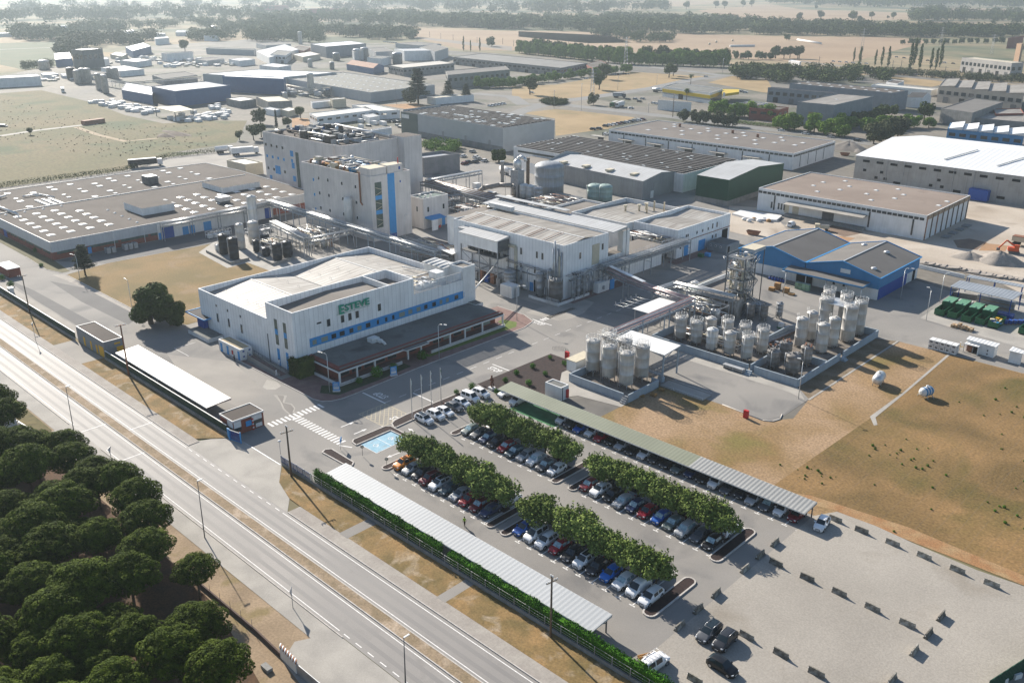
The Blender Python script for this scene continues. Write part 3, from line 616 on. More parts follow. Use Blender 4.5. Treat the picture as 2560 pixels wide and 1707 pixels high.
# roof plant rooms on the office
mb=MB();mb.box(-176.8,-169,150.2,154,10.6,13.3,wall_w2);mb.prism([(-177.2,149.6),(-168.6,149.6),(-168.6,154.4),(-177.2,154.4)],13.3,[13.3,13.3,13.6,13.6],sheet_white)
for x in(-176,-174,-172,-170):mb.box(x,x+.2,149.6,154.4,13.3,13.68,white)
mb.build('plant_room',t)
mb=MB();mb.box(-170.2,-167,146,148.5,10.6,13.1,wall_w2);mb.build('plant_room',t)
mb=MB();mb.box(-179,-173.2,131.5,135.8,12.0,12.25,sheet_white)
for x,y in((-178.8,131.7),(-173.5,131.7),(-178.8,135.6),(-173.5,135.6)):mb.tube((x,y,9.5),(x,y,12),.1,metal,5)
mb.box(-177.8,-174.5,132.4,134.9,10,11.5,metal_d);mb.build('plant_shelter',t)
mb=MB()
for i in range(7):mb.path([(-173+i*.2,137,11.2+.25*(i%2)),(-173+i*1.1,137+i,11.2),(-171+i*.8,148,11.2),(-171+i*.8,148,10.7)],.16,metal_l,6)
for i in range(9):mb.box(-173.5+(i%3)*2.6,-172+(i%3)*2.6,137+i,137.8+i,10.66,11.5+.3*(i%2),metal_l if i%2 else cream)
mb.build('roof_ductwork',t)
mb=MB();mb.box(-168,-166.2,138.6,143.6,10.66,11.4,white);mb.lathe(-167,139.5,[(.5,11.4),(.5,11.6),(.3,11.65)],metal_d,10);mb.lathe(-167,142,[(.5,11.4),(.5,11.6),(.3,11.65)],metal_d,10);mb.build('air_handler',t)
mb=MB()
for i in range(9):mb.beam((-185+i*1.3,149.6+.0,10.2+i*.12),(-184.6+i*1.3,151.4,10.2+i*.12),.12,.12,metal)
mb.beam((-186,150,10.1),(-173.4,149.2,11.4),.2,.3,metal_l);mb.beam((-182,144,10),(-176,146,10.3),.3,.3,metal_l);mb.build('pipe_gantry',t)
screen_m=mat('glass_screen',(0.5,0.55,0.6),None,1,0.3,fine=0,alpha=0.45)
mb=MB();mb.box(HX1-.12,HX1-.06,HY1+.2,151.8,10.66,12.7,screen_m)
mb.build('glass_balustrade',t)
mb=MB()
for i in range(7):mb.box(HX1-.14,HX1-.04,HY1+.2+i*2.65,HY1+.3+i*2.65,10.66,12.8,metal_l)
mb.box(HX1-.16,HX1-.04,HY1+.2,152,12.75,12.85,metal_l);mb.build('railing',t)
mb=MB();shell(mb,[(-169.2,152.2),(-163.9,152.2),(-163.9,156.6),(-169.2,156.6)],0,13.9,wall_w2,.2,13.2);mb.face([(-169,152.4,13.3),(-164.1,152.4,13.3),(-164.1,156.4,13.3),(-169,156.4,13.3)],taupe_roof);mb.build('stair_tower',t)
mb=MB();mb.box(-163.9,-160.9,153.8,156.5,0,4.1,wall_w2,grey_gravel);mb.build('annex',t)
# snow guards on the sheet roof
mb=MB()
for x in(-203,-198,-193,-188,-183,-178):
 for y,z in((106,9.6),(121,9.6),(131,9.35),(137,9.95),(147,9.9)):
  mb.tube((x,y,z),(x,y,z+.5),.03,metal_l,4);mb.tube((x+.8,y,z),(x+.8,y,z+.5),.03,metal_l,4);mb.tube((x,y,z+.5),(x+.8,y,z+.5),.03,metal_l,4)
mb.build('roof_anchor',t)
# low front range with flat roof, red fascia and white colonnade
t=thing('entrance_range','long low entrance building with dark flat roof, red fascia and white colonnade before the office','building')
FX0,FX1,FY0,FY1=-163.7,-152.2,104.2,154.6
mb=MB();mb.box(FX0,FX1,FY0,FY1,3.75,3.95,grey_gravel);mb.build('roof',t)
red_f=mat('red_fascia',(0.2,0.055,0.04),(0.16,0.045,0.035),0.5,0.8,seam=('auto',1.2,.04,.2))
mb=MB();mb.prism([(FX1-1.0,FY0+.1),(FX1+.1,FY0-.5),(FX1+.1,FY1+.5),(FX1-1.0,FY1)],3.6,[4.15,3.75,3.75,4.15],red_f)
mb.prism([(FX0,FY0+.35),(FX1-1.0,FY0+.35),(FX1+.1,FY0-.5),(FX0,FY0-.5)],3.6,[4.15,4.15,3.75,3.75],red_f);mb.build('fascia',t)
mb=MB();mb.box(FX1-.1,FX1+.35,FY0-.7,FY1+.6,3.05,3.35,white);mb.box(FX0,FX1-.1,FY0-.7,FY0-.35,3.05,3.35,white);mb.box(FX0,FX1+.1,FY0-.5,FY1+.5,3.36,3.58,dark);mb.build('beam',t)
for y in(FY0-.4,108.5,113.5,123.2,127.2,136.5,141.5,147.5,FY1+.2):
 mb=MB();mb.box(FX1-.05,FX1+.3,y-.17,y+.17,.4,3.05,white);mb.build('column',t)
mb=MB();mb.box(FX0,FX1-2.2,FY0+.8,FY1-.2,0.13,3.36,brick,brick);mb.build('wall',t)
for i,y in enumerate([105.4,108.8,112.2,115.6,119,125,133,136.4,139.8,143.2,146.6,150]):win(t,'x',FX1-2.2,y,y+2.6,.9,3.0,glass_b if i>6 and i%2 else glass,metal_d)
mb=MB();mb.box(FX1-2.2,FX1+.5,FY0-.6,121,0.1,.6,brickpave);mb.box(FX1-2.2,FX1+.5,129.5,FY1+.5,0.1,.6,brickpave);mb.build('terrace',t)
for a,c in((FY0-.7,121),(130,FY1+.6)):
 mb=MB();mb.box(FX1+.5,FX1+.7,a,c,.55,.8,white);mb.box(FX1+.5,FX1+.7,a,c,.1,.35,white);mb.build('balustrade',t)
mb=MB();mb.box(FX1-9,FX1+.6,FY0-.95,FY0-.72,0.1,.75,white);mb.box(FX1-1,FX1+1.6,121.6,128.6,3.3,3.5,white,grey_gravel);mb.build('porch',t)
mb=MB();mb.box(-160.8,-158.8,118.2,120.4,3.95,5.0,white);mb.box(-158.8,-157.4,119.4,120.3,4.1,4.8,white);mb.path([(-157.5,119.8,4.5),(-156.4,119.8,4.4),(-156,119.8,4.0)],.35,white,8);mb.build('air_handler',t)
# toilets hut beside the office
t=thing('changing_hut','small white hut with blue doors beside the office wall','hut')
block(t,rect(-190.1,-180.2,96.0,99.1),2.9,wall_w2,mat('sandy_roof',(0.4,0.32,0.2),(0.3,0.25,0.17),.5,.9),.12)
for x in(-189.3,-186.4,-181.4):door(t,'y',96.0,x,x+.9,2.3)
plate(t,'extinguisher_box','y',96,-184,-183.5,.8,1.8,red,.15)
for y in(96.5,98.1):
 for z in(.7,2.0):win(t,'x',-180.2,y,y+.7,z,z+.55,dblue,white)
t=thing('canopy','dark flat-roofed porch canopy with blue fascia at the office side door','canopy')
mb=MB();mb.prism(rect(-211.0,-201.8,98.8,103.5),3.9,4.0,mat('dark_slate',(0.05,0.045,0.045),None,1,.9),bottom=True);mb.build('roof',t)
mb=MB()
for a in(((-211.1,98.7),(-201.7,98.7)),((-201.7,98.7),(-201.7,103.6)),((-211.1,98.7),(-211.1,103.6))):mb.beam((*a[0],3.95),(*a[1],3.95),.15,.35,blue)
mb.build('fascia',t);mb=MB();mb.box(-206.6,-203.4,99.4,100.6,0.1,3.9,dblue);mb.build('door_lobby',t)
t=thing('loading_dock','low white-edged slab roof beside the changing hut','dock')
mb=MB();mb.box(-206,-196,96.3,100.4,0.1,1.15,white,grey_gravel);mb.build('slab',t)
# wheelchair ramp
t=thing('access_ramp','sloping access ramp with concrete walls and handrails below the office corner','ramp')
for y in(97.3,99.0):
 mb=MB();mb.prism([(-179.5,y),(-166,y),(-166,y+.2),(-179.5,y+.2)],.1,[1.4,.6,.6,1.4],concrete);mb.build('side_wall',t)
 mb=MB();mb.tube((-179.5,y+.1,2.1),(-166,y+.1,1.3),.05,metal_d,6)
 for k in range(8):mb.tube((-179.3+k*1.85,y+.1,1.3-k*.11),(-179.3+k*1.85,y+.1,2.1-k*.11),.04,metal_d,5)
 mb.build('handrail',t)
mb=MB();mb.prism([(-179.5,97.5),(-166,97.5),(-166,99),(-179.5,99)],.1,[.9,.15,.15,.9],brickpave);mb.build('floor',t)
# ------------------------------------------------------------------ production hall on the left
t=thing('production_hall','wide low production hall with dark roof full of skylights and brick base','factory hall')
HP=[(-297.3,97.9),(-297.3,178),(-299.5,178),(-299.5,199),(-360,202.2),(-388,201),(-391,160),(-391,97.9)]
mb=MB();Q=shell(mb,HP,2.6,6.05,mat('ribbed_white_cladding',(0.52,0.53,0.53),(0.47,0.48,0.49),.2,.6,stripe=('auto',.5,.15),streak=.2),.2,5.7,white);mb.build('cladding',t)
mb=MB();shell(mb,inset(HP,.12),0,2.6,brick,.2,2.5);mb.build('brick_base',t)
mb=MB();mb.face([(x,y,5.85)for x,y in Q],bitumen);mb.build('roof',t)
mb=MB();mb.box(-378,-376.7,98.2,178,5.86,6.1,white)if False else None
mb.beam((-350.5,98.2,6.0),(-350.5,199,6.0),.3,.3,white);mb.build('roof_gutter',t)
for k in range(4):
 y0=99.5+k*10.4;plate(t,'window','x',-297.42,y0,y0+9.4,1.75,2.55,glass_g,.05)
for k in range(9):
 x1=-299-k*7.2;plate(t,'window','y',98.02,x1-6.4,x1,1.75,2.55,glass_g,.05)
for k in range(9):plate(t,'downpipe','x',-297.3,107.5+k*10.4,107.65+k*10.4,0,6,white,.15)
mb=MB();mb.box(-297.35,-296.95,133.0,178,0,5.4,wall_w2);mb.build('whitewashed_wall',t)
for a,c,z in((134.6,138.8,4.2),(133.2,134.3,2.4),(142.0,144.2,2.9),(144.6,146.6,2.9),(150,153,3.2),(175,177.5,4)):door(t,'x',-296.95,a,c,z,dblue if a>134 and a<140 or a>170 else blue)
door(t,'x',-297.18,109,110.2,2.2);door(t,'y',98.02,-341,-338,2.6,dblue)
# roof houses
mb=MB();mb.box(-325.0,-310.5,134.6,146.6,5.9,8.5,wall_w2,bitumen);mb.build('roof_house',t)
mb=MB();mb.box(-340,-323.8,173.4,190,5.9,8.0,wall_w2,bitumen);mb.build('roof_house',t)
mb=MB();mb.box(-366,-360.5,160.5,165,5.9,9,metal_d,metal);mb.build('cooling_unit',t)
mb=MB();mb.box(-311,-307.5,163,167.5,6.6,8.2,metal_l);mb.box(-310.8,-307.7,163.2,167.3,5.9,6.6,metal_d);mb.build('air_handler',t)
pts=[]
for i in range(6):
 for j in range(4):pts.append((-307-6.85*i,101.9+j*6.4+.3*i))
skylights(t,pts[:23],5.86,1.15)
pts=[(-347,101.5+6.4*j)for j in range(4)]+[(-303-6.3*i,129.0+.2*i)for i in range(5)]
skylights(t,pts,5.86,.45)
pts=[(-302.5-i*6.6,150+6.8*j+.4*i)for i in range(5)for j in range(7)]
skylights(t,[p for p in pts if p[0]>-325 or p[1]<172][:32],5.86,1.15)
random.seed(3)
pts=[(-354-i*6.0,104+8.0*j+.5*i)for i in range(6)for j in range(11)if(i+2*j)%3 and not 0]
pts=[(x,y)for x,y in pts if x>-388]
mb=MB()
for x,y in pts:
 s=1.05 if(int(x+y)%3)else .7
 mb.box(x-s,x+s,y-s,y+s,5.86,6.08,sky_w)
o=mb.build('skylight',t);o['kind']='stuff'
mb=MB()
for i in range(4):mb.box(-372-i*3.0,-370.6-i*3,101+i*2.2,104+i*2.2,5.9,7.2+.3*(i%2),metal_l)
for i in range(18):
 mb.box(-352-(i%6)*2.2,-351-(i%6)*2.2,117+(i//6)*2.4,118.3+(i//6)*2.4,5.86,6.3,sky_w)
mb.path([(-342,104,6.6),(-372,103,6.6),(-378,112,6.6)],.4,white,8);mb.path([(-362,124,6.4),(-372,122,6.4),(-372,116,6.4)],.3,metal_l,6);mb.build('roof_vent',t)
# condenser groups by the hall
for i,(x,y)in enumerate([(-292.5,113.5),(-292.5,115.2),(-292.5,119.3),(-292.5,120.9),(-292.5,122.6)]):
 c=thing('air_condenser','grey box condenser, %s from the left at the hall brick wall'%ORD[i],'condenser',(x,y,0.05),0,'condensers beside the production hall')
 mb=MB();mb.box(-1,1,-.65,.65,.25,2.0,metal);mb.build('cabinet',c)
 mb=MB();mb.lathe(0,0,[(.5,2.0),(.5,2.12),(.42,2.14)],metal_d,12);mb.build('fan',c)
 mb=MB();mb.box(-.9,-.7,-.5,.5,0,.25,metal_d);mb.box(.7,.9,-.5,.5,0,.25,metal_d);mb.build('skid',c)
for i,(y0,y1,x)in enumerate([(145.5,154.2,-287.5),(157,167,-281)]):
 c=thing('chiller_cage','white steel frame cage holding chillers, %s of two along the hall road'%ORD[i],'frame',(x,y0,.05),0)
 L_=y1-y0;mb=MB()
 for k in range(5):
  for xx in(0,2.2):mb.tube((xx,L_*k/4,0),(xx,L_*k/4,2.3),.08,white,5)
 for z in(1.2,2.3):
  for xx in(0,2.2):mb.tube((xx,0,z),(xx,L_,z),.07,white,5)
  for k in range(5):mb.tube((0,L_*k/4,z),(2.2,L_*k/4,z),.07,white,5)
 mb.build('frame',c)
 for k in range(4):mb=MB();mb.box(.3,1.9,L_*k/4+.3,L_*(k+1)/4-.3,.1,1.1,white if i==0 else metal);mb.build('chiller',c)
# ------------------------------------------------------------------ concrete towers
t=thing('concrete_tower','tall concrete-panel process tower with a bright blue vertical stripe','building')
TX0,TX1,TY0,TY1=-281.3,-241.0,182.6,199.8
block(t,rect(TX0,TX1,TY0,TY1),22.45,wall_c,bitumen,.7)
mb=MB();mb.box(TX1-6.5,TX1-.4,TY0+.3,189.8,21.7,24.9,wall_c,cream);mb.box(TX1-4.5,TX1-.25,190.2,196.8,21.7,25.1,wall_c,cream);mb.build('roof_parapet_block',t)
plate(t,'window','x',TX1-.25,195.0,195.8,23.2,24.2,dblue)
plate(t,'blue_stripe','x',TX1,189.8,192.8,1.6,22.4,blue,.08);plate(t,'door','x',TX1,189.8,192.8,0,1.6,dblue,.1)
g_=plate(t,'stair_glazing','x',TX1,184.3,187.1,4.6,20.2,glass_g,.06)
for z in(9.3,14.3):plate(g_,'blue_spandrel','x',TX1+.06,184.3,187.1,z,z+1.4,blue,.03)
mb=MB()
for i,z in enumerate((5.2,6.9,10.9,12.6,15.9,17.6)):mb.beam((TX1+.1,184.5,z+(.9 if i%2 else 0)),(TX1+.1,186.9,z+(0 if i%2 else .9)),.04,.16,cream)
mb.build('stair_flight',g_)
win(t,'x',TX1,194.9,195.7,18.6,19.6,dblue,white)
for z in(17.9,12.5,7.1):
 for x,m_ in((-274.3,blue),(-271.0,glass),(-265.4,glass),(-257.2,glass),(-249.4,glass)):
  zz=z-(1.0 if x==-274.3 else 0);win(t,'y',TY0,x-.55,x+.55,zz-.65,zz+.65,m_,white)
mb=MB();mb.tube((-246.6,TY0-.35,13),(-246.6,TY0-.35,23.4),.28,rust,8);mb.tube((-246.6,TY0-.35,13),(-245.8,TY0-.2,12.2),.28,rust,8);mb.build('flue',t)
random.seed(11)
def roof_junk(t,x0,x1,y0,y1,z,n,mats,hi=2.6,ducts=8,name='roof_plant'):
 for k in range(n):
  x=random.uniform(x0,x1-2);y=random.uniform(y0,y1-2);a,c=random.uniform(1.2,3.8),random.uniform(1.2,3.2);h_=random.uniform(.9,hi);m_=random.choice(mats)
  mb=MB();r_=random.random()
  if r_<.55:
   mb.box(x,min(x+a,x1),y,min(y+c,y1),z,z+h_,m_)
   mb.box(x+.1,min(x+a,x1)-.1,y+.1,min(y+c,y1)-.1,z+h_,z+h_+.15,metal_d)
  elif r_<.8:mb.lathe(x+1,y+1,[(.7,z),(.7,z+h_),(.35,z+h_+.35)],m_,12)
  else:mb.tube((x,y,z+.9),(min(x+a,x1),y+.2,z+.9),.6,m_,10);mb.box(x,x+.3,y-.5,y+.5,z,z+.6,metal_d)
  mb.build(name,t)
 mb=MB()
 for k in range(ducts):
  x=random.uniform(x0,x1);y=random.uniform(y0,y1);zz=z+random.uniform(.4,1.6);m_=random.choice(mats)
  x2=random.uniform(x0,x1);y2=random.uniform(y0,y1)
  mb.path([(x,y,z),(x,y,zz),(x2,y,zz),(x2,y2,zz),(x2,y2,z)],random.uniform(.12,.4),m_,6)
 mb.build('ductwork',t)
roof_junk(t,TX0+1,TX1-7.5,TY0+1,TY1-1,21.8,46,[cream,metal_l,cream,metal,pine_w,metal_l,rust,wall_blue],2.2,22)
mb=MB();mb.tube((TX1-1,195.5,25.1),(TX1-1,195.5,27.2),.18,red,6);mb.build('beacon',t)
mb=MB();mb.lathe(0,0,[(1.0,0),(1.5,.2),(1.5,8.8),(1.2,9.5),(.5,9.9)],tank_w,20)
c=thing('storage_silo','tall smooth white silo against the concrete tower','silo',(-251.5,180.5,4.6));mb.build('shell',c)
mb=MB()
for a in range(4):mb.tube((1.2*math.cos(a*1.57+.8),1.2*math.sin(a*1.57+.8),-4.55),(1.2*math.cos(a*1.57+.8),1.2*math.sin(a*1.57+.8),.2),.15,metal,6)
for k in range(12):mb.tube((1.1*math.cos(k*.52),1.1*math.sin(k*.52),9.3),(1.1*math.cos(k*.52),1.1*math.sin(k*.52),10.4),.04,metal_l,4)
mb.build('leg_frame',c)
t=thing('concrete_block_building','long concrete-panel building with roof plant behind the striped tower','building')
block(t,[(-345.6,206.5),(-295.6,206.5),(-295.6,207.4),(-290.6,207.4),(-290.6,235.2),(-345.6,238)],24.0,wall_c,bitumen,.7)
mb=MB();mb.box(-296,-286.7,235.2,244.6,0,24.6,wall_c,bitumen);mb.build('stair_core',t)
for z,ws in((18.7,(-343.8,-339.5,-335.4,-331.1)),(13.9,(-343.6,-339.3,-335.1,-330.8)),(8.7,(-343.6,-339.2,-330.8))):
 for x in ws:win(t,'y',206.5,x-.8,x+.8,z-.7,z+.7,glass if z>15 or z<10 else blue,white,sub=False)
for x0,x1,z0,z1 in((-338,-334.2,7.1,10.6),(-343,-341.2,4.2,5.8),(-325.6,-323.4,15.9,18.3),(-325.4,-324,13.5,14.8),(-325.2,-323.2,11,13.4),(-325,-323,5.6,7.9)):plate(t,'blue_panel','y',206.5,x0,x1,z0,z1,blue,.08)
g_=plate(t,'stair_glazing','y',206.5,-321.8,-319.6,3,18,glass_g,.08)
roof_junk(t,-343,-292.5,208.5,233.5,23.3,66,[metal,metal_l,bitumen,metal_d,metal,wall_navy,cream],3.0,24)
mb=MB();mb.tube((-335,236.5,24.8),(-294,233.5,24.8),.5,white,8)
for k in range(6):mb.tube((-333+k*7.8,236.3-.5*k,23.2),(-333+k*7.8,236.3-.5*k,24.8),.15,metal,5)
mb.build('roof_pipe',t)
# small control building with blue awning
t=thing('control_building','two-storey grey panel building with a blue awning beside the tower','building')
block(t,rect(-249.5,-241.6,205.8,217.8),11.15,wall_c,mat('green_roof_sheet',(0.1,0.14,0.125),None,1,.8),.6,rim=white)
for x,y in((-246.5,208.5),(-244,209),(-243.4,211)):
 mb=MB();mb.lathe(x,y,[(.8,10.5),(.3,11.1),(.3,11.6),(.5,11.65),(.5,11.8)],white,12);mb.build('roof_fan',t)
for y in(207.5,214.9):win(t,'x',-241.6,y,y+1.1,6.0,8.0)
win(t,'y',205.8,-245.5,-244.5,6,8)
mb=MB();mb.prism([(-241.6,206.5),(-237.9,206.5),(-237.9,213.5),(-241.6,213.5)],3.9,[4.6,4.0,4.0,4.6],blue);mb.build('awning',t)
mb=MB();mb.box(-238.1,-237.9,206.5,206.8,0,3.9,white);mb.box(-238.1,-237.9,206.8,209.3,0,3.9,wall_w2);mb.build('awning_screen',t)
door(t,'x',-241.6,214.5,216,3)
mb=MB()
for k in range(5):mb.lathe(-239.8+.3*(k%2),209.2+k*.7,[(.28,0.05),(.28,.95)],red,10)
tag(mb.build('gas_drum'),'cluster of red drums under the blue awning','drum')
# ------------------------------------------------------------------ process building
t=thing('process_building','tall white corrugated-roof process building wrapped in pipes and silos','building')
PX0,PX1,PY0,PY1=-199.0,-154.6,181.4,201.2
mb=MB();shell(mb,rect(PX0,PX1,PY0,PY1),0,15.7,wall_w,.2,14.6);mb.build('wall',t)
mb=MB();mb.face([(PX0+.2,PY0+.2,15.2),(PX1-.2,PY0+.2,15.2),(PX1-.2,190.5,16.1),(PX0+.2,190.5,16.1)],sheet_w)
mb.face([(PX0+.2,190.5,16.1),(PX1-.2,190.5,16.1),(PX1-.2,PY1-.2,15.2),(PX0+.2,PY1-.2,15.2)],sheet_wy);rf=mb.build('roof',t)
mb=MB();mb.box(PX0+.3,PX1-.3,190.3,190.7,16.1,16.2,white);mb.build('ridge_cap',rf)
mb=MB()
for k in range(6):
 x=-195.5+k*6.4
 for dx in(0,1.2):mb.tube((x+dx,182.2,15.5),(x+dx,190.2,16.3),.07,rust,4)
mb.build('snow_guard',rf)
mb=MB();mb.box(PX0-3,-192,199.4,201.0,15.9,17.2,white);mb.build('roof_box',t)
for x,z in((-164.5,11.2),(-162.4,11.2),(-170.6,11.1),(-162.4,6),(-165.2,6.6),(-170.6,6.6),(-192.1,10.4)):win(t,'y',PY0,x-.45,x+.45,z-1.1,z+1.0)
win(t,'x',PX1,188.0,189,10.4,12.4);plate(t,'steel_door','x',PX1,193.8,197.0,7.5,13.4,cream,.12);win(t,'x',PX1,198,199,11,13)
plate(t,'doorway','y',PY0,-165.6,-163,0,3.6,dark,.04);door(t,'y',PY0,-167.2,-165.8,2.6);door(t,'y',PY0,-194.8,-193,11.8,blue,8.6)
mb=MB();mb.prism([(-207,201.4),(-153.2,201.4),(-153.2,208.2),(-207,208.2)],15.7,[15.95,15.95,16.5,16.5],sheet_white);mb.build('lean_to_roof',t)
mb=MB();mb.beam((-207,208.2,17.4),(-176,208.2,17.4),2.2,.15,sheet_white)
for k in range(6):mb.tube((-206+k*6,208.2,15),(-206+k*6,208.2,17.4),.08,metal,4)
for k in range(9):mb.tube((-206+k*6.6,207.9,0),(-206+k*6.6,207.9,16.3),.14,metal,6)
for k in range(12):mb.path([(-206+k*4,203+(k%3),14.6),(-196+k*3.2,203+(k%4),14.6)],.18,metal_d if k%2 else metal_l,6)
mb.build('lean_to_frame',t)
mb=MB();mb.box(-207,PX0,186,208,0,14.6,wall_w2,taupe_roof);mb.build('wing',t)
mb=MB();mb.box(-156.6,-154.6,208.2,211.4,0,14.8,wall_w2,taupe_roof);mb.build('stair_tower',t)
mb=MB();mb.box(-164,-154.8,211.4,229,0,6.6,wall_w,taupe_roof);mb.box(-158,-154.8,201.4,208.2,0,8.4,wall_w,taupe_roof);mb.build('low_wing',t)
for y in(203,204.6,206.2,214,218,221,224):win(t,'x',-154.8,y,y+.9,4.2,5.4)
# external steel platform with box enclosure
c=thing('equipment_platform','open steel platform tower with a white box roof against the process building','platform')
mb=MB()
for x in(-190.6,-183,-175.4):
 for y in(176.6,181.0):mb.beam((x,y,0),(x,y,14),.28,.28,metal)
for z in(4.2,8.6):
 for y in(176.6,181.0):mb.beam((-190.6,y,z),(-175.4,y,z),.2,.35,metal)
 for x in(-190.6,-183,-175.4):mb.beam((x,176.6,z),(x,181,z),.2,.35,metal)
for x0,x1 in((-190.6,-183),(-183,-175.4)):
 mb.beam((x0,176.6,.3),(x1,176.6,4.2),.12,.12,metal);mb.beam((x1,176.6,4.3),(x0,176.6,8.5),.12,.12,metal)
mb.build('steel_frame',c)
mb=MB();mb.box(-190.8,-175.2,176.4,181.1,8.7,8.85,metal_d);mb.build('deck',c)
mb=MB();mb.box(-190.9,-175.2,176.3,176.5,10.6,14.0,wall_w2);mb.box(-175.3,-175.15,176.5,181.2,10.6,14,metal_d);mb.build('side_panel',c)
mb=MB();mb.prism([(-191.1,176),(-175,176),(-175,181.3),(-191.1,181.3)],13.95,[14.05,14.05,14.7,14.7],sheet_white);mb.prism([(-194,178.6),(-191.1,178.6),(-191.1,181.3),(-194,181.3)],13.9,14.4,sheet_white);mb.build('roof',c)
mb=MB()
for k in range(9):mb.lathe(-189.5+k*1.7,178.8,[(.5,8.85),(.5,10.2+(k%3)*.5),(.2,10.8+(k%3)*.5)],metal_d if k%2 else metal,10)
for k in range(6):mb.box(-189.5+k*2.4,-188+k*2.4,178,179.6,.1,3.2-(k%2),dblue if k==3 else metal if k%2 else rust)
mb.path([(-176,181.2,12),(-172.5,181.2,12),(-172.5,181.2,1)],.5,cream,8);mb.build('machinery',c)
# silos and vessels at the corner
def vessel(name,label,cat,x,y,r_,z0,z1,m,legs=True,cone=True,rail=False,group=None,n=20,ladder=None,seams=True,grime=None):
 c=thing(name,label,cat,(x,y,0),0,group)
 mb=MB()
 prof=[(r_*.35,z0-(.5 if cone else 0)),(r_*.92,z0),(r_,z0+.12)]
 if seams:
  for k in(1,2):
   z=z0+(z1-z0)*k/3;prof+=[(r_,z-.05),(r_+.05,z),(r_,z+.05)]
 prof+=[(r_,z1-.15),(r_+.06,z1-.1),(r_+.06,z1),(r_*.93,z1+r_*.12),(r_*.7,z1+r_*.25),(r_*.3,z1+r_*.33)]
 mb.lathe(0,0,prof,m,n);mb.build('shell',c)
 mb=MB();mb.lathe(.1,0,[(.28,z1+r_*.3),(.28,z1+r_*.3+.3)],m,8);mb.tube((r_*.45,.2,z1+.1),(r_*.45,.2,z1+.7),.06,metal,5);mb.tube((-r_*.4,-.4,z1+.1),(-r_*.4,-.4,z1+.55),.05,metal,5);mb.build('manhole',c)
 if legs:
  mb=MB()
  for k in range(4):
   a=.78+k*math.pi/2;mb.tube((r_*.85*math.cos(a),r_*.85*math.sin(a),0),(r_*.85*math.cos(a),r_*.85*math.sin(a),z0+.3),.12,metal,5)
  mb.build('leg_frame',c)
 if rail:
  mb=MB();n_=14;zr=z1+.1;rr=r_*1.02
  for z in(zr+.4,zr+.75,zr+1.1):
   for k in range(n_):
    a,b_=2*math.pi*k/n_,2*math.pi*(k+1)/n_
    mb.tube((rr*math.cos(a),rr*math.sin(a),z),(rr*math.cos(b_),rr*math.sin(b_),z),.035,metal_l,4)
  for k in range(n_):a=2*math.pi*k/n_;mb.tube((rr*math.cos(a),rr*math.sin(a),zr-.1),(rr*math.cos(a),rr*math.sin(a),zr+1.1),.03,metal_l,4)
  mb.build('guard_rail',c)
 if ladder is not None:
  mb=MB();a=R(ladder);x_,y_=(r_+.25)*math.cos(a),(r_+.25)*math.sin(a);tx,ty=-math.sin(a)*.22,math.cos(a)*.22
  for s_ in(-1,1):mb.tube((x_+s_*tx,y_+s_*ty,.2),(x_+s_*tx,y_+s_*ty,z1+1),.035,metal_l,4)
  for k in range(int(z1/.45)):mb.tube((x_-tx,y_-ty,.4+k*.45),(x_+tx,y_+ty,.4+k*.45),.025,metal_l,4)
  mb.build('ladder',c)
 mb=MB()
 a=R((hash((round(x,1),round(y,1)))%90)+200);mb.path([(r_*.5*math.cos(a),r_*.5*math.sin(a),z1+r_*.2),(r_*1.15*math.cos(a),r_*1.15*math.sin(a),z1+.4),(r_*1.15*math.cos(a),r_*1.15*math.sin(a),.3)],.07,metal_l,5)
 for k in range(3):mb.tube((r_*1.0*math.cos(a+.7+k*.25),r_*1.0*math.sin(a+.7+k*.25),z0+.3),(r_*1.35*math.cos(a+.7+k*.25),r_*1.35*math.sin(a+.7+k*.25),z0+.3),.1,metal_d,6)
 mb.build('pipework',c)
 return c
vessel('process_silo','grey process silo with cone foot by the roller door of the process building','silo',-172.4,178.6,1.9,1.6,5.2,metal,rail=False)
vessel('process_column','tall slim grey column left of the corner silo','column',-161.2,179.2,1.1,.6,7.0,metal)
vessel('process_column','slim dust collector column at the process building corner','column',-158.6,180.2,.8,.6,8.2,metal)
vessel('process_silo','dark round reactor vessel standing at the process building corner','silo',-154.9,178.8,1.9,1.2,6.4,mat('grimy_steel',(0.2,0.19,0.18),(0.13,0.125,0.12),.6,.6,.3,streak=.4),rail=True)
for i,y in enumerate((183.5,185.6,187.9)):vessel('process_column','slim grey vessel, %s along the pipe-covered side of the process building'%ORD[i],'column',-152.6,y,.65,.6,5.4+.5*i,metal)
c=thing('facade_pipework','tangle of pipes and ducts running down the corner of the process building','pipework')
mb=MB();random.seed(5)
for k in range(6):mb.tube((-158.2+k*.62,181.05,.5),(-158.2+k*.62,181.05,12+random.uniform(-2,5)),random.uniform(.12,.3),random.choice([metal,cream,metal_l]),7)
mb.build('riser',c);mb=MB()
for z in(7.2,7.7,5.2):mb.path([(-176,181.0-(z>6)*.3,z),(-160,181-(z>6)*.3,z-.1)],.14,metal_d if z<6 else metal,6)
for k in range(16):
 y=random.uniform(182,200);z=random.uniform(4.5,7.4);mb.path([(-154,y,z),(-153.4,y,z),(-153.4,y+random.uniform(1,6),z),(-152.8,y+2,z-3),(-152.8,y+2,.3)],random.uniform(.06,.22),random.choice([metal,metal_d,metal_l,metal]),5)
for k in range(10):
 x=random.uniform(-172,-156);mb.path([(x,181,6.5),(x,180.3,6.5),(x,180.3,3),(x+1,179.5,3),(x+1,179.5,.4)],random.uniform(.06,.16),random.choice([metal,metal_d]),5)
mb.build('branch_pipe',c);mb=MB()
mb.beam((-154.2,182,7.1),(-151.4,182,7.1),.15,.2,metal)
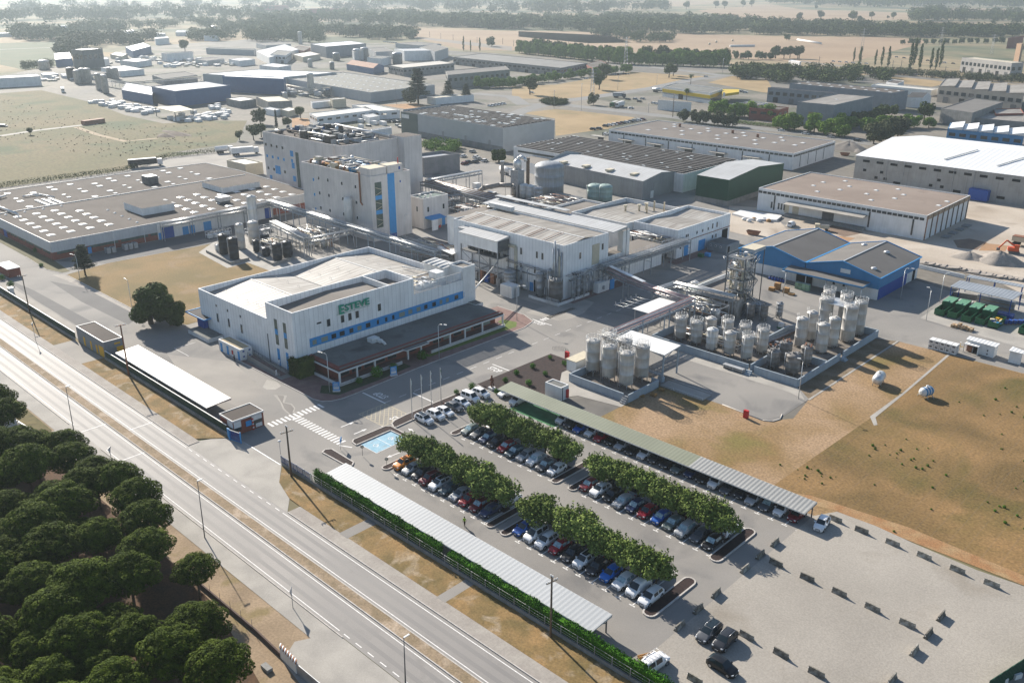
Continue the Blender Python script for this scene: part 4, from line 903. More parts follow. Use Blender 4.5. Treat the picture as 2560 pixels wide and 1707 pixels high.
for y in(183,187,191,195,199):
 mb.beam((-151.6,y,0),(-151.6,y,7.2),.18,.18,metal);mb.beam((-154.4,y,7.2),(-151.6,y,7.2),.15,.15,metal)
for z in(4.4,7.2):mb.beam((-151.6,182,z),(-151.6,200,z),.15,.2,metal)
mb.build('pipe_support',c)
t=thing('bund_wall','low white kerb wall and railings round the corner vessels','wall')
mb=MB();mb.box(-163,-152.0,176.4,176.65,0,.8,white);mb.box(-152.25,-152.0,176.65,190,0,.8,white);mb.build('kerb_wall',t)
mb=MB()
for k in range(10):mb.tube((-156+k*.5,176.2,0),(-156+k*.5,176.2,1.9),.05,white,4)
mb.tube((-156,176.2,1.9),(-151.5,176.2,1.9),.05,white,4);mb.tube((-156,176.2,1),(-151.5,176.2,1),.05,white,4);mb.build('railing',t)
t=thing('switch_room','pale grey steel container room by the crossing','container')
mb=MB();mb.box(-170,-165.6,172.2,175.4,.12,3.5,wall_w2,white)
for k in range(9):mb.box(-169.6+k*.45,-169.55+k*.45,172.17,172.2,.3,3.3,metal)
mb.build('body',t);plate(t,'door','x',-165.6,173,174.6,.2,2.9,metal_l)
t=thing('distribution_cabinet','white control cabinets beside a blue door below the pipe bridge','cabinet')
mb=MB();mb.box(-152.6,-150.9,192.5,197.6,.1,3,wall_w2);mb.lathe(-150.8,194.8,[(.4,1),(.4,2.0)],metal,10);mb.build('cabinet',t);plate(t,'door','x',-150.9,197.8,199.6,.1,3,blue,.3)
# ------------------------------------------------------------------ right-hand hall with parapet walls
t=thing('storage_building','white two-storey storage building with parapet roofs and blue doors','building')
mb=MB();shell(mb,rect(-172.2,-154.9,237.2,269.0),0,9.5,wall_w,.3,7.6);mb.build('wall',t)
mb=MB();mb.face([(-171.9,237.5,7.7),(-155.2,237.5,7.7),(-155.2,247,8.7),(-171.9,247,8.7)],sheet_w);mb.face([(-171.9,247,8.7),(-155.2,247,8.7),(-155.2,258,8.0),(-171.9,258,8.0)],sheet_wy)
mb.face([(-171.9,258,8.0),(-155.2,258,8.0),(-155.2,268.7,8.6),(-171.9,268.7,8.6)],sheet_w);mb.build('roof',t)
mb=MB();shell(mb,rect(-196,-172.5,233.5,264.5),0,9.3,wall_w2,.3,7.6);mb.build('rear_wall',t)
mb=MB();mb.face([(-195.7,233.8,7.6),(-172.8,233.8,7.6),(-172.8,243,8.4),(-195.7,243,8.4)],sheet_w);mb.face([(-195.7,243,8.4),(-172.8,243,8.4),(-172.8,264.2,7.8),(-195.7,264.2,7.8)],sheet_wy);mb.build('rear_roof',t)
for x,y in((-186,251),(-183,255),(-182.5,258.5),(-179,254),(-179.5,259),(-176,260)):
 mb=MB();mb.lathe(x,y,[(.35,7.9),(.35,9.6),(.8,10.3),(.7,10.4)]if x<-182 else[(.28,7.9),(.28,11.4),(.35,11.45)],cream,10);mb.build('roof_vent',t)
mb=MB();mb.box(-172.2,-154.8,236.6,237.15,5.1,5.3,metal);mb.box(-154.85,-154.7,237.2,269,5.0,5.2,rust);mb.build('band',t)
for y in(242.4,243.4,248.6,252.0,255.3,258.0,260.7):
 win(t,'x',-154.9,y-.45,y+.45,6.1-(.0),7.2 if y<256 else 8.0,glass)
for y,z in((258.4,3.3),(260.5,3.3),(239.5,3.4)):win(t,'x',-154.9,y-.5,y+.5,z-.6,z+.7)
door(t,'x',-154.9,241.6,244.0,4.1);door(t,'x',-154.9,250,254,3.6);plate(t,'doorway','x',-154.9,264.3,268,.4,4.6,dark,.03)
for x in(-170,-166):win(t,'y',237.2,x,x+1.5,2.2,4.2)
mb=MB();shell(mb,rect(-214,-198,234,262),0,6.5,wall_w2,.3,5.6);mb.face([(-213.7,234.3,5.7),(-198.3,234.3,5.7),(-198.3,261.7,5.7),(-213.7,261.7,5.7)],taupe_roof);mb.box(-198,-196,234,262,0,5.4,wall_w2,sheet_w);mb.build('rear_annex',t)
t=thing('grey_hut','small grey rendered hut with three white round-cornered windows','hut')
gh=mat('grey_render',(0.2,0.22,0.24),(0.17,0.19,0.2),.5,.9)
block(t,rect(-153.6,-146.3,253.5,261.4),2.9,gh,grey_roof,.05)
for x in(-152.6,-150.7,-148.8):win(t,'y',253.5,x,x+.6,1.7,2.3)
plate(t,'doorway','x',-146.3,254.2,255.4,.1,2.3,dark)
for i,(x,y)in enumerate(((-150.2,244.4),(-149,246.6))):
 c=thing('waste_bin',('dark green' if i==0 else 'blue')+' wheeled bin by the storage building doors','bin',(x,y,.05));mb=MB();mb.prism([(-.9,-.5),(.9,-.5),(.9,.5),(-.9,.5)],.15,1.1,green_c if i==0 else blue);mb.build('body',c)
 mb=MB();mb.prism([(-.95,-.55),(.95,-.55),(.95,.55),(-.95,.55)],1.1,[1.12,1.12,1.3,1.3],green_c if i==0 else blue);mb.build('lid',c)
# ------------------------------------------------------------------ big round tank, sheds
vessel('water_tank','large round grey fire-water tank with flat lid and red pipe','tank',-248.8,281.5,6.1,.2,11.6,mat('segmented_grey_tank',(0.3,0.32,0.34),(0.26,0.28,0.3),.3,.6,.2,seam=(('z',2.3,.06,.3),),streak=.4),legs=False,cone=False,n=36)
t=thing('grey_shed','long grey corrugated shed with bright white pitched roof','warehouse')
gP=[(-212.6,297.8),(-214,325.5),(-270.5,331.5),(-270.5,303.8)]
mb=MB();shell(mb,gP,0,8.0,grey_wall,.3,7.2);mb.build('wall',t)
mb=MB();mid0=(-213.2,311.5);mid1=(-270.2,317.6)
mb.face([(-212.9,298.1,7.6),(*mid0,9.6),(*mid1,9.6),(-270.2,304.1,7.6)],sheet_white);mb.face([(*mid0,9.6),(-214,325.2,7.6),(-270.2,331.2,7.6),(*mid1,9.6)],sheet_white)
mb.build('roof',t);mb=MB();mb.face([(-212.6,297.8,8.0),(-214,325.5,8.0),(-213.2,311.5,9.75)],grey_wall);mb.build('gable',t);mb=MB();mb.face([(-270.5,303.8,8),(-270.5,317.6,11),(-270.5,331.5,8)],grey_wall2);mb.build('gable',t)
for k in range(4):mb=MB();x=-222-k*13;mb.box(x-1.2,x+1.2,303,306.5,8.3,9.1,cream);mb.build('skylight',t)
plate(t,'door','x',-213.2,304,306,0,3,white,.4)
t=thing('green_shed','dark green metal shed with white pitched roof','warehouse')
gP=[(-182.1,312.7),(-184.0,360.3),(-199,360.5),(-197,312.9)]
mb=MB();shell(mb,gP,2.2,10.6,green_wall,.2,10.3);shell(mb,inset(gP,-.12),0,2.2,blockwall,.3,2);mb.build('wall',t)
mb=MB();mb.face([(-182.2,312.9,10.6),(-183.2,337,12.4),(-198.5,337,12.4),(-197,313,10.6)],sheet_white);mb.face([(-183.2,337,12.4),(-184,360,10.6),(-199,360,10.6),(-198.5,337,12.4)],sheet_white);mb.build('roof',t)
mb=MB();mb.face([(-182.1,312.7,10.6),(-184,360.3,10.6),(-183.1,337,12.5)],green_wall);mb.build('gable',t)
def warehouse(name,label,C_,L_,R_,h,wm,rm,par=.3,cat='warehouse',pitched=0,rim=None,base=None,dark_base=0,gable='auto'):
 """quad footprint from three surveyed roof corners (near, left, right) at height h"""
 c,l_,r_=(Vector(at(p,h))for p in(C_,L_,R_));f_=l_+r_-c
 t=thing(name,label,cat);P=[tuple(c),tuple(r_),tuple(f_),tuple(l_)]
 if not pitched:block(t,P,h,wm,rm,par,rim=rim)
 else:
  mb=MB();shell(mb,P,0,h,wm,.25,h-.4);mb.build('wall',t)
  g0,g1=(c+r_)/2,(l_+f_)/2;mb=MB();o_=.15
  mb.face([(*c,h+.05),(*g0,h+pitched),(*g1,h+pitched),(*l_,h+.05)],rm);mb.face([(*g0,h+pitched),(*r_,h+.05),(*f_,h+.05),(*g1,h+pitched)],rm);mb.build('roof',t)
  mb=MB();mb.face([(*c,h),(*r_,h),(*g0,h+pitched)],wm);mb.build('gable',t);mb=MB();mb.face([(*l_,h),(*g1,h+pitched),(*f_,h)],wm);mb.build('gable',t)
 t['_']=0;del t['_']
 return t,c,l_,r_
def fac(t,name,c,d,a0,a1,z0,z1,m,proud=.08):
 """plate on a facade running from corner c along vector d"""
 L_=d.length;u_=d/L_;n_=Vector((u_.y,-u_.x))
 if n_.dot(Vector(c))>0:n_=-n_
 p,q_=c+u_*a0,c+u_*a1;o_=n_*proud;i_=n_*-.02
 mb=MB();mb.prism([tuple(p+i_),tuple(q_+i_),tuple(q_+o_),tuple(p+o_)],z0,z1,m);return mb.build(name,t)
def roof_pts(c,l_,r_,nu,nv,skip=lambda i,j:False):
 return[tuple(c+(r_-c)*((i+.5)/nu)+(l_-c)*((j+.5)/nv))for i in range(nu)for j in range(nv)if not skip(i,j)]
def i5(a,b):return(1860+a/3.36,380+b/3.36)
t,c,l_,r_=warehouse('brown_roof_warehouse','white warehouse with brown gravel roof and a long loading canopy',i5(1540,535),i5(125,300),i5(1900,365),8.8,wall_w2,brown_roof,.35)
d=l_-c;n_w=34
for k in range(n_w):fac(t,'window',c,d,.8+k*1.88,2.35+k*1.88,6.9,7.8,glass)
for a in(4,19.5,57):fac(t,'glass_block_strip',c,d,a,a+.6,1.2,6.8,glass)
for a in(58,55,53.8,52.6):fac(t,'window',c,d,a,a+.7,1.8,4.2,glass)
fac(t,'doorway',c,d,33,37.5,.3,4.2,metal_d);fac(t,'door',c,d,47,49.5,1,4,cream);fac(t,'door',c,d,51,53,1,4,cream)
u_=d.normalized();n_=Vector((0,-1));p,q_=c+u_*20.5,c+u_*51.5
mb=MB();mb.prism([tuple(p),tuple(q_),tuple(q_+n_*4),tuple(p+n_*4)],5.0,[5.6,5.6,5.1,5.1],pale_conc);mb.build('loading_canopy',t)
mb=MB();mb.prism([tuple(p),tuple(q_),tuple(q_+n_*2.4),tuple(p+n_*2.4)],0,1.1,blockwall);mb.build('loading_platform',t)
e=r_-c
for k in range(9):fac(t,'concrete_pilaster',c,e,.2+k*5.2,.7+k*5.2,0,8.6,rust if k in(0,2)else wood,.25)
fac(t,'rusty_edge_beam',c,e,0,e.length,7.2,8.7,mat('rust_stained_concrete',(0.4,0.31,0.22),(0.25,0.17,0.11),.5,.9,fine=.2),.2)
for k in range(4):fac(t,'pit_frame',c+Vector((3,0)),e,8+k*7,12+k*7,0,.5,blockwall,2.5)
skylights(t,[tuple(at(i5(a,b_),8.5))for a,b_ in((665,255),(850,245),(583,283),(885,290),(805,318),(615,333),(1110,323),(1295,314),(1030,353),(1340,360),(1068,405),(1265,391),(1705,417),(1635,450))],8.45,.8)
# blue twin-gable works
t=thing('blue_twin_hall','blue corrugated works hall with twin grey pitched roofs and a front canopy','building')
def gable_hall(t,X0,X1,Y0,Y1,h,hr,base_w):
 xm=(X0+X1)/2;P=rect(X0,X1,Y0,Y1)
 mb=MB();mb.prism(P,3.2,h,wall_blue);mb.face([(X0,Y0,h),(X1,Y0,h),(xm,Y0,hr)],wall_blue);mb.face([(X1,Y1,h),(X0,Y1,h),(xm,Y1,hr)],wall_blue);mb.build('cladding',t)
 mb=MB();mb.prism(inset(P,.12),0,3.2,base_w);mb.build('wall',t)
 mb=MB();o_=.3
 mb.prism([(X0-o_,Y0-o_),(xm,Y0-o_),(xm,Y1+o_),(X0-o_,Y1+o_)],h,[h+.05,hr+.1,hr+.1,h+.05],grey_roof,bottom=False)if False else None
 mb.face([(X0-o_,Y0-o_,h+.02),(xm,Y0-o_,hr+.1),(xm,Y1+o_,hr+.1),(X0-o_,Y1+o_,h+.02)],grey_roof)
 mb.face([(xm,Y0-o_,hr+.1),(X1+o_,Y0-o_,h+.02),(X1+o_,Y1+o_,h+.02),(xm,Y1+o_,hr+.1)],grey_roof)
 rf=mb.build('roof',t);mb=MB();g_=.25
 for a,c_ in(((X0-o_,Y0-o_,h+.1),(xm,Y0-o_,hr+.2)),((xm,Y0-o_,hr+.2),(X1+o_,Y0-o_,h+.1)),((X1+o_,Y0-o_,h+.1),(X1+o_,Y1+o_,h+.1)),((X0-o_,Y0-o_,h+.1),(X0-o_,Y1+o_,h+.1)),((X0-o_,Y1+o_,h+.1),(xm,Y1+o_,hr+.2)),((xm,Y1+o_,hr+.2),(X1+o_,Y1+o_,h+.1))):mb.beam(a,c_,g_,g_,blue)
 mb.beam((xm,Y0,hr+.15),(xm,Y1,hr+.15),.4,.08,metal_l);mb.build('verge_trim',rf)
gable_hall(t,-113.0,-91.2,241.8,270.8,6.4,9.1,wall_w2)
gable_hall(t,-135.0,-113.3,241.8,270.8,6.4,9.1,wall_w2)
mb=MB();mb.prism([(-117.6,236.9),(-93.6,236.9),(-93.6,241.7),(-117.6,241.7)],4.3,[4.5,4.5,4.9,4.9],grey_roof);mb.beam((-117.7,236.8,4.45),(-93.5,236.8,4.45),.15,.45,wall_blue);mb.beam((-93.5,236.8,4.45),(-93.5,241.7,4.6),.15,.45,wall_blue)
mb.beam((-117.7,236.8,4.45),(-117.7,241.7,4.6),.15,.45,wall_blue);mb.build('canopy',t)
for x in(-116.6,-110.5,-104.4,-98.3,-94):mb=MB();mb.tube((x,237.3,0),(x,237.3,4.3),.14,metal_l,8);mb.build('column',t)
plate(t,'doorway','y',241.7,-115.5,-110.5,0,4,dark,.1);plate(t,'sign_panel','y',241.7,-102.5,-99.6,5.9,7.1,white,.08)
plate(t,'roller_door','x',-91.3,242.5,262,0,3.4,dblue,.2);plate(t,'door','x',-91.3,264,266.5,.1,3.1,white,.1);plate(t,'doorway','x',-91.3,266.8,268.6,.1,3.1,dark,.08)
for x in(-104.5,-101.5):win(t,'y',241.92,x,x+.9,1.8,2.7)
for x,y,z in((-106.5,266,8),(-98,262,8.2),(-95,246.5,7.2)):
 mb=MB();mb.lathe(x,y,[(.5,z-.8),(.5,z),(.9,z+.1),(.8,z+.5),(.3,z+.75)],metal_l,12);mb.build('turbine_vent',t)
# ------------------------------------------------------------------ tank farm
t=thing('bund_wall','blue-grey concrete bund wall enclosing the large tank farm','wall')
mb=MB()
for a,c_ in(((-118,172.7),(-91.4,172.7)),((-89.9,172.7),(-79.3,172.7)),((-79.3,172.7),(-79.3,193.4)),((-79.3,195),(-79.3,214.6)),((-79.3,214.6),(-87,214.6)),((-118,172.7),(-118,182)),((-87.5,187),(-79.3,187)),((-91,173),(-91,187)),((-97,202),(-87,214.6)),((-97,187),(-97,202)),((-118,189),(-97,189))):
 mb.beam((a[0],a[1],.95),(c_[0],c_[1],.95),.28,1.9,bluewall)
mb.build('wall',t)
mb=MB()
for k in range(3):mb.box(-91.4,-89.9,171.6-k*.4-.0,172.0-k*.4,0,.9-k*.3,bluewall);mb.box(-79.1+k*.4,-78.7+k*.4,193.4,195,0,.9-k*.3,bluewall)
mb.build('steps',t)
patch('bund_floor',[(-117.8,172.9),(-79.5,172.9),(-79.5,214.4),(-87.2,214.4),(-97,202),(-97,189),(-117.8,189)],mat('stained_concrete',(0.14,0.12,0.1),(0.22,0.19,0.16),.4,.9,fine=.2,third=((0.07,0.055,0.045),.6,.55,.75)),.12)
tk=[(-113.8,178.7,1.38,5.8,0),(-109.3,178.7,1.4,5.8,1),(-104.2,177.6,1.36,5.6,2),(-99.6,178.0,1.36,5.9,0),(-95.1,178.2,1.36,5.9,1),(-94.7,184.6,1.34,6.0,1),(-109.4,185.4,1.34,5.0,0),(-104.6,185.2,1.36,5.6,1),(-100.1,185.8,1.34,5.3,1)]
for i,(x,y,r_,h,rl)in enumerate(tk):
 nm=('bright white tank in the middle of the front row of the bund' if rl==2 else '%s steel tank from left, %s row of the nine-tank bund%s'%(ORD[i if i<5 else(3 if i==5 else i-6)],'front' if i<5 else 'back',', with railing' if rl==1 else ''))
 vessel('storage_tank',nm,'tank',x,y,r_,.9,h,tank_w if rl==2 else tank_m,rail=rl==1 or i==0,group='steel tanks in the large bund',ladder=200 if i%2 else None)
gr=mat('soot_stained_tank',(0.3,0.28,0.26),(0.16,0.15,0.14),.5,.7,.2,streak=.8)
for i,(x,y,r_,h)in enumerate([(-88.5,178.6,1.46,4.3),(-83.6,178.5,1.6,4.6),(-83.8,185.2,1.36,4.6),(-88.8,185.0,1.38,4.4)]):
 c=vessel('mixing_tank','squat stained tank with blackened lid, %s corner of the small front bund'%('front left','front right','back right','back left')[i],'tank',x,y,r_,.8,h,gr,group='stained squat tanks')
 mb=MB();random.seed(i)
 for k in range(9):a=random.uniform(0,6.3);rr=random.uniform(0,r_*.8);mb.lathe(rr*math.cos(a),rr*math.sin(a),[(.18,h+.1),(.15,h+random.uniform(.5,1.0))],metal_d if i<2 else rust,6)
 mb.build('lid_fitting',c)
for i,(x,y,r_,h)in enumerate([(-90.3,195.2,1.42,7.2),(-90.5,200.7,1.38,7.3),(-84.8,195.1,1.4,7.2),(-84.5,200.2,1.36,7.4)]):
 vessel('storage_tank','slender steel silo, %s of the four shorter silos right of the bund'%('front left','back left','front right','back right')[i],'tank',x,y,r_,.5,h,tank_m,ladder=160,group='slender steel silos')
for i,(x,y,r_,h)in enumerate([(-83.5,206.3,1.72,9.0),(-83.6,212.3,1.55,8.7),(-91.0,209.2,1.6,8.6),(-88.0,213.6,1.55,8.9),(-93.0,214.4,1.5,8.8)]):
 vessel('storage_tank','tallest steel silo group: %s'%('thick silo nearest the grass','silo at the right end','silo at the left end','silo behind the linking roof','rearmost silo with a railing on top')[i],'tank',x,y,r_,.5,h,tank_m,rail=True,group='tall railed steel silos')
c=thing('walkway_roof','pale flat roof linking the tall railed silos','roof');mb=MB();mb.box(-91.5,-84.8,207.6,213.2,8.0,8.15,metal_l)
mb.build('deck',c);mb=MB()
for x,y in((-91.3,207.8),(-85,207.8),(-91.3,213),(-85,213)):mb.tube((x,y,.1),(x,y,8),.1,metal,5)
mb.build('post',c)
# six silos in their own bund
t=thing('bund_wall','square blue-grey bund wall around the six big silos','wall')
mb=MB()
for a,c_ in(((-117.3,140.5),(-102.4,140.5)),((-101.2,140.6),(-101.2,151.5)),((-117.3,140.5),(-117.3,158)),((-101.2,151.5),(-103,151.5))):mb.beam((a[0],a[1],.95),(c_[0],c_[1],.95),.28,1.9,bluewall)
mb.build('wall',t);mb=MB()
for k in range(4):mb.box(-102.4,-101.0,139.3+k*.3,139.6+k*.3,0,.4+k*.4,metal)
mb.build('steps',t)
patch('bund_floor',rect(-117.2,-101.3,140.6,158),MATS['stained_concrete'],.12)
for i,(x,y,h)in enumerate([(-116.0,147.0,8.2),(-111.1,146.6,8.3),(-106.0,146.2,8.3),(-106.0,151.8,8.2),(-116.0,152.8,8.0),(-111.2,152.4,8.0)]):
 vessel('storage_silo','big pale steel silo with railed top, %s of six'%('front left','front middle','front right','back right','back left','back middle')[i],'silo',x,y,1.56,1.3,h,tank_m,rail=True,ladder=190,group='six silos in the square bund',n=24)
mb=MB()
for k in range(8):mb.beam((-116+k*1.4,149.9,8.6),(-114.8+k*1.4,149.9,8.6),.9,.08,metal_d)
for y in(149.4,150.4):
 for z in(9.1,9.6):mb.tube((-117,y,z),(-104,y,z),.035,metal_l,4)
mb.build('catwalk').data;c=bpy.data.objects['catwalk'];tag(c,'raised steel catwalk between the two rows of big silos','catwalk')
t=thing('tanker_canopy','white flat canopy on steel posts beside the six silos','canopy')
mb=MB();cp=[A(2,2,1400,125,6.8),A(2,2,1550,35,6.8),A(2,1,1095,1465,6.8)];cp.append((cp[0][0]+cp[2][0]-cp[1][0],cp[0][1]+cp[2][1]-cp[1][1]))
mb.prism(cp,6.65,6.85,white);mb.build('roof',t)
mb=MB()
for p in inset(cp,.4):mb.beam((p[0],p[1],0),(p[0],p[1],6.7),.3,.3,bluewall)
for a,c_ in zip(inset(cp,.4),inset(cp,.4)[1:]):mb.beam((*a,6.5),(*c_,6.5),.2,.35,bluewall)
p=inset(cp,.4)[0]
for z in(1.9,2.4,2.9):mb.tube((p[0],p[1],z),(p[0]-4,p[1],z),.05,bluewall,4)
mb.box(p[0]-4,p[0],p[1]-.6,p[1]+.6,1.7,1.8,metal);mb.beam((p[0],p[1],5),(p[0],p[1]+3,6.5),.12,.12,bluewall);mb.build('steel_frame',t)
mb=MB();mb.box(p[0]-.9,p[0]+.3,p[1]-.5,p[1]+.5,0,1.4,bluewall);mb.build('plinth',t)
t=thing('weighbridge','pale sunken weighbridge platform beside the tanker yard','platform');mb=MB();mb.box(-101.2,-90.3,152.2,155.6,0.02,.35,pale_conc);mb.build('deck',t);mb=MB()
for y in(152.2,155.6):mb.tube((-101.2,y,.75),(-90.3,y,.75),.04,metal_l,4)
for x in(-101.2,-97.6,-94,-90.3):mb.tube((x,152.2,0),(x,152.2,.75),.04,metal_l,4)
mb.build('railing',t)
t=thing('utility_hut','small white flat-roofed utility hut behind the green canopy','hut');block(t,rect(-116.4,-111.9,131.4,133.9),3.1,wall_w2,grey_gravel,.15,rim=white);plate(t,'hose_cabinet','x',-111.9,133.0,133.7,.3,2.2,red,.3)
plate(t,'downpipe','x',-111.9,131.8,131.95,0,3,metal_d,.1)
t=thing('utility_hut','cream-roofed white cabinet between the mulch garden and the silos','hut');mb=MB();mb.box(-121.9,-119.2,144.9,151,0,2.7,wall_w2,cream);mb.build('body',t);mb=MB();mb.box(-122.1,-119,144.7,151.2,2.7,2.85,cream);mb.build('roof',t)
t=thing('scaffold_stack','stack of pale bench-like pallets against the bund wall','stack');mb=MB();mb.box(-96.8,-91.6,170.6,171.8,.9,1.05,metal_l);mb.box(-96.8,-91.6,170.6,171.8,.5,.6,metal_l);mb.build('platform',t);mb=MB()
for x in(-96.6,-94.2,-91.8):mb.box(x-.08,x+.08,170.7,171.7,0,.9,metal)
mb.build('leg',t)
for i,p in enumerate(((2,2,1300,500),(2,2,1375,450),(2,2,1190,505))):
 x,y=A(*p);t=thing('wooden_pallet_stack','stack of old wooden pallets, %s by the six-silo bund wall'%('middle and largest','right-hand','left, half hidden')[i],'pallets',(x,y,.06),R(20*i))
 for k in range(4-i):
  mb=MB()
  for s_ in range(5):mb.box(-.6,.6,-.5+s_*.22,-.38+s_*.22,k*.16+.1,k*.16+.14,pine_w)
  for s_ in(-.5,0,.5):mb.box(s_-.05,s_+.05,-.5,.5,k*.16,k*.16+.1,pine_w)
  mb.build('pallet',t)
for p,lb in(((3,2,1010,390),'grey horizontal storage vessel lying on the dry grass'),((3,2,1445,510),'blue and white striped vessel lying on its legs in the field')):
 x,y=A(*p);st='striped' in lb;t=thing('spare_vessel',lb,'tank',(x,y,.06),R(100 if not st else 70))
 mb=MB();r_=1.15 if not st else 1.0;L_=1.6 if not st else 1.0;prof=[(0.3,-L_-.75),(r_*.75,-L_-.5),(r_,-L_),(r_,L_),(r_*.75,L_+.5),(.3,L_+.75)]
 mb.lathe(0,0,prof,metal_l if not st else tank_w,18)
 if st:
  for z in(-.8,0,.8):mb.lathe(0,0,[(r_+.03,z-.2),(r_+.03,z+.2)],wall_blue,18)
 mb.v=[(z,y_,x_+r_+.35)for x_,y_,z in mb.v];mb.f=[f[::-1]for f in mb.f];mb.build('shell',t)
 mb=MB()
 for a in(-1,1):
  for b_ in(-.6,.6):mb.tube((a*L_*.8,b_*1.6*(1.5 if st else 1),0),(a*L_*.8,b_,1.0),.09,metal,5)
 mb.build('leg',t);mb=MB();mb.tube((0,0,2*r_+.2),(0,0,2*r_+.7),.25,metal_l,8);mb.tube((L_*.6,.3,2*r_),(L_*.6,.3,2*r_+.6),.1,metal,6);mb.build('nozzle',t)
# ------------------------------------------------------------------ black tanks with bund (left centre)
t=thing('bund_wall','low pale bund wall around the black tanks','wall');mb=MB()
def j3(a,b):return(500+a/5.88,460+b/5.88)
bw=[at(j3(95,1010)),at(j3(455,1190)),at(j3(725,1120))]
mb.beam((*bw[0],.45),(*bw[1],.45),.25,.9,blockwall);mb.beam((*bw[1],.45),(*bw[2],.45),.25,.9,blockwall)
bx=[at(j3(850,1090)),at(j3(1070,1200)),at(j3(1330,1120)),at(j3(760,1050))]
mb.beam((*bx[0],.45),(*bx[1],.45),.25,.9,blockwall);mb.beam((*bx[1],.45),(*bx[2],.45),.25,.9,blockwall);mb.build('wall',t)
patch('concrete_pad',[at(j3(-20,1010)),at(j3(400,1240)),at(j3(700,1160)),at(j3(1050,1290)),at(j3(1900,1080)),at(j3(1300,860)),at(j3(700,700)),at(j3(200,860))],pale_conc,.1)
for i,(b_,tp,r_,m_,lb)in enumerate([((345,1040),(345,750),1.5,tank_k,'black tank, left of the front pair'),((495,1115),(470,800),1.5,tank_k,'black tank, right of the front pair'),((255,1000),(250,895),.85,tank_w,'small white tank beside the front black pair'),((820,1010),(800,830),.95,tank_k,'slim black tank in the middle'),((950,915),(935,745),1.5,tank_k,'black tank with a railed lid at the back'),((960,1070),(955,940),1.25,tank_k,'short black tank at the front right'),((1130,1130),(1100,880),1.5,tank_k,'tall black tank at the right front'),((1280,1085),(1250,850),1.5,tank_k,'tall black tank at the far right'),((600,960),(580,590),1.3,tank_m,'tall steel silo, left of the pair behind the black tanks'),((790,880),(770,560),1.75,tank_m,'tall steel silo, right of the pair behind the black tanks'),((1110,900),(1100,780),1.5,tank_m,'short steel tank among the black tanks'),((790,720),(740,180),1.55,tank_w,'very tall white silo beside the pipe bridge')]):
 bb=j3(*b_);h=height(bb,j3(*tp));x,y=at(bb)
 vessel('storage_tank',lb,'tank',x-.3,y+.6,r_,.3,h-.3,m_,legs=False,group='black tank group' if m_ is tank_k else None,rail=(i==4),ladder=170 if r_>1.4 and i%2 else None)
# ------------------------------------------------------------------ pipe bridges
def rack(label,pts,z,wd=2.4,n=6,r_=.16,post=9,deck=True,mats=None,roof=None,levels=2,rail=False,thick=1.3,pm=None):
 r_*=.62
 t=thing('pipe_bridge',label,'pipe bridge');mats=mats or[metal_l,metal,metal,metal_l,metal_d]
 fb,pb=MB(),MB()
 for si,(a,c_)in enumerate(zip(pts,pts[1:])):
  a,c_=Vector(a),Vector(c_);d=c_-a;L_=d.length;u_=d/L_;s_=Vector((-u_.y,u_.x))*wd/2
  for sg_ in(-1,1):
   for zz in((z,z-thick)if levels>1 else(z,)):fb.beam((*(a+s_*sg_),zz),(*(c_+s_*sg_),zz),.16,.2,pm or metal)
   k=int(L_/1.8)
   for i in range(k):
    p,q_=a+u_*(L_*i/k)+s_*sg_,a+u_*(L_*(i+1)/k)+s_*sg_
    if levels>1:fb.beam((*p,z-thick if i%2 else z),(*q_,z if i%2 else z-thick),.07,.07,pm or metal)
    if rail:fb.tube((*p,z),(*p,z+1.1),.035,metal,4)
   if rail:fb.tube((*(a+s_*sg_),z+1.1),(*(c_+s_*sg_),z+1.1),.04,metal,4);fb.tube((*(a+s_*sg_),z+.6),(*(c_+s_*sg_),z+.6),.03,metal,4)
  k=max(2,int(L_/1.6))
  for i in range(k+1):
   p=a+u_*(L_*i/k)
   for zz in((z,z-thick)if levels>1 else(z,)):fb.beam((*(p-s_),zz),(*(p+s_),zz),.1,.12,pm or metal)
  for j in range(n):
   f_=-1+2*(j+.5)/n;m_=mats[j%len(mats)];rr=r_*(1,.6,.8,1.2,.5)[j%5]
   pb.tube((*(a+s_*f_),z+.1+rr),(*(c_+s_*f_),z+.1+rr),rr,m_,6)
   if levels>1:pb.tube((*(a+s_*f_),z-thick+.1+rr),(*(c_+s_*f_),z-thick+.1+rr),rr,mats[(j+2)%len(mats)],6)
  k=max(1,round(L_/post))
  for i in range(k+1):
   p=a+u_*(L_*i/k)
   if i or not si:
    bb=MB();[bb.beam((*(p+s_*sg_*.9),0),(*(p+s_*sg_*.9),z),.22,.22,pm or metal)for sg_ in(-1,1)]
    bb.beam((*(p-s_*.9),z*.6),(*(p+s_*.9),z*.6),.1,.1,pm or metal);bb.build('support_frame',t)
 fb.build('truss',t);pb.build('pipe_run',t);return t
rack('long pipe bridge from the production hall past the striped tower to the process building',[(-297.5,177.5),(-270,176.8),(-245,175.9),(-222,175.6),(-199.5,175.0)],6.6,2.6,7,.2,10,rail=True,pm=bluewall)
rack('pipe bridge along the front of the production hall',[(-294.3,133.5),(-294.6,155),(-296,177)],6.3,2.2,6,.16,9)
rack('pipe bridge over the black tanks',[(-268.5,161),(-241.8,156.6)],6.6,2.6,7,.2,9,pm=metal_l)
rack('short pipe bridge linking the black tanks with the long bridge',[(-241.8,156.6),(-240.5,174.5)],6.2,1.6,5,.12,9)
rack('pipe bridge between the two white buildings over the inner road',[(-152.4,196),(-151.6,217),(-151.6,238)],7.3,3.0,8,.18,11,rail=True)
rack('pipe bridge from the process building to the pump house',[(-152,197.2),(-142,193.5),(-131,191.6),(-119.5,190.3)],6.6,2.0,6,.15,10,mats=[pink,metal_l,metal,pink])
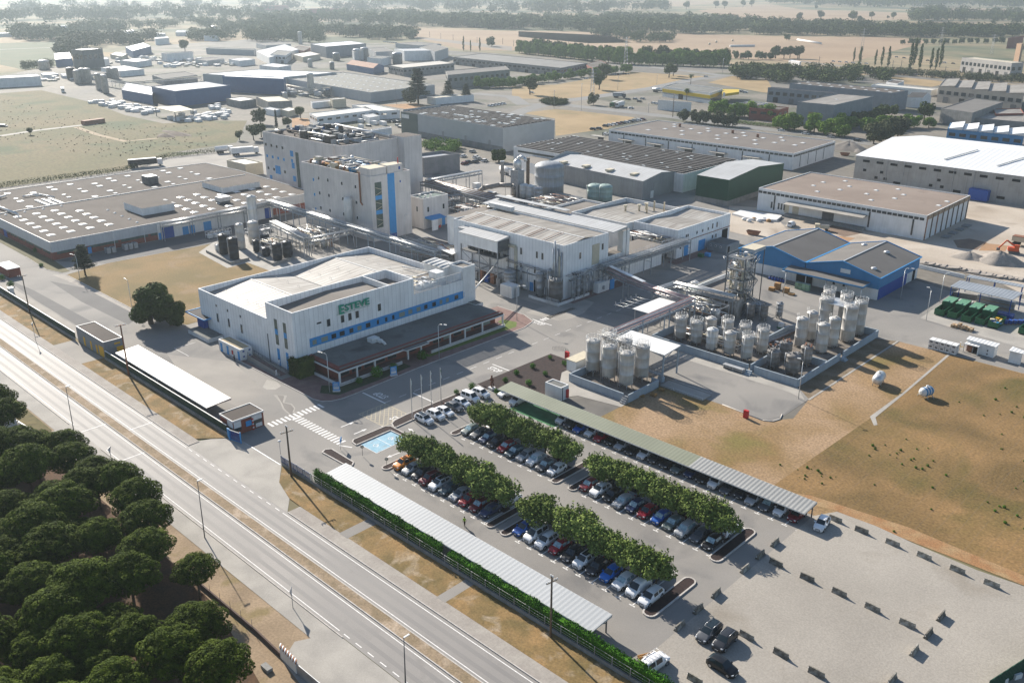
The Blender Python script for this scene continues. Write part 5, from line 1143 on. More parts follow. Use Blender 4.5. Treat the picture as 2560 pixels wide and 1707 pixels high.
rack('pipe bridge with pink pipes running down to the six silos',[(-118.9,157.5),(-118.7,191)],6.8,1.6,6,.15,11,mats=[pink,metal,metal_l,bluewall,metal],pm=bluewall)
rack('loop of pipe bridge behind the pump house forecourt',[(-130.2,192),(-129.8,199.3),(-112,200.5)],6.5,2.0,7,.16,9)
rack('wide pipe bridge field between the tower and the round tank',[A(1,1,1570,95,7),A(2,1,0,290,7)],7.0,7.5,20,.16,8,mats=[metal,metal_l,metal_d,rust,metal])
rack('tall white pipe bridge behind the control building',[A(1,1,1570,85,7.5),A(1,1,2060,0,7.5)],7.5,2.4,7,.2,7,mats=[metal_l,white])
rack('pipe bridge left of the roadside bund',[(-218,176.5),(-199.5,180.5)],4.2,3.2,9,.14,6,mats=[metal_l,cream,rust,metal])
t=thing('covered_skid','small white-roofed equipment shelter among pipes by the process building','shelter')
cs=[A(1,1,1650,705,5.0),A(1,1,1800,770,5.0),A(1,1,1880,740,5.0),A(1,1,1720,680,5.0)]
mb=MB();mb.prism(cs,4.9,5.05,white);mb.build('roof',t);mb=MB()
for p in inset(cs,.3):mb.beam((*p,0),(*p,4.9),.15,.15,metal)
for p in inset(cs,1):mb.lathe(p[0],p[1],[(.5,.3),(.5,2.6),(.2,2.9)],metal,8)
mb.build('frame',t)
for i,z in enumerate((10,9.3)):
 mb=MB();mb.tube((-163.9,155+i,6.5+i*.3),(-175.5,176.6,7.6+i*.2),.13,metal_l,6);tag(mb.build('pipe_span'),('upper' if i else 'lower')+' thin pipe crossing from the office stair tower to the platform','pipe')
# shed roofs of the loading point
t=thing('loading_shelter','white slab-roofed loading shelter beside the pink pipe bridge','shelter');mb=MB();mb.prism(rect(-127.4,-122.4,176.8,188.8),5.3,[5.4,5.4,5.4,5.4],white);mb.build('roof',t);mb=MB()
for x in(-127,-122.8):
 for y in(177.5,183,188.3):mb.beam((x,y,0),(x,y,5.3),.18,.18,metal)
mb.build('post',t);mb=MB()
for k in range(5):mb.tube((-127.4-6.5,178+k*2.2,4.6),(-127.4,178+k*2.2,4.9),.06,metal_l,4);mb.tube((-133.6,178+k*2.2,4.0),(-133.6,178+k*2.2,5.4),.05,metal_l,4)
for x in(-133.8,-131):mb.tube((x,177.6,4.6),(x,187.4,4.6),.06,metal_l,4)
mb.build('loading_arm',t)
mb=MB();mb.beam((-149.6,196,7.8),(-134.5,191.4,7.6),1.3,.1,metal_l);tag(mb.build('walkway_cover'),'long narrow pale walkway cover beside the pipe bridge','canopy')
# pump house
t=thing('pump_house','white pump house with walled roof terrace and sooty lower walls','building')
block(t,[(-125.8,204.4),(-115.6,203.8),(-115.3,211.2),(-121,214),(-121,221.3),(-125.8,221.3)],5.6,wall_w2,taupe_roof,1.1)
mb=MB();mb.box(-123.5,-111.4,199.9,203.7,0,5.4,mat('sooty_wall',(0.4,0.38,0.35),(0.12,0.11,0.1),.35,.9,streak=.9),taupe_roof);mb.build('front_wing',t)
win(t,'y',199.9,-119.2,-118.1,3.4,4.5);win(t,'y',199.9,-114.6,-113.4,3.6,5)
t=thing('rolled_roof_shed','narrow green-roofed shelter behind the pump house','shed');mb=MB();mb.prism([(-130.2,205),(-126.3,204.6),(-126.3,219.5),(-130.2,219.5)],3.0,[3.1,3.9,3.9,3.1],MATS['green_roof_sheet']);mb.build('roof',t);mb=MB();mb.prism(rect(-129.9,-126.4,205.2,219),0,3,wall_w2);mb.build('wall',t)
for k in range(3):vessel('white_tank','small white round tank, %s beside the green-roofed shelter'%ORD[k],'tank',-132.2,206.4+k*3.4,1.2,.1,2.8,tank_w,legs=False)
# distillation tower
t=thing('distillation_tower','tall open steel distillation tower with slender columns and stair','tower');mb=MB()
tx0,tx1,ty0,ty1=-117.6,-112.2,204.8,210.0
for x in(tx0,tx1):
 for y in(ty0,ty1):mb.beam((x,y,0),(x,y,15.6),.25,.25,metal_d)
for k,z in enumerate((3.2,6.2,9.2,12.2,15.2)):
 for a,c_ in(((tx0,ty0),(tx1,ty0)),((tx1,ty0),(tx1,ty1)),((tx0,ty1),(tx1,ty1)),((tx0,ty0),(tx0,ty1))):
  mb.beam((*a,z),(*c_,z),.18,.25,metal);mb.beam((*a,z-3),(*c_,z),.1,.1,metal);mb.beam((*a,z+1.0),(*c_,z+1.0),.05,.05,metal_l)
 mb.box(tx0,tx1,ty0,ty0+2.2,z,z+.06,metal_d);mb.box(tx1-2,tx1,ty0+2.2,ty1,z,z+.06,metal_d)
mb.build('steel_frame',t);mb=MB();mb.box(-118.4,-114.4,213,219,15.0,15.9,bluewall,cream);[mb.beam((x,y,0),(x,y,15),.2,.2,metal_d)for x in(-118.2,-114.6)for y in(213.2,218.8)];mb.build('top_tank_tray',t)
for k in range(6):mb=MB();x=tx0+.8+(k%3)*1.7;y=ty0+1.2+(k//3)*2.4;mb.lathe(x,y,[(.35+.1*(k%2),.3),(.35+.1*(k%2),10.5+k*.7),(.2,11+k*.7)],metal_l if k%2 else cream,10);mb.build('column',t)
mb=MB();random.seed(9)
for k in range(60):x,y=random.uniform(tx0,tx1),random.uniform(ty0,ty1);z=random.uniform(1,14);mb.path([(x,y,z),(x,y,z+2),(x+random.uniform(-2,2),y,z+2),(x,y+random.uniform(-3,2),z+2)],random.uniform(.05,.2),random.choice([metal,metal_l,rust,metal_d,cream]),5)
for k in range(9):x,y,z=random.uniform(tx0+.5,tx1-.5),random.uniform(ty0,ty1),random.choice((3.3,6.3,9.3,12.3));mb.tube((x-.8,y,z+.7),(x+.8,y,z+.7),.45,random.choice([metal,metal_l,cream]),10)
mb.build('process_pipework',t);mb=MB()
for k in range(5):
 z0=k*3.0;xs,xe=(tx1+.5,tx1+.5);ya,yb=(ty0+.5,ty1-.5)if k%2==0 else(ty1-.5,ty0+.5)
 for dx in(0,.9):mb.beam((xs+dx,ya,z0+.1),(xe+dx,yb,z0+3.1),.06,.22,metal);mb.tube((xs+dx,ya,z0+1.1),(xe+dx,yb,z0+4.1),.03,metal_l,4)
 for s_ in range(12):f_=(s_+.5)/12;mb.box(xs,xs+.9,ya+(yb-ya)*f_-.12,ya+(yb-ya)*f_+.12,z0+3*f_+.1,z0+3*f_+.14,metal_d)
mb.build('stair',t)
for i,(x,y,r_,h,m_)in enumerate([(-108.6,203.2,1.1,4.6,gr),(-105.9,205.5,1.0,4.4,gr),(-103.7,209.8,.8,4.2,metal),(-108.9,207.5,.9,3.4,metal)]):vessel('process_vessel','grimy vessel at the foot of the distillation tower, %s'%('front','second','standing apart on legs to the right','rear')[i],'vessel',x,y,r_,.9,h,m_)
t=thing('pipe_field','low run of pipes and valves between the bund and the yard','pipework');mb=MB();random.seed(4)
for k in range(14):y=187.5+k*.25;mb.path([(-97.5+k*.1,y,.5+.1*(k%3)),(-96.4+k*.1,y+14,.5+.1*(k%3)),(-92+k*.2,y+20,.5)],.08,random.choice([metal,metal_l,rust,metal_d]),5)
mb.build('pipe_run',t);mb=MB()
for k in range(16):x,y=random.uniform(-97,-92.5),random.uniform(187,193);mb.box(x,x+random.uniform(.3,1),y,y+random.uniform(.3,1),.1,random.uniform(.5,1.6),random.choice([metal,metal_d,rust]))
mb.build('pump_set',t)
x,y=A(3,1,120,1445);t=thing('liquid_container','white plastic liquid container on a green base in the tank yard','container',(x,y,.05));mb=MB();mb.box(-.6,.6,-.5,.5,.3,1.4,tank_w);mb.build('tank',t);mb=MB();mb.box(-.9,.9,-.7,.7,0,.3,green_c);mb.build('base',t)
def cluster(label,x0,x1,y0,y1,h,n,seed,ms=None):
 t=thing('process_unit',label,'plant equipment');rng=random.Random(seed);ms=ms or[metal,metal_l,metal_d,metal,rust,cream];mb=MB()
 nx,ny=max(1,round((x1-x0)/5)),max(1,round((y1-y0)/5));X=[x0+(x1-x0)*i/nx for i in range(nx+1)];Y=[y0+(y1-y0)*i/ny for i in range(ny+1)]
 for x in X:
  for y in Y:mb.beam((x,y,0),(x,y,h),.18,.18,metal)
 for z in(h*.5,h):
  for x in X:mb.beam((x,y0,z),(x,y1,z),.12,.18,metal)
  for y in Y:mb.beam((x0,y,z),(x1,y,z),.12,.18,metal)
 mb.build('steel_frame',t);mb=MB()
 for k in range(n):
  x,y,z=rng.uniform(x0,x1),rng.uniform(y0,y1),rng.choice((h*.5,h))+rng.uniform(0,.5);r_=rng.uniform(.05,.16);m_=rng.choice(ms)
  mb.path([(x,y,rng.uniform(.2,z)),(x,y,z),(rng.uniform(x0,x1),y,z),(rng.uniform(x0,x1),rng.uniform(y0,y1),z)],r_,m_,5)
 mb.build('pipe_run',t)
 for k in range(n//5):
  x,y=rng.uniform(x0+.6,x1-.6),rng.uniform(y0+.6,y1-.6);r_=rng.uniform(.4,.9);z=rng.uniform(1.2,h*.9);mb=MB();mb.lathe(x,y,[(r_,.1),(r_,z),(r_*.4,z+.4)],rng.choice(ms),10);mb.build('vessel',t)
for a in(('open pipe frame between the office roof and the process building',-219,-200.5,181,187,5,40,1),('equipment frame in the yard between the hall and the tower',-262,-246,162,172,4.5,34,2),('pipe frame over the gap between the two white buildings',-171,-155.5,229.5,236.5,7,44,3),('wide equipment field before the round water tank',-246,-222,222,246,4.5,110,4),('pipe frame behind the control building',-262,-250.5,222,236,6,50,5),('pump frame in the middle of the large bund',-116,-99,181,183,1.8,26,6),('pipe frame between pump house and bund',-124,-112,191.5,198,4.6,44,7),('equipment frame behind the white process roofs',-236,-216,252,268,4,60,8),('pipe frame at the foot of the black tanks',-262,-248,150.5,158,3.2,34,9)):cluster(*a)
# cooling equipment behind the white roofs
for i,(a,b_)in enumerate([((2,1,470,250),0),((2,1,580,275),0)]):
 x,y=A(*a,2);c=thing('dry_cooler','white-framed dry cooler, %s of two behind the white roofs'%('left' if i==0 else 'right'),'cooler',(x,y,0),R(0),'dry coolers')
 mb=MB();mb.box(-3,3,-1.3,1.3,3.4,3.6,metal_d);mb.build('fan_deck',c);mb=MB()
 for s_ in(-1,1):mb.face([(-3,s_*1.3,3.4),(3,s_*1.3,3.4),(3,s_*.4,1.5),(-3,s_*.4,1.5)],metal)
 mb.face([(3,-1.3,3.4),(3,1.3,3.4),(3,.4,1.5),(3,-.4,1.5)],white);mb.face([(-3,-1.3,3.4),(-3,1.3,3.4),(-3,.4,1.5),(-3,-.4,1.5)],white);mb.build('coil',c);mb=MB()
 for xx in(-2.8,2.8):mb.box(xx-.1,xx+.1,-1.2,1.2,0,1.5,white)
 mb.build('leg_frame',c)
for i,a in enumerate(((2,1,735,280),(2,1,830,285))):
 x,y=A(*a);vessel('green_tank','pale green cylindrical tank, %s of two behind the white roofs'%('left' if i==0 else 'right'),'tank',x,y+1.5,3.0,.1,6.0,tank_g,legs=False,cone=False)
for i,(a,b_)in enumerate(((95,250),(155,260),(225,280))):
 x,y=A(2,1,a,b_);vessel('white_tank','white upright tank, %s of three left of the round water tank'%ORD[i],'tank',x,y+1,1.9,.2,5.2,tank_w if i<2 else metal,legs=False)
t=thing('gas_scrubber','grey scrubber tower with bent duct left of the round water tank','scrubber');x,y=at((1040+1420/5.6,360+730/5.6));mb=MB();mb.box(x-2,x+2,y-2,y+2,0,11,metal,metal_l);mb.lathe(x,y,[(1.7,11),(1.7,14.5),(.9,15.4)],metal_l,16);mb.path([(x,y,15.2),(x+.5,y+.8,16.2),(x+2.2,y+1.6,16),(x+3,y+2,14.5)],.7,metal_l,10)
mb.build('tower',t);mb=MB();mb.box(x-4.5,x+3,y-2.6,y-2.1,10.9,11.1,metal);mb.path([(x-4.5,y-2.6,11.9),(x+3,y-2.6,11.9)],.06,metal,4)
for k in range(5):mb.tube((x-4.5+k*1.8,y-2.6,0 if k==0 else 11),(x-4.5+k*1.8,y-2.6,11.9),.08,metal,4)
mb.build('platform',t)
def j2(a,b):return(1040+a/5.6,360+b/5.6)
t=thing('duct','thick rusty curved duct in front of the scrubber','duct');mb=MB();mb.path([(*at(j2(870,720),1),1),(*at(j2(900,650),4),4),(*at(j2(960,610),5.5),5.5),(*at(j2(1170,575),6),6),(*at(j2(1340,580),6),6),(*at(j2(1370,610),5),5),(*at(j2(1370,720),1),1)],.95,mat('brown_duct',(0.2,0.175,0.16),(0.26,0.23,0.2),.4,.6,.2),10);mb.build('pipe',t)
for i,(a,b_,h,r_,m_)in enumerate([(1210,560,9.5,.8,metal),(1565,640,13,.75,wood)]):
 x,y=at(j2(a,b_));t=thing('chimney',('grey' if i==0 else 'dark brown')+' steel stack beside the scrubber','chimney',(x,y,0));mb=MB();mb.lathe(0,0,[(r_,0),(r_,h),(r_*1.2,h+.1),(r_*1.2,h+.6)],m_,12);mb.build('shaft',t)
# low white building with long roof right of the round tank's yard, service block behind the tower
t=thing('louvred_building','grey mesh-clad service block behind the striped tower','building');P=[A(1,0,1540,1450,8),A(1,0,1870,1410,8)];c_,r_=Vector(P[0]),Vector(P[1]);dd=Vector((-12,0))
block(t,[tuple(c_),tuple(r_),tuple(r_+dd),tuple(c_+dd)],8,mat('grey_louvre',(0.26,0.25,0.25),(0.2,0.2,0.2),.3,.8,seam=(('z',.5,.12,.4),('auto',3,.15,.2))),metal,1.2)
# ------------------------------------------------------------------ cars
car_paint={}
def paint(n):
 c={'white':(0.72,0.72,0.72),'silver':(0.38,0.385,0.39),'grey':(0.08,0.085,0.093),'dark grey':(0.025,0.027,0.032),'black':(0.006,0.007,0.009),'red':(0.3,0.006,0.02),'dark red':(0.14,0.005,0.015),'blue':(0.01,0.09,0.36),'dark blue':(0.012,0.03,0.09),'orange':(0.62,0.2,0.015),'teal':(0.03,0.07,0.09),'bright blue':(0.01,0.14,0.5),'green grey':(0.12,0.15,0.14)}[n]
 return mat('car_paint_'+n.replace(' ','_'),c,None,1,0.35,0,fine=0,spec=0.35,coat=0.12)
tyre_m=mat('tyre_rubber',(0.012,0.012,0.013),None,1,.9,fine=0);rim_m=mat('alloy_rim',(0.4,0.4,0.41),None,1,.35,.7,fine=0)
car_glass=mat('car_glass',(0.018,0.028,0.034),None,1,.12,0,fine=0,spec=.4);shade_glass=mat('sunshade_glass',(0.3,0.42,0.45),(0.15,0.22,0.25),2.5,.12,0,fine=0.2,local=True,spec=.7)
lamp_m=mat('lamp_glass',(0.6,0.62,0.64),None,1,.1,.1,fine=0);tail_m=mat('tail_glass',(0.35,0.01,0.01),None,1,.15,fine=0);trim=mat('black_trim',(0.015,0.015,0.016),None,1,.6,fine=0)
KINDS={'hatchback':(4.1,1.78,1.48,[(0,.36),(.04,.5),(.12,.56),(.27,.63)],.27,.44,.86,.985,.66),'sedan':(4.6,1.82,1.45,[(0,.35),(.04,.48),(.12,.54),(.28,.62)],.28,.43,.76,.9,.64),'crossover':(4.4,1.85,1.64,[(0,.38),(.04,.54),(.12,.6),(.25,.65)],.25,.4,.88,.985,.66),'estate':(4.6,1.82,1.5,[(0,.35),(.04,.48),(.12,.55),(.26,.62)],.26,.42,.91,.985,.64),'van':(4.5,1.85,1.85,[(0,.36),(.03,.46),(.1,.52),(.2,.58)],.2,.36,.95,.99,.6)}
def make_car(kind,colour,glass_m=None,roof=None,extras=()):
 L_,W_,H_,hood,xw,xr,xb,xt,belt=KINDS[kind]
 gm=glass_m or car_glass;pm_=paint(colour);hw=W_/2;z0=.2
 st=[]
 for fx,fz in hood:st.append((fx*L_,hw*(.72 if fx==0 else .86 if fx<.1 else .96 if fx<.2 else 1),fz*H_,fz*H_,hw*(.6 if fx==0 else .78)))
 st.append((xr*L_,hw,belt*H_*1.0,H_*.97,hw*.72));st.append(((xr+xb)/2*L_,hw,belt*H_*1.02,H_,hw*.74));st.append((xb*L_,hw*.98,belt*H_*1.05,H_*.95,hw*.7))
 if kind=='sedan':st+=[(xt*L_,hw*.97,.66*H_,.66*H_,hw*.74),(.97*L_,hw*.93,.64*H_,.64*H_,hw*.72),(L_,hw*.84,.5*H_,.5*H_,hw*.66)]
 else:st+=[(xt*L_,hw*.95,belt*H_*1.02,belt*H_*1.06,hw*.8),(L_,hw*.88,.45*H_,.45*H_,hw*.7)]
 mb=MB();gb={'windscreen':MB(),'rear_window':MB(),'side_window':MB()}
 def ring(s):
  x,w_,bz,rz_,rw=s
  return[(x,-w_*.93,z0),(x,-w_,z0+(bz-z0)*.45),(x,-w_*.97,bz*.98),(x,-rw,rz_),(x,-rw*.5,rz_+.03),(x,rw*.5,rz_+.03),(x,rw,rz_),(x,w_*.97,bz*.98),(x,w_,z0+(bz-z0)*.45),(x,w_*.93,z0)]
 rs=[ring(s)for s in st]
 for i in range(len(rs)-1):
  a,c_=rs[i],rs[i+1];cab0,cab1=st[i][3]-st[i][2]>.1,st[i+1][3]-st[i+1][2]>.1
  for k in range(9):
   top=k in(3,4,5);m_=pm_
   f=[a[k],a[k+1],c_[k+1],c_[k]]
   if k in(2,6)and(cab0 or cab1):
    if not(cab0 and cab1):
     mb.face([f[0],f[3],f[2],f[1]],pm_ if True else gm)
    else:
     if kind=='van' and i>=len(hood)+0 and 'glazed' not in extras:mb.face([f[0],f[3],f[2],f[1]],pm_)
     else:
      P=[Vector(q_)for q_ in f];cen=sum(P,Vector())/4;I=[p+(cen-p)*.13 for p in P]
      for j in range(4):mb.face([P[j],I[j],I[(j+1)%4],P[(j+1)%4]],pm_,False)
      gb['side_window'].face([I[0],I[3],I[2],I[1]],gm)
    continue
   if top and cab0!=cab1 and(cab1 or(cab0 and kind!='x')):
    P=[Vector(q_)for q_ in f]
    gb['windscreen' if cab1 else 'rear_window'].face([P[0],P[3],P[2],P[1]],gm);continue
   if top and cab0 and cab1 and roof:m_=roof
   mb.face([f[0],f[3],f[2],f[1]],m_,True)
 for r_,rev in((rs[0],False),(rs[-1],True)):
  f=[r_[k]for k in range(10)];mb.face(f if not rev else f[::-1],pm_)
 n=len(rs)
 for i in range(n-1):mb.face([rs[i][0],rs[i][9],rs[i+1][9],rs[i+1][0]],trim)
 for m_ in(mb,*gb.values()):m_.v=[(L_/2-x,y,z)for x,y,z in m_.v];m_.f=[f[::-1]for f in m_.f]
 c=thing('parked_car','',kind)
 def flip(o):return o
 o=mb.build('body',c)
 bm=bmesh.new();bm.from_mesh(o.data);bmesh.ops.remove_doubles(bm,verts=bm.verts,dist=.002);bmesh.ops.recalc_face_normals(bm,faces=bm.faces);bm.to_mesh(o.data);bm.free()
 for nm,g_ in gb.items():
  if not g_.f:continue
  if nm=='side_window':
   for sgn in(-1,1):
    s_=MB()
    for f,m_ in zip(g_.f,g_.m):
     pts=[g_.v[i]for i in f]
     if pts[0][1]*sgn>0:s_.face([(x,y+sgn*.004,z)for x,y,z in pts],gm)
    if s_.f:s_.build('side_window',c)
  else:g_.build(nm,c)
 wx=(L_*.5-L_*.18,-L_*.5+L_*.17);wr=.32 if kind!='crossover' else .35
 for x in wx:
  for s_ in(-1,1):
   e=bpy.data.objects.new('wheel',None);COL.objects.link(e);e.parent=c;e.location=(x,s_*(hw-.1),wr)
   for nm,m_,r1,w1 in(('tyre',tyre_m,wr,.11),('rim',rim_m,wr*.64,.125)):
    t_=MB();t_.tube((0,-w1,0),(0,w1,0),r1,m_,14);t_.build(nm,e)
 arch=MB()
 for x in wx:
  for s_ in(-1,1):arch.tube((x,s_*(hw-.25),wr+.02),(x,s_*(hw+.005),wr+.02),wr+.06,trim,14)
 arch.box(-L_/2+.12,L_/2-.15,-hw*.85,hw*.85,.16,.24,trim);arch.box(L_/2-.12,L_/2+.01,-hw*.5,hw*.5,.28,.42,trim);arch.build('wheel_arch',c)
 for s_ in(-1,1):
  h_=MB();z_=hood[1][1]*H_*.92;h_.prism([(L_/2-.34,s_*hw*.86),(L_/2-.06,s_*hw*.55),(L_/2-.02,s_*hw*.72),(L_/2-.2,s_*hw*.9)],z_-.1,z_+.05,lamp_m);h_.build('headlight',c)
  h_=MB();z_=.56*H_;h_.box(-L_/2+.03,-L_/2+.22,min(s_*hw*.62,s_*hw*.9),max(s_*hw*.62,s_*hw*.9),z_-.1,z_+.08,tail_m);h_.build('tail_light',c)
  h_=MB();h_.box(L_*(.5-xw)-.35,L_*(.5-xw)-.15,min(s_*hw*.97,s_*(hw+.17)),max(s_*hw*.97,s_*(hw+.17)),belt*H_*.98,belt*H_*.98+.14,pm_);h_.build('mirror',c)
 p_=MB();p_.box(L_/2+.01,L_/2+.025,-.26,.26,.36,.47,white);p_.build('number_plate',c)
 g_=MB();g_.box(L_/2-.02,L_/2+.012,-hw*.42,hw*.42,.5,.6,trim);g_.build('grille',c)
 if 'sunroof' in extras:g_=MB();g_.box(L_*(.5-xb)+.1,L_*(.5-xr)-.15,-hw*.5,hw*.5,H_+.03,H_+.045,car_glass);g_.build('sunroof',c)
 if 'rails' in extras or kind in('crossover','estate'):
  g_=MB()
  for s_ in(-1,1):g_.tube((L_*(.5-xb)+.1,s_*hw*.68,H_+.04),(L_*(.5-xr)-.1,s_*hw*.68,H_+.04),.03,rim_m,5)
  g_.build('roof_rail',c)
 return c
PROTO={}
def car(kind,colour,x,y,rz,label,group=None,shade=False,extras=(),z=.06):
 key=(kind,shade,tuple(extras),colour)
 if key not in PROTO:c=make_car(kind,colour,shade_glass if shade else None,None,extras);PROTO[key]=c
 else:c=copy_tree(PROTO[key])
 c.location=(x,y,z);c.rotation_euler=(0,0,rz)
 c['label']=label;c['category']='van' if kind=='van' else 'car'
 if group:c['group']=group
 return c
KN={'hatchback':'hatchback','sedan':'saloon car','crossover':'tall family car','estate':'estate car','van':'van'}
def row(spec,x0,y,rz,where,group,pitch=2.5):
 seen={}
 for i,s in enumerate(spec):
  if not s:continue
  p=s.split('/');kind={'h':'hatchback','s':'sedan','c':'crossover','e':'estate','v':'van'}[p[1]];ex=tuple(p[2].split('+'))if len(p)>2 and p[2]else()
  sh='shade' in ex;ex=tuple(e for e in ex if e!='shade')
  car(kind,p[0],x0+i*pitch+random.uniform(-.08,.08),y+(.55 if rz<0 else-.5)+random.uniform(-.2,.2),rz+R(random.uniform(-1.5,1.5)),'%s %s%s, %s from the left %s'%(p[0],KN[kind],' with sunshade' if sh else ' with sunroof' if 'sunroof' in ex else '',ORD[i],where),group,sh,ex)
random.seed(21)
row(['orange/c','silver/h','dark grey/h','dark red/c','white/c/sunroof','teal/h','silver/s','red/h','dark red/h/shade','dark blue/h'],-114.4,90.0,R(-90),'in the left front tree row','cars in the tree-shaded rows')
row(['blue/s','white/v/glazed','white/c','red/h/shade','dark grey/s','white/c/sunroof','dark grey/h','bright blue/h','white/h/shade','white/v','white/e'],-84.2,90.0,R(-90),'in the right front tree row','cars in the tree-shaded rows')
row(['green grey/h/shade','grey/h','dark blue/h/shade','dark grey/h','red/h/shade','teal/s/shade','silver/e','white/c/shade','grey/s/shade','white/h'],-115.5,107.8,R(-90),'in the left rear tree row','cars in the tree-shaded rows')
row(['dark red/h/shade','white/c','black/h','silver/s/shade','dark blue/h/shade','red/h','blue/h/shade','green grey/s/shade','silver/c/shade','grey/h','black/s/shade'],-85.3,107.8,R(-90),'in the right rear tree row','cars in the tree-shaded rows')
row(['','silver/h','','white/h','','dark grey/s','','','red/s','white/c'],-114.4,95.9,R(90),'behind the left front trees','cars behind the tree rows')
row(['','silver/h','white/c','','grey/h','','black/s','','silver/s','dark blue/c'],-84.2,95.9,R(90),'behind the right front trees','cars behind the tree rows')
row(['','white/s','','dark grey/h','','silver/c','','','black/h',''],-115.5,113.6,R(90),'behind the left rear trees','cars behind the tree rows')
row(['','grey/h','','silver/s','','dark blue/h','','black/c','','white/c','white/e'],-85.3,113.6,R(90),'behind the right rear trees','cars behind the tree rows')
row(['white/c','','','','','white/h','dark grey/c','blue/s','white/s','red/s','black/h','silver/s','black/s','white/s','dark grey/h','dark grey/s','green grey/s','dark blue/h','black/h','white/c','grey/s','dark grey/h','silver/s','grey/s/shade','white/h','dark red/h'],-117.9,124.0,R(-90),'under the long green-grey canopy','cars under the long canopy',2.54)
car('hatchback','white',*A(1,2,2300,495),R(-95),'white hatchback nosing out at the top left end of the long canopy')
for i,(a,b_,k_,c_,ex)in enumerate([(1545,705,'crossover','white',('sunroof',)),(1650,668,'crossover','white',()),(1732,632,'sedan','white',()),(1818,588,'sedan','grey',()),(1890,552,'hatchback','white',()),(1970,505,'van','white',('glazed',)),(2066,468,'crossover','white',())]):
 x,y=A(1,2,a,b_,.8);car(k_,c_,x,y,R(0),'%s %s, %s from the flagpole end of the front visitor row'%(c_,KN[k_],ORD[i]),'cars in the visitor row beside the flags',False,ex)
for a,b_,k_,c_,rz,lb,ex in((1810,1085,'estate','grey',270,'grey estate car with roof rails on the gravel, left of a similar car',('sunroof',)),(1955,1165,'crossover','dark grey',272,'dark grey car on the gravel, right of the grey estate',()),(1935,1400,'hatchback','black',-3,'small black hatchback parked alone on the gravel',()),):
 x,y=A(2,3,a,b_,.8);car(k_,c_,x,y,R(rz),lb,None,False,ex)
x,y=A(2,3,1310,1370,.9);v=car('van','white',x,y,R(84),'white van with roof bars and wooden planks beside the hedge',None,False,('glazed','rails'))
mb=MB()
for k in range(5):mb.tube((-1.4+k*.6,-.75,2.0),(-1.4+k*.6,.75,2.0),.03,white,5)
for s_ in(-1,1):mb.tube((-1.6,s_*.72,2.0),(1.2,s_*.72,2.0),.03,white,5)
mb.build('roof_rack',v)
x,y=A(3,3,495,95,.8);car('hatchback','white',x,y,R(-82),'sporty white hatchback with rear spoiler outside the canopy end',None,False,('rails',))
# ------------------------------------------------------------------ parking canopies
def canopy(name,label,x0,x1,y0,y1,z,m,posts_y,m2=None,xsplit=None,slope=.35,hiside=1,step=5.0):
 t=thing(name,label,'canopy');mb=MB();za,zb=(z,z+slope)if hiside>0 else(z+slope,z)
 for a,c_,mm in(((x0,xsplit,m),(xsplit,x1,m2))if xsplit else((x0,x1,m),)):
  mb.prism([(a,y0),(c_,y0),(c_,y1),(a,y1)],z-.06,[za,za,zb,zb],mm)
 mb.build('roof',t)
 mb=MB();mb.beam((x0,y0,za-.12),(x1,y0,za-.12),.08,.2,white);mb.beam((x0,y1,zb-.12),(x1,y1,zb-.12),.08,.2,white);mb.build('edge_trim',t)
 n=int((x1-x0)/step)
 for k in range(n+1):
  x=x0+.4+k*(x1-x0-.8)/n;mb=MB();mb.beam((x,posts_y,0),(x,posts_y,z-.1),.16,.16,metal_d);mb.beam((x,posts_y,z-.9),(x,(y0+y1)/2,z-.1),.1,.12,metal_d);mb.beam((x,y0+.1,z-.14),(x,y1-.1,z-.02),.1,.14,metal_d);mb.build('post',t)
 return t
canopy('parking_canopy','very long parking canopy, green-grey then white, beside the dry field',-122.3,-52.3,122.9,127.0,2.5,canopy_g,126.4,mat('grey_canopy_roof',(0.3,0.3,0.285),(0.26,0.26,0.25),.1,.6,stripe=('x',.75,.3)),-74.6)
canopy('parking_canopy','long white corrugated parking canopy along the roadside hedge',-119.0,-59.1,76.8,81.1,2.5,canopy_w,80.4)
mb=MB()
canopy('parking_canopy','ivory corrugated parking canopy by the gatehouse',-200.4,-158.1,75.5,81.0,2.5,canopy_l,75.9)
for i,(x,c_,k_)in enumerate([(-196,'dark grey','hatchback'),(-190,'silver','sedan'),(-183,'white','hatchback'),(-172,'grey','crossover')]):car(k_,c_,x,78.4,R(90),'%s car in the shade of the ivory canopy, %s from its far end'%(c_,ORD[i]),'cars under the ivory canopy')
# ------------------------------------------------------------------ road-side wall, fence, hedge, gates
leafm={}
def leaf(name,c1,c2,sc=1.2,c3=None):
 return mat(name,c1,c2,sc,.75,fine=.35,fscale=9,spec=.04,local=True,vary=.16,third=(c3,.35,.5,.7)if c3 else None)
lf_pine=leaf('pine_needles',(0.02,0.037,0.002),(0.075,0.105,0.008),.9)
lf_plane=leaf('plane_leaves',(0.075,0.115,0.022),(0.18,0.23,0.06),2.2,(0.04,0.07,0.015))
lf_hedge=leaf('hedge_leaves',(0.035,0.11,0.008),(0.06,0.17,0.012),.8)
lf_dark=leaf('oak_leaves',(0.032,0.05,0.01),(0.065,0.09,0.018),.6)
lf_cedar=leaf('cedar_needles',(0.02,0.036,0.02),(0.03,0.05,0.026),.6)
lf_far=leaf('far_tree_leaves',(0.05,0.078,0.022),(0.09,0.12,0.035),.6)
lf_far2=leaf('olive_tree_leaves',(0.06,0.07,0.035),(0.09,0.1,0.045),.3)
lf_bright=leaf('bright_tree_leaves',(0.08,0.15,0.015),(0.16,0.25,0.035),.8)
bark=mat('bark',(0.07,0.05,0.035),(0.1,0.075,0.05),2,.95,fine=.25,local=True)
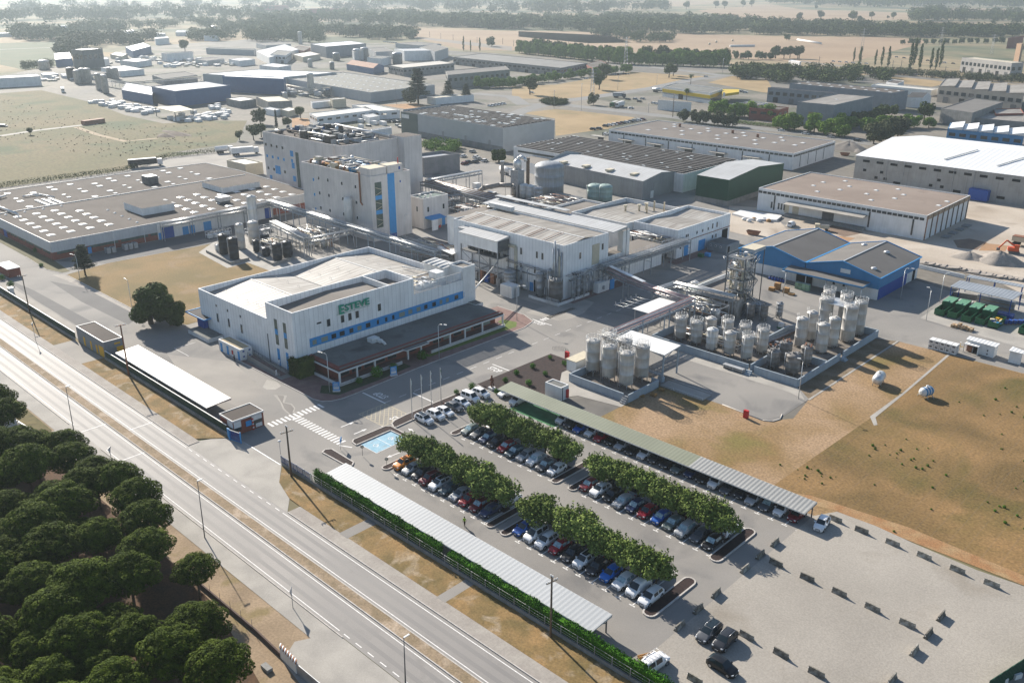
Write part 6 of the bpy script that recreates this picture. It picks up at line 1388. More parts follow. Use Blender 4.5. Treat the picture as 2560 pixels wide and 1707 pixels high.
def leaves(mb,cx,cy,cz,rx,ry,rz_,n,s,m,shell_=.55,up=.25,flat=0.0,rng=random):
 for _ in range(n):
  while True:
   d=Vector((rng.gauss(0,1),rng.gauss(0,1),rng.gauss(0,1)))
   if d.length>.1:break
  d.normalize();r_=shell_+(1-shell_)*rng.random()**.6
  p=Vector((cx+d.x*rx*r_,cy+d.y*ry*r_,cz+d.z*rz_*r_))
  nrm=(d+Vector((rng.gauss(0,.5),rng.gauss(0,.5),rng.gauss(0,.5)+up))).normalized()
  a=nrm.orthogonal().normalized();b_=nrm.cross(a);t_=rng.random()*6.28;a,b_=a*math.cos(t_)+b_*math.sin(t_),b_*math.cos(t_)-a*math.sin(t_)
  k=s*rng.uniform(.6,1.35);i=len(mb.v)
  mb.v+=[tuple(p-a*k*.5),tuple(p+b_*k*.32),tuple(p+a*k*.55),tuple(p-b_*k*.3)]
  mb.f.append((i,i+1,i+2,i+3));mb.m.append(mb.mi(m));mb.sm.append(False)
def crown_mesh(kind,seed):
 rng=random.Random(seed);mb=MB()
 if kind=='pine':
  for k in range(26):
   a=k*2.4;q_=((k+.5)/26)**.5;x,y=3.5*q_*math.cos(a),3.5*q_*math.sin(a);z=7.2+2.3*(1-q_*q_)+rng.uniform(-.3,.3)
   leaves(mb,x,y,z,1.15,1.15,.95,520,.25,lf_pine,.8,.7,rng=rng)
  leaves(mb,0,0,7.2,3.9,3.9,1.7,1800,.4,lf_pine,.3,.6,rng=rng)
 elif kind=='plane':
  for k in range(13):
   a=rng.random()*6.28;q_=rng.random()**.5*1.75;z=3.0+rng.uniform(-.5,.9)-q_*.15
   leaves(mb,q_*math.cos(a),q_*math.sin(a),z,.95,.95,.85,190,.3,lf_plane,.45,.5,rng=rng)
  leaves(mb,0,0,3.0,1.9,1.9,1.2,350,.35,lf_plane,.3,.4,rng=rng)
  for k in range(70):
   a=rng.random()*6.28;q_=rng.uniform(.4,2.2);x,y,z=q_*math.cos(a),q_*math.sin(a),rng.uniform(3.4,4.5)-q_*.25
   for j in range(7):leaves(mb,x,y,z+j*.07,.14,.14,.12,1,.28,lf_plane,.2,.3,rng=rng)
 elif kind in('oak','far','bright','olive','round'):
  m_={'oak':lf_dark,'far':lf_far,'bright':lf_bright,'olive':lf_far2,'round':lf_dark}[kind];n,s={'oak':(900,.42),'far':(80,.95),'bright':(170,.6),'olive':(110,.8),'round':(110,.75)}[kind]
  nn=14 if kind!='round' else 10
  for k in range(nn):
   a=rng.random()*6.28;q_=rng.random()**.5*2.4;z=rng.uniform(2.6,6.0)-q_*.4
   if kind=='round':z=4+rng.uniform(-1,1);q_*=.6
   leaves(mb,q_*math.cos(a),q_*math.sin(a),z,1.55,1.55,1.35,n,s,m_,.55,.4,rng=rng)
 elif kind=='cedar':
  for k in range(11):
   z=3+k*.72;r0=4.2*(1-k/13)+.6
   for j in range(7):
    a=j*.9+k*1.3+rng.uniform(-.2,.2);q_=r0*rng.uniform(.55,1)
    leaves(mb,q_*.6*math.cos(a),q_*.6*math.sin(a),z+rng.uniform(-.2,.2),q_*.5,q_*.5,.28,210,.3,lf_cedar,.2,1.2,rng=rng)
 elif kind=='poplar':
  for k in range(10):leaves(mb,rng.uniform(-.3,.3),rng.uniform(-.3,.3),2+k*1.25,1.25*(1-abs(k-4)/9),1.25*(1-abs(k-4)/9),1.2,80,.7,lf_far,.5,.2,rng=rng)
 elif kind=='cypress':
  for k in range(7):leaves(mb,0,0,1+k*.9,.7-.07*k,.7-.07*k,.8,120,.35,lf_cedar,.5,.2,rng=rng)
 elif kind=='bush':leaves(mb,0,0,.45,.6,.6,.5,420,.16,lf_hedge,.3,.4,rng=rng)
 elif kind=='palm':
  for k in range(26):
   a=k*2.4;el=rng.uniform(-.5,.8);p=Vector((0,0,8.2))
   for j in range(7):
    q_=p+Vector((math.cos(a)*.5*math.cos(el),math.sin(a)*.5*math.cos(el),math.sin(el)*.5));el-=.28
    s_=Vector((-math.sin(a),math.cos(a),0))*(.35 if j<5 else .18);mb.face([tuple(p-s_),tuple(p+s_*0+Vector((0,0,.1))),tuple(q_+Vector((0,0,.1))),tuple(q_-s_)],lf_far);mb.face([tuple(p+s_),tuple(q_+s_),tuple(q_+Vector((0,0,.1))),tuple(p+Vector((0,0,.1)))],lf_far);p=q_
 o=mb.build('crown');me=o.data;bpy.data.objects.remove(o);return me
def trunk_mesh(kind,seed):
 rng=random.Random(seed+100);mb=MB();h,r_={'pine':(7.0,.24),'plane':(2.2,.13),'oak':(3.0,.4),'cedar':(9.5,.3),'poplar':(6,.2),'cypress':(2,.12),'palm':(8.1,.28),'bush':(.4,.05),'round':(3,.25)}.get(kind,(3.2,.22))
 lean=(rng.uniform(-.3,.3),rng.uniform(-.3,.3));mb.tube((0,0,0),(lean[0]*.5,lean[1]*.5,h*.55),r_,bark,8,r_*.8);mb.tube((lean[0]*.5,lean[1]*.5,h*.55),(lean[0],lean[1],h),r_*.8,bark,8,r_*.5)
 if kind not in('palm','cypress','bush','poplar'):
  for k in range(5):a=k*1.26+rng.random();L_={'pine':2.3,'plane':1.2}.get(kind,1.7);mb.tube((lean[0]*.8,lean[1]*.8,h*(.75+.04*k)),(lean[0]+L_*math.cos(a),lean[1]+L_*math.sin(a),h+.9),r_*.42,bark,6,r_*.15)
 o=mb.build('trunk');me=o.data;bpy.data.objects.remove(o);return me
TM={}
def tree(kind,x,y,label,group=None,s=1.0,sz=None,name=None,nvar=3,z=0.0,cat='tree'):
 v=random.randrange(nvar)
 if(kind,v)not in TM:TM[(kind,v)]=(crown_mesh(kind,v),trunk_mesh(kind,v))
 cm,tm_=TM[(kind,v)]
 t=thing(name or{'pine':'umbrella_pine','plane':'shade_tree','oak':'oak_tree','cedar':'cedar_tree','poplar':'poplar_tree','cypress':'cypress_tree','bush':'shrub','palm':'palm_tree'}.get(kind,'tree'),label,cat,(x,y,z),random.random()*6.28,group)
 t.scale=(s,s,sz or s)
 for nm,me in(('crown',cm),('trunk',tm_)):o=bpy.data.objects.new(nm,me);COL.objects.link(o);o.parent=t
 return t
wall_l=thing('boundary_wall','low grey boundary wall with dark mesh fence left of the gate','wall')
mb=MB();mb.box(-900,-221.5,74.3,74.55,0,.75,blockwall);mb.box(-204.3,-147,74.3,74.55,0,.75,blockwall);mb.build('wall',wall_l)
mesh_m=mat('green_mesh',(0.012,0.035,0.022),(0.02,0.05,0.03),1,.8,fine=.3)
mb=MB();mb.box(-900,-221.5,74.6,74.66,.6,2.1,mesh_m);mb.box(-204.3,-149,74.6,74.66,.6,2.1,mesh_m);mb.build('mesh_fence',wall_l)
mb=MB();mb.box(-900,-221.5,74.56,74.75,2.1,2.2,white);mb.box(-204.3,-149,74.56,74.75,2.1,2.2,white)
for k in range(70):x=-540+k*5.6;mb.box(x,x+.1,74.68,74.78,0,2.15,metal)if not(-221.5<x<-204)and x<-150 else None
mb.build('top_rail',wall_l)
wall_r=thing('boundary_wall','low grey boundary wall with wire fence below the roadside hedge','wall')
mb=MB();mb.box(-130.9,60,75.25,75.5,0,.7,blockwall);mb.build('wall',wall_r)
mb=MB()
for k in range(58):x=-130+k*2.9;mb.box(x,x+.09,75.3,75.4,.7,2.0,metal)
for z in(1.1,1.5,2.0):mb.tube((-122,75.35,z),(40,75.35,z),.018,metal,4)
mb.build('wire_fence',wall_r)
blue_f=mat('blue_fence_paint',(0.012,0.05,0.15),None,1,.5,fine=.1)
t=thing('blue_fence','dark blue barred fence on the low wall right of the gate','fence');mb=MB()
for k in range(44):mb.box(-130.8+k*.21,-130.74+k*.21,75.3,75.36,.7,2.0,blue_f)
for z in(.8,1.9):mb.box(-130.9,-121.6,75.28,75.38,z,z+.08,blue_f)
mb.build('bars',t);mb=MB()
for x in(-131,-128.4,-126,-123.6,-121.6):mb.box(x-.06,x+.06,75.26,75.4,.6,2.15,white)
mb.build('post',t)
t=thing('sliding_gate','blue steel gate leaf beside the brick gatehouse','gate');mb=MB()
for k in range(14):mb.box(-146.9+k*.22,-146.84+k*.22,73.9+k*.05,73.97+k*.05,.1,2.2,dblue);
mb.beam((-146.9,73.9,.2),(-143.9,74.6,.2),.08,.12,blue);mb.beam((-146.9,73.9,2.2),(-143.9,74.6,2.2),.08,.12,white);mb.box(-148,-146.9,74.1,74.25,.1,2.1,blue);mb.build('leaf',t);mb=MB();mb.box(-147,-146.75,73.8,74.05,0,2.4,blue);mb.box(-144,-143.8,74.5,74.7,0,2.4,blue);mb.build('post',t)
mb=MB();mb.box(-143.9,-131.2,75.1,75.3,0.05,.09,metal);struct(mb.build('gate_track'))
def hedge_obj(name,label,x0,x1,y0,y1,h0,h1,m,n=110,s=.24,core=True):
 t=thing(name,label,'hedge');mb=MB();rng=random.Random(int(x0));L_=x1-x0
 k=int(L_/.5)
 for i in range(k):
  x=x0+(i+.5)*L_/k;hh=h1+.16*math.sin(x*1.7)+.12*math.sin(x*.63+1)+rng.uniform(-.06,.06)
  leaves(mb,x,(y0+y1)/2,(h0+hh)/2,.5,(y1-y0)/2+.1,(hh-h0)/2+.08,n,s,m,.75,.3,rng=rng)
  for q_ in range(int(n*.7)):
   px_,face_=x+rng.uniform(-.3,.3),rng.random()
   if face_<.45:c_=(px_,rng.uniform(y0,y1),hh)
   elif face_<.8:c_=(px_,y0,rng.uniform(h0,hh))
   else:c_=(px_,y1,rng.uniform(h0,hh))
   leaves(mb,*c_,.08,.08,.08,1,s,m,.3,.3,rng=rng)
 mb.build('foliage',t)
 mb=MB();mb.box(x0+.2,x1-.2,y0+.15,y1-.15,0,h1-.25,m);mb.build('stems',t);return t
hedge_obj('hedge','bright green clipped hedge along the road from the blue fence',-121.3,-88.2,75.6,76.7,.2,2.6,lf_hedge)
hedge_obj('hedge','bright green clipped hedge along the road after the gap',-86.3,-30,75.6,76.7,.2,2.55,lf_hedge)
hedge_obj('hedge','tall dark clipped block hedge at the office corner',-165.5,-160.9,99.3,103.6,.1,4.2,lf_dark,240,.3)
hedge_obj('hedge','dark clipped hedge at the lawn edge by the big oak',-228.6,-222.0,96.0,98.2,.1,2.4,lf_dark,90,.28)
t=thing('green_screen_fence','dark green screen fence and hedge at the far right edge of the gravel','fence');mb=MB();a,c_=A(3,3,2180,1568),A(3,3,2350,1380);mb.beam((a[0]-1,a[1]-4,1.2),(c_[0]+3,c_[1]+8,1.2),.1,2.4,green_wall);mb.build('screen',t)
mb=MB()
for k in range(5):mb.beam((a[0]-1.4+k*1.0,a[1]-3+k*2.2,.4),(a[0]-.9+k*1.0,a[1]-2+k*2.2,.4),.3,.8,white)
mb.build('base_block',t)
# gatehouse and the little yellow-doored building
t=thing('gatehouse','brick gatehouse with white-edged flat roof beside the blue gate','hut')
GX0,GX1,GY0,GY1=-152.3,-147.4,75.2,81.9
mb=MB();mb.box(GX0,GX1,GY0,GY1,0,3.15,brick);mb.build('wall',t);mb=MB();shell(mb,rect(GX0-.1,GX1+.1,GY0-.1,GY1+.1),3.0,3.35,white,.15,3.2);mb.face([(GX0,GY0,3.22),(GX1,GY0,3.22),(GX1,GY1,3.22),(GX0,GY1,3.22)],bitumen);mb.build('roof',t)
for a,c_ in((75.35,76.9),(79.6,81.5)):win(t,'x',GX1,a,a+(c_-a),1.6 if a<79 else 1.9,2.9,white,white);plate(t,'window','x',GX1,a,c_,.9,1.6 if a<79 else 1.9,glass,.03)
plate(t,'window','y',GY0,-149.5,-147.5,1.7,2.9,white,.05);plate(t,'window','y',GY0,-149.5,-147.5,.9,1.7,glass,.03);plate(t,'sign_panel','x',GX1,77.9,79.1,1.2,2.3,blue,.12);plate(t,'white_panel','x',GX1,80,81.4,.3,1.1,white,.1)
mb=MB();mb.box(GX1+.1,GX1+.25,79.2,79.5,0,3.0,red)
for k in range(4):mb.box(GX1+.1,GX1+.26,79.2,79.51,.4+k*.75,.75+k*.75,white)
mb.build('barrier_post',t)
def k1(a,b):return(a/7.128,760+b/7.128)
t=thing('substation','grey roadside substation with yellow doors and dark gravel roof','hut')
gy=mat('grey_painted_block',(0.22,0.225,0.225),(0.19,0.195,0.195),.4,.9,seam=(('z',.22,.03,.15),));block(t,rect(-220.3,-204.6,74.7,79.4),4.15,gy,bitumen,.12,rim=white)
ylw=mat('yellow_door',(0.6,0.33,0.01),None,1,.6)
for x0,x1,z1 in((-216.5,-215.6,2.4),(-212.6,-211.8,2.4),(-209.4,-208.5,2.3),(-207.6,-205.0,2.7)):plate(t,'door','y',74.7,x0,x1,.15,z1,ylw,.06)
plate(t,'door','x',-204.6,77.6,79.2,.8,2.2,ylw,.06);plate(t,'vent','x',-204.6,77.2,78.6,2.9,3.3,ylw,.05)
# ------------------------------------------------------------------ poles, lamps, signs, flags
def base_h(b_,tp):return(*at(b_),height(b_,tp))
def arm_lamp(label,b_,tp,rz,arm=1.6,group='street lamps'):
 x,y,h=base_h(b_,tp);t=thing('street_lamp',label,'street lamp',(x,y,.05),rz,group);mb=MB();mb.tube((0,0,0),(0,0,h-.6),.09,metal_l,8,.06);mb.path([(0,0,h-.6),(.15,0,h-.2),(.5,0,h),(arm,0,h+.05)],.05,metal_l,6);mb.build('pole',t)
 mb=MB();mb.prism([(arm-.1,-.16),(arm+.65,-.14),(arm+.65,.14),(arm-.1,.16)],h-.02,h+.16,white);mb.build('lamp_head',t);return t
def road_lamp(label,b_,tp):
 x,y,h=base_h(b_,tp);t=thing('street_lamp',label,'street lamp',(x,y,.05),0,'road lamps');mb=MB();mb.tube((0,0,0),(-.1,.2,h),.1,metal_d,8,.05);mb.build('pole',t);mb=MB();mb.box(-.12,.12,0.1,1.0,h-.02,h+.12,white);mb.build('lamp_head',t)
road_lamp('road lamp leaning beside the pine wood, farthest left',T(0,2,685,860),T(0,2,583,420));road_lamp('road lamp in front of the pines, middle of the three',T(0,3,1880,235),T(0,2,1795,1285));road_lamp('road lamp nearest the bottom edge on the pale apron',T(1,3,1372,1560),T(1,3,1290,1160))
arm_lamp('street lamp beside the cedar, lawn corner',T(0,1,735,1000),T(0,1,690,775),R(200));arm_lamp('street lamp by the zebra crossing in front of the dark block hedge',T(1,2,678,470),T(1,2,640,112),R(200));arm_lamp('street lamp in front of the entrance colonnade',T(1,2,1682,165),T(1,1,1680,1408),R(20))
arm_lamp('street lamp at the plant crossing near the container room',T(2,1,45,1375),T(2,1,40,1055),R(30));arm_lamp('street lamp at the corner of the tanker yard',T(3,2,278,525),T(3,2,298,165),R(200),.6);arm_lamp('street lamp at the blue doors of the blue hall',T(3,1,1215,1180),T(3,1,1280,895),R(20));arm_lamp('street lamp at the waste yard corner',T(3,1,1450,1375),T(3,1,1485,1080),R(190),.6)
arm_lamp('street lamp at the fence of the waste yard',T(3,1,1575,1205),T(3,1,1630,940),R(20),.5);arm_lamp('street lamp on the inner road behind the office roof',T(1,1,690,740),T(1,1,700,525),R(20));arm_lamp('street lamp at the foot of the striped tower',T(1,1,1370,600),T(1,1,1375,400),R(20),.8);arm_lamp('street lamp between the tanks and the blue canopy',T(3,1,140,1150),T(3,1,140,930),R(200),.5)
arm_lamp('slender street lamp on the dry lawn',T(0,1,1215,1275),T(0,1,1165,1005),R(180),1.4)
def pole(label,b_,tp,arms,r_=.16,m_=wood):
 x,y,h=base_h(b_,tp);t=thing('utility_pole',label,'utility pole',(x,y,.05),0,'power poles');mb=MB();mb.tube((0,0,0),(0,0,h),r_,m_,8,r_*.7);mb.build('pole',t)
 for z,L_,a in arms:
  mb=MB();c_,s_=math.cos(a)*L_,math.sin(a)*L_;mb.beam((-c_,-s_,h-z),(c_,s_,h-z),.12,.12,m_)
  for k in(-1,-.6,.6,1):mb.lathe(c_*k,s_*k,[(.06,h-z),(.11,h-z+.12),(.07,h-z+.3)],white,8)
  mb.build('crossarm',t)
 return x,y,h
pole('wooden power pole with one wide crossarm behind the blue fence',T(1,2,325,1240),T(1,2,290,780),[(1.1,1.15,R(80)),(0.1,.25,0)],.2);pole('tall rusty metal pole standing at the ivory canopy',T(0,2,1185,315),T(0,1,1105,1415),[(.2,1.1,R(80))],.22,rust);pole('wooden power pole in the hedge at the corrugated canopy',T(2,3,355,1150),T(2,3,370,590),[(.9,.9,R(80)),(.1,.2,0)],.17);pole('wooden power pole with T-shaped top beside the left boundary wall',T(0,1,275,1310),T(0,1,212,965),[(.1,1.0,R(80))],.17)
for i,(b_,tp)in enumerate([((1435,720),(1428,345)),((1528,660),(1520,310)),((1612,600),(1605,275)),((1700,560),(1692,245))]):
 x,y,h=base_h(T(1,2,*b_),T(1,2,*tp));t=thing('flagpole','white flagpole with furled flag, %s from the left of four'%ORD[i],'flagpole',(x,y,.1),0,'four flagpoles by the visitor row');mb=MB();mb.lathe(0,0,[(.09,0),(.05,h),(.08,h+.05),(.03,h+.12)],white,8);mb.build('pole',t)
 fm=mat('flag_cloth',(0.6,0.6,0.58),(0.5,0.53,0.5),3,.9,fine=.2);mb=MB();prev=None
 for k in range(7):z=h-.2-k*.33;wv=.16+.22*math.sin(k*.9+i);cur=[(.05,0,z),(.05+wv*.7,.08,z-.1),(.05+wv,-.05,z-.2)];[mb.face([prev[j],prev[j+1],cur[j+1],cur[j]],fm)for j in range(2)]if prev else None;prev=cur
 if i==3:mb.face([(.06,.02,h-.3),(.3,.06,h-.4),(.28,.05,h-.9),(.06,.02,h-.9)],green_c)
 mb.build('flag',t)
def yield_sign(label,b_,tp,rz,s=.95):
 x,y,h=base_h(b_,tp);t=thing('traffic_sign',label,'traffic sign',(x,y,.05),rz,'yield signs');mb=MB();mb.tube((0,0,0),(0,0,h),.05,metal,6);mb.build('post',t)
 gm=mat('sign_back_grey',(0.2,0.2,0.21),None,1,.5,.3);mb=MB();v_=[(-s/2,h),(s/2,h),(0,h-s*.86)]
 for y_,m_ in((-.06,gm),(-.03,white)):mb.face([(x_,y_,z)for x_,z in(v_ if m_ is white else v_[::-1])],m_)
 for a,c_ in zip(v_,v_[1:]+v_[:1]):mb.beam((a[0],-.045,a[1]),(c_[0],-.045,c_[1]),.05,.09,red if 'red' in label else gm)
 mb.build('sign_plate',t)
yield_sign('yield sign seen from behind on the far-left verge',T(0,1,330,1568),T(0,1,295,1400),R(-40),1.1);yield_sign('yield sign seen from behind in front of the pines',T(0,2,1040,1170),T(0,2,1000,975),R(-45),1.3);yield_sign('yield sign seen from behind on the pale soil by the road',T(1,3,340,880),T(1,3,318,705),R(-45),1.3)
x,y=A(1,2,790,968);t=thing('direction_sign','blue direction board on two posts on the small planted island','sign',(x,y,.2),R(-47));mb=MB();mb.tube((0,0,0),(0,0,1.5),.04,metal,5);mb.tube((1.3,0,0),(1.3,0,1.5),.04,metal,5);mb.build('post',t);mb=MB();mb.box(-.1,1.4,-.04,.04,1.3,2.1,blue);mb.build('panel',t)
for i,(p,rz,lb)in enumerate([((1,2,740,460),R(50),'blue and white standing information board by the corner lamp'),((1,2,1265,315),R(70),'blue and white standing information board on the grass before the colonnade')]):
 x,y=A(*p);t=thing('information_board',lb,'sign',(x,y,.12),rz);mb=MB();mb.box(-.75,.75,-.06,.06,.3,2.2,blue);mb.build('panel',t);mb=MB();mb.box(-.6,.6,-.075,.075,.5,1.1,white);[mb.box(-.55,.55-.2*(k%2),-.08,.08,1.25+k*.16,1.31+k*.16,white)for k in range(5)];mb.build('lettering',t);mb=MB();mb.box(-.8,.8,-.35,.35,0,.25,white);mb.build('base',t)
for i,p in enumerate([(1,2,980,1055),(1,2,1203,1170)]):
 x,y=A(*p);t=thing('traffic_sign','small round grey sign at the %s'%('right tip of the small planted island' if i==0 else 'corner of the first tree row'),'traffic sign',(x,y,.2),R(45));mb=MB();mb.tube((0,0,0),(0,0,2.0),.04,metal_d,5);mb.build('post',t);mb=MB();mb.tube((0,-.03,1.9),(0,.03,1.9),.33,metal_d,14);mb.tube((0,-.045,1.9),(0,.045,1.9),.25,cream,14);mb.build('sign_plate',t)
x,y=A(1,2,228,1050);t=thing('globe_lamp','slim lamp with white top inside the blue fence','lamp',(x,y,.05));mb=MB();mb.tube((0,0,0),(0,0,3.0),.05,metal,6);mb.build('pole',t);mb=MB();mb.lathe(0,0,[(.1,3),(.32,3.05),(.3,3.2),(.1,3.3)],white,12);mb.build('lamp_head',t)
x,y=A(1,2,2165,440);t=thing('statue','rust-brown abstract figure sculpture on a white stone base','statue',(x,y,.1));mb=MB();mb.prism([(-.7,-.5),(.6,-.6),(.8,.4),(-.3,.7)],0,.55,white);mb.build('base',t)
rm_=mat('rust_iron',(0.16,0.06,0.035),(0.1,0.04,0.025),2,.8,local=True);mb=MB();mb.path([(-.1,0,.5),(-.25,0,1.3),(.05,0,2.0),(0,0,2.9)],.17,rm_,8);mb.path([(.25,.1,.5),(.35,.1,1.4),(.05,0,2.0)],.15,rm_,8);mb.path([(0,0,2.7),(.45,.1,2.3),(.3,.1,1.8)],.1,rm_,6);mb.path([(0,0,2.7),(-.45,.1,2.5),(-.5,0,2.0)],.1,rm_,6);mb.lathe(0,0,[(.1,2.85),(.22,3.0),(.2,3.2),(.08,3.3)],rm_,10);mb.lathe(.05,0,[(.2,1.9),(.33,2.3),(.3,2.6),(.12,2.8)],rm_,10);mb.build('figure',t)
for i,p in enumerate([(2,2,505,155),(3,2,2145-1920*0,0)][:1]):
 x,y=A(*p);t=thing('fire_cabinet','red fire hose cabinet at the garden corner','cabinet',(x,y,.05));mb=MB();mb.box(-.5,.5,-.3,.3,0,1.7,red);mb.build('body',t);mb=MB();mb.box(-.45,.45,-.33,-.3,.1,1.6,red);mb.build('door',t)
x,y=A(2,2,2145,700);t=thing('fire_cabinet','red fire hose cabinet alone at the edge of the tanker pad','cabinet',(x,y,.05));mb=MB();mb.box(-.5,.5,-.3,.3,0,1.7,red);mb.build('body',t);mb=MB();mb.box(-.45,.45,-.33,-.3,.1,1.6,red);mb.build('door',t)
t=thing('bicycle_rack','low curved rack of black hoops beside the red cabinet','rack');mb=MB()
for k in range(9):a=R(20+k*17);x,y=A(2,2,480,120);x+=-2+2.4*math.cos(a);y+=-.4+2.4*math.sin(a);mb.path([(x,y,.05),(x,y,.75),(x+.3,y+.2,.75),(x+.3,y+.2,.05)],.035,metal_d,4)
mb.build('hoops',t)
# concrete barriers on the gravel
def barrier(first=[None]):
 if first[0]is None:
  t=thing('concrete_barrier','','barrier');mb=MB();pr=[(-.3,0),(.3,0),(.3,.1),(.14,.35),(.09,.85),(-.09,.85),(-.14,.35),(-.3,.1)];i=0
  bm_=mat('barrier_concrete',(0.3,0.28,0.24),(0.14,0.125,0.1),2.2,.9,fine=.15,local=True,vary=.4)
  for x in(-1.05,1.05):mb.v+=[(x,y,z)for y,z in pr]
  n=8
  for k in range(n):mb.f.append((k,(k+1)%n,n+(k+1)%n,n+k));mb.m.append(mb.mi(bm_));mb.sm.append(False)
  mb.f+=[tuple(range(n))[::-1],tuple(range(n,2*n))];mb.m+=[0,0];mb.sm+=[False,False];mb.build('body',t);e=MB()
  e.tube((-1.05,0,.5),(-1.13,0,.5),.07,white,6);e.tube((1.05,0,.5),(1.13,0,.5),.07,white,6);e.build('coupling',t);first[0]=t;return t
 return copy_tree(first[0])
BX=[(3,3,860,165),(3,3,1145,280),(3,3,1435,400),(3,3,1740,525),(3,3,2055,655),(3,3,620,62)];BY=[(3,3,75,465),(3,3,360,600),(3,3,655,735),(3,3,960,875),(3,3,1280,1020)];BZ=[(3,3,120,1295),(3,3,445,1470),(2,3,2155,1130),(2,3,1680,1530)]
BE=[(2,3,2280,390),(2,3,2140,515),(2,3,1875,740),(2,3,1710,885),(2,3,1540,1040),(3,3,65,275)];BT=[(3,3,1590,950),(3,3,1475,1110),(3,3,1345,1265),(3,3,1140,1530)]
for L_,rz,w_ in((BX,0,'concrete barrier, %s in the line along the grass edge'),(BY,0,'concrete barrier, %s from the left in the middle line on the gravel'),(BZ,0,'concrete barrier, %s in the scattered line nearest the bottom of the gravel'),(BE,90,'concrete barrier across the asphalt edge, %s from the trees'),(BT,90,'concrete barrier turned sideways, %s of the four at the right of the gravel')):
 for i,p in enumerate(L_):
  x,y=A(*p,.4);o=barrier();o.location=(x,y,.06);o.rotation_euler=(0,0,R(rz+random.uniform(-3,3)));o['label']=w_%ORD[i];o['group']='concrete barriers on the gravel lot'
x,y=A(2,3,1230,1310,.3);t=thing('plank_stack','pale timber planks leaning by the white van','planks',(x,y,.06),R(62));mb=MB()
for k in range(4):mb.box(-1.1,1.1,-.3+k*.16,-.18+k*.16,0,.12+.18*(k%2),pine_w)
mb.build('plank',t)
# ------------------------------------------------------------------ people
def person(label,x,y,rz,top,legs,skin=(0.35,0.2,0.14),hair=(0.02,0.015,0.012),stride=.22,z=.06):
 t=thing('person',label,'person',(x,y,z),rz)
 V={'pel':(0,0,.95),'sp':(0,0,1.2),'ch':(0,0,1.38),'nk':(0,0,1.5),'hd':(0,0,1.62),'ht':(0.0,0,1.76)};E_=[('pel','sp'),('sp','ch'),('ch','nk'),('nk','hd'),('hd','ht')]
 rad={'pel':.15,'sp':.13,'ch':.15,'nk':.055,'hd':.095,'ht':.07}
 for s,sd in((1,'l'),(-1,'r')):
  f=stride*s
  for k,p,r_ in(('hip',(0,.1*s,.9),.1),('kn',(f*.6,.1*s,.5),.07),('an',(f,.1*s,.09),.045),('toe',(f+.18,.11*s,.04),.035),('sh',(0,.18*s,1.42),.065),('el',(-f*.4,.25*s,1.14),.045),('wr',(-f*.3+.05,.27*s,.9),.03),('hand',(-f*.3+.08,.27*s,.83),.03)):V[k+sd]=p;rad[k+sd]=r_
  E_+=[('pel','hip'+sd),('hip'+sd,'kn'+sd),('kn'+sd,'an'+sd),('an'+sd,'toe'+sd),('ch','sh'+sd),('sh'+sd,'el'+sd),('el'+sd,'wr'+sd),('wr'+sd,'hand'+sd)]
  hx,hy,hz=V['hand'+sd]
  for j in range(4):V['f%d%s'%(j,sd)]=(hx-.02+j*.017,hy+.0,hz-.09+.008*abs(j-1.5));rad['f%d%s'%(j,sd)]=.009;E_.append(('hand'+sd,'f%d%s'%(j,sd)))
  V['th'+sd]=(hx+.05,hy-.01*s,hz-.03);rad['th'+sd]=.01;E_.append(('hand'+sd,'th'+sd))
 ks=list(V);me=bpy.data.meshes.new('body');me.from_pydata([V[k]for k in ks],[(ks.index(a),ks.index(c_))for a,c_ in E_],[]);o=bpy.data.objects.new('body',me);COL.objects.link(o)
 m1=o.modifiers.new('s','SKIN');m1.use_smooth_shade=True
 for i,k in enumerate(ks):sv=me.skin_vertices[0].data[i];sv.radius=(rad[k],rad[k]*(1.25 if k in('ch','sp','pel')else 1));sv.use_root=(k=='pel')
 m2=o.modifiers.new('u','SUBSURF');m2.levels=m2.render_levels=1
 dg=bpy.context.evaluated_depsgraph_get();dg.update();me2=bpy.data.meshes.new_from_object(o.evaluated_get(dg));bpy.data.objects.remove(o)
 sk=mat('skin_tone',skin,None,1,.6,fine=0);tp=mat('clothes_'+'_'.join('%02d'%int(c_*99)for c_ in top),top,None,1,.8,fine=0);lg=mat('clothes_'+'_'.join('%02d'%int(c_*99)for c_ in legs),legs,None,1,.8,fine=0);sh=mat('shoe_leather',(0.03,0.02,0.015),None,1,.6,fine=0)
 me2.materials.clear();[me2.materials.append(m_)for m_ in(sk,tp,lg,sh)]
 for p in me2.polygons:z_=p.center.z;p.material_index=0 if z_>1.5 or(abs(p.center.y)>.2 and z_<1.12)else 1 if z_>.97 else 3 if z_<.1 else 2
 me2.polygons.foreach_set('use_smooth',[True]*len(me2.polygons));o=bpy.data.objects.new('body',me2);COL.objects.link(o);o.parent=t
 mb=MB();mb.lathe(-.015,0,[(.1,1.63),(.115,1.7),(.1,1.78),(.05,1.83)],mat('hair',hair,None,1,.8,fine=0),10);mb.build('hair',t)
 mb=MB();mb.prism([(.085,-.012),(.12,0),(.085,.012)],1.61,1.66,sk)
 for s in(-1,1):mb.box(.083,.1,s*.035-.012,s*.035+.012,1.67,1.685,dark);mb.box(-.015,.015,s*.095-.012,s*.095+.012,1.62,1.68,sk)
 mb.box(.085,.1,-.025,.025,1.575,1.585,red);mb.build('face',t);return t
x,y=A(1,3,1915,130);person('person walking in a yellow-green vest and dark trousers on the car-park lane',x,y,R(-60),(0.35,0.55,0.05),(0.06,0.035,0.025))
x,y=A(1,2,190,320);person('person in white overalls standing on the pavement below the ramp',x,y,R(20),(0.7,0.7,0.7),(0.7,0.7,0.72),stride=.1,z=.14)
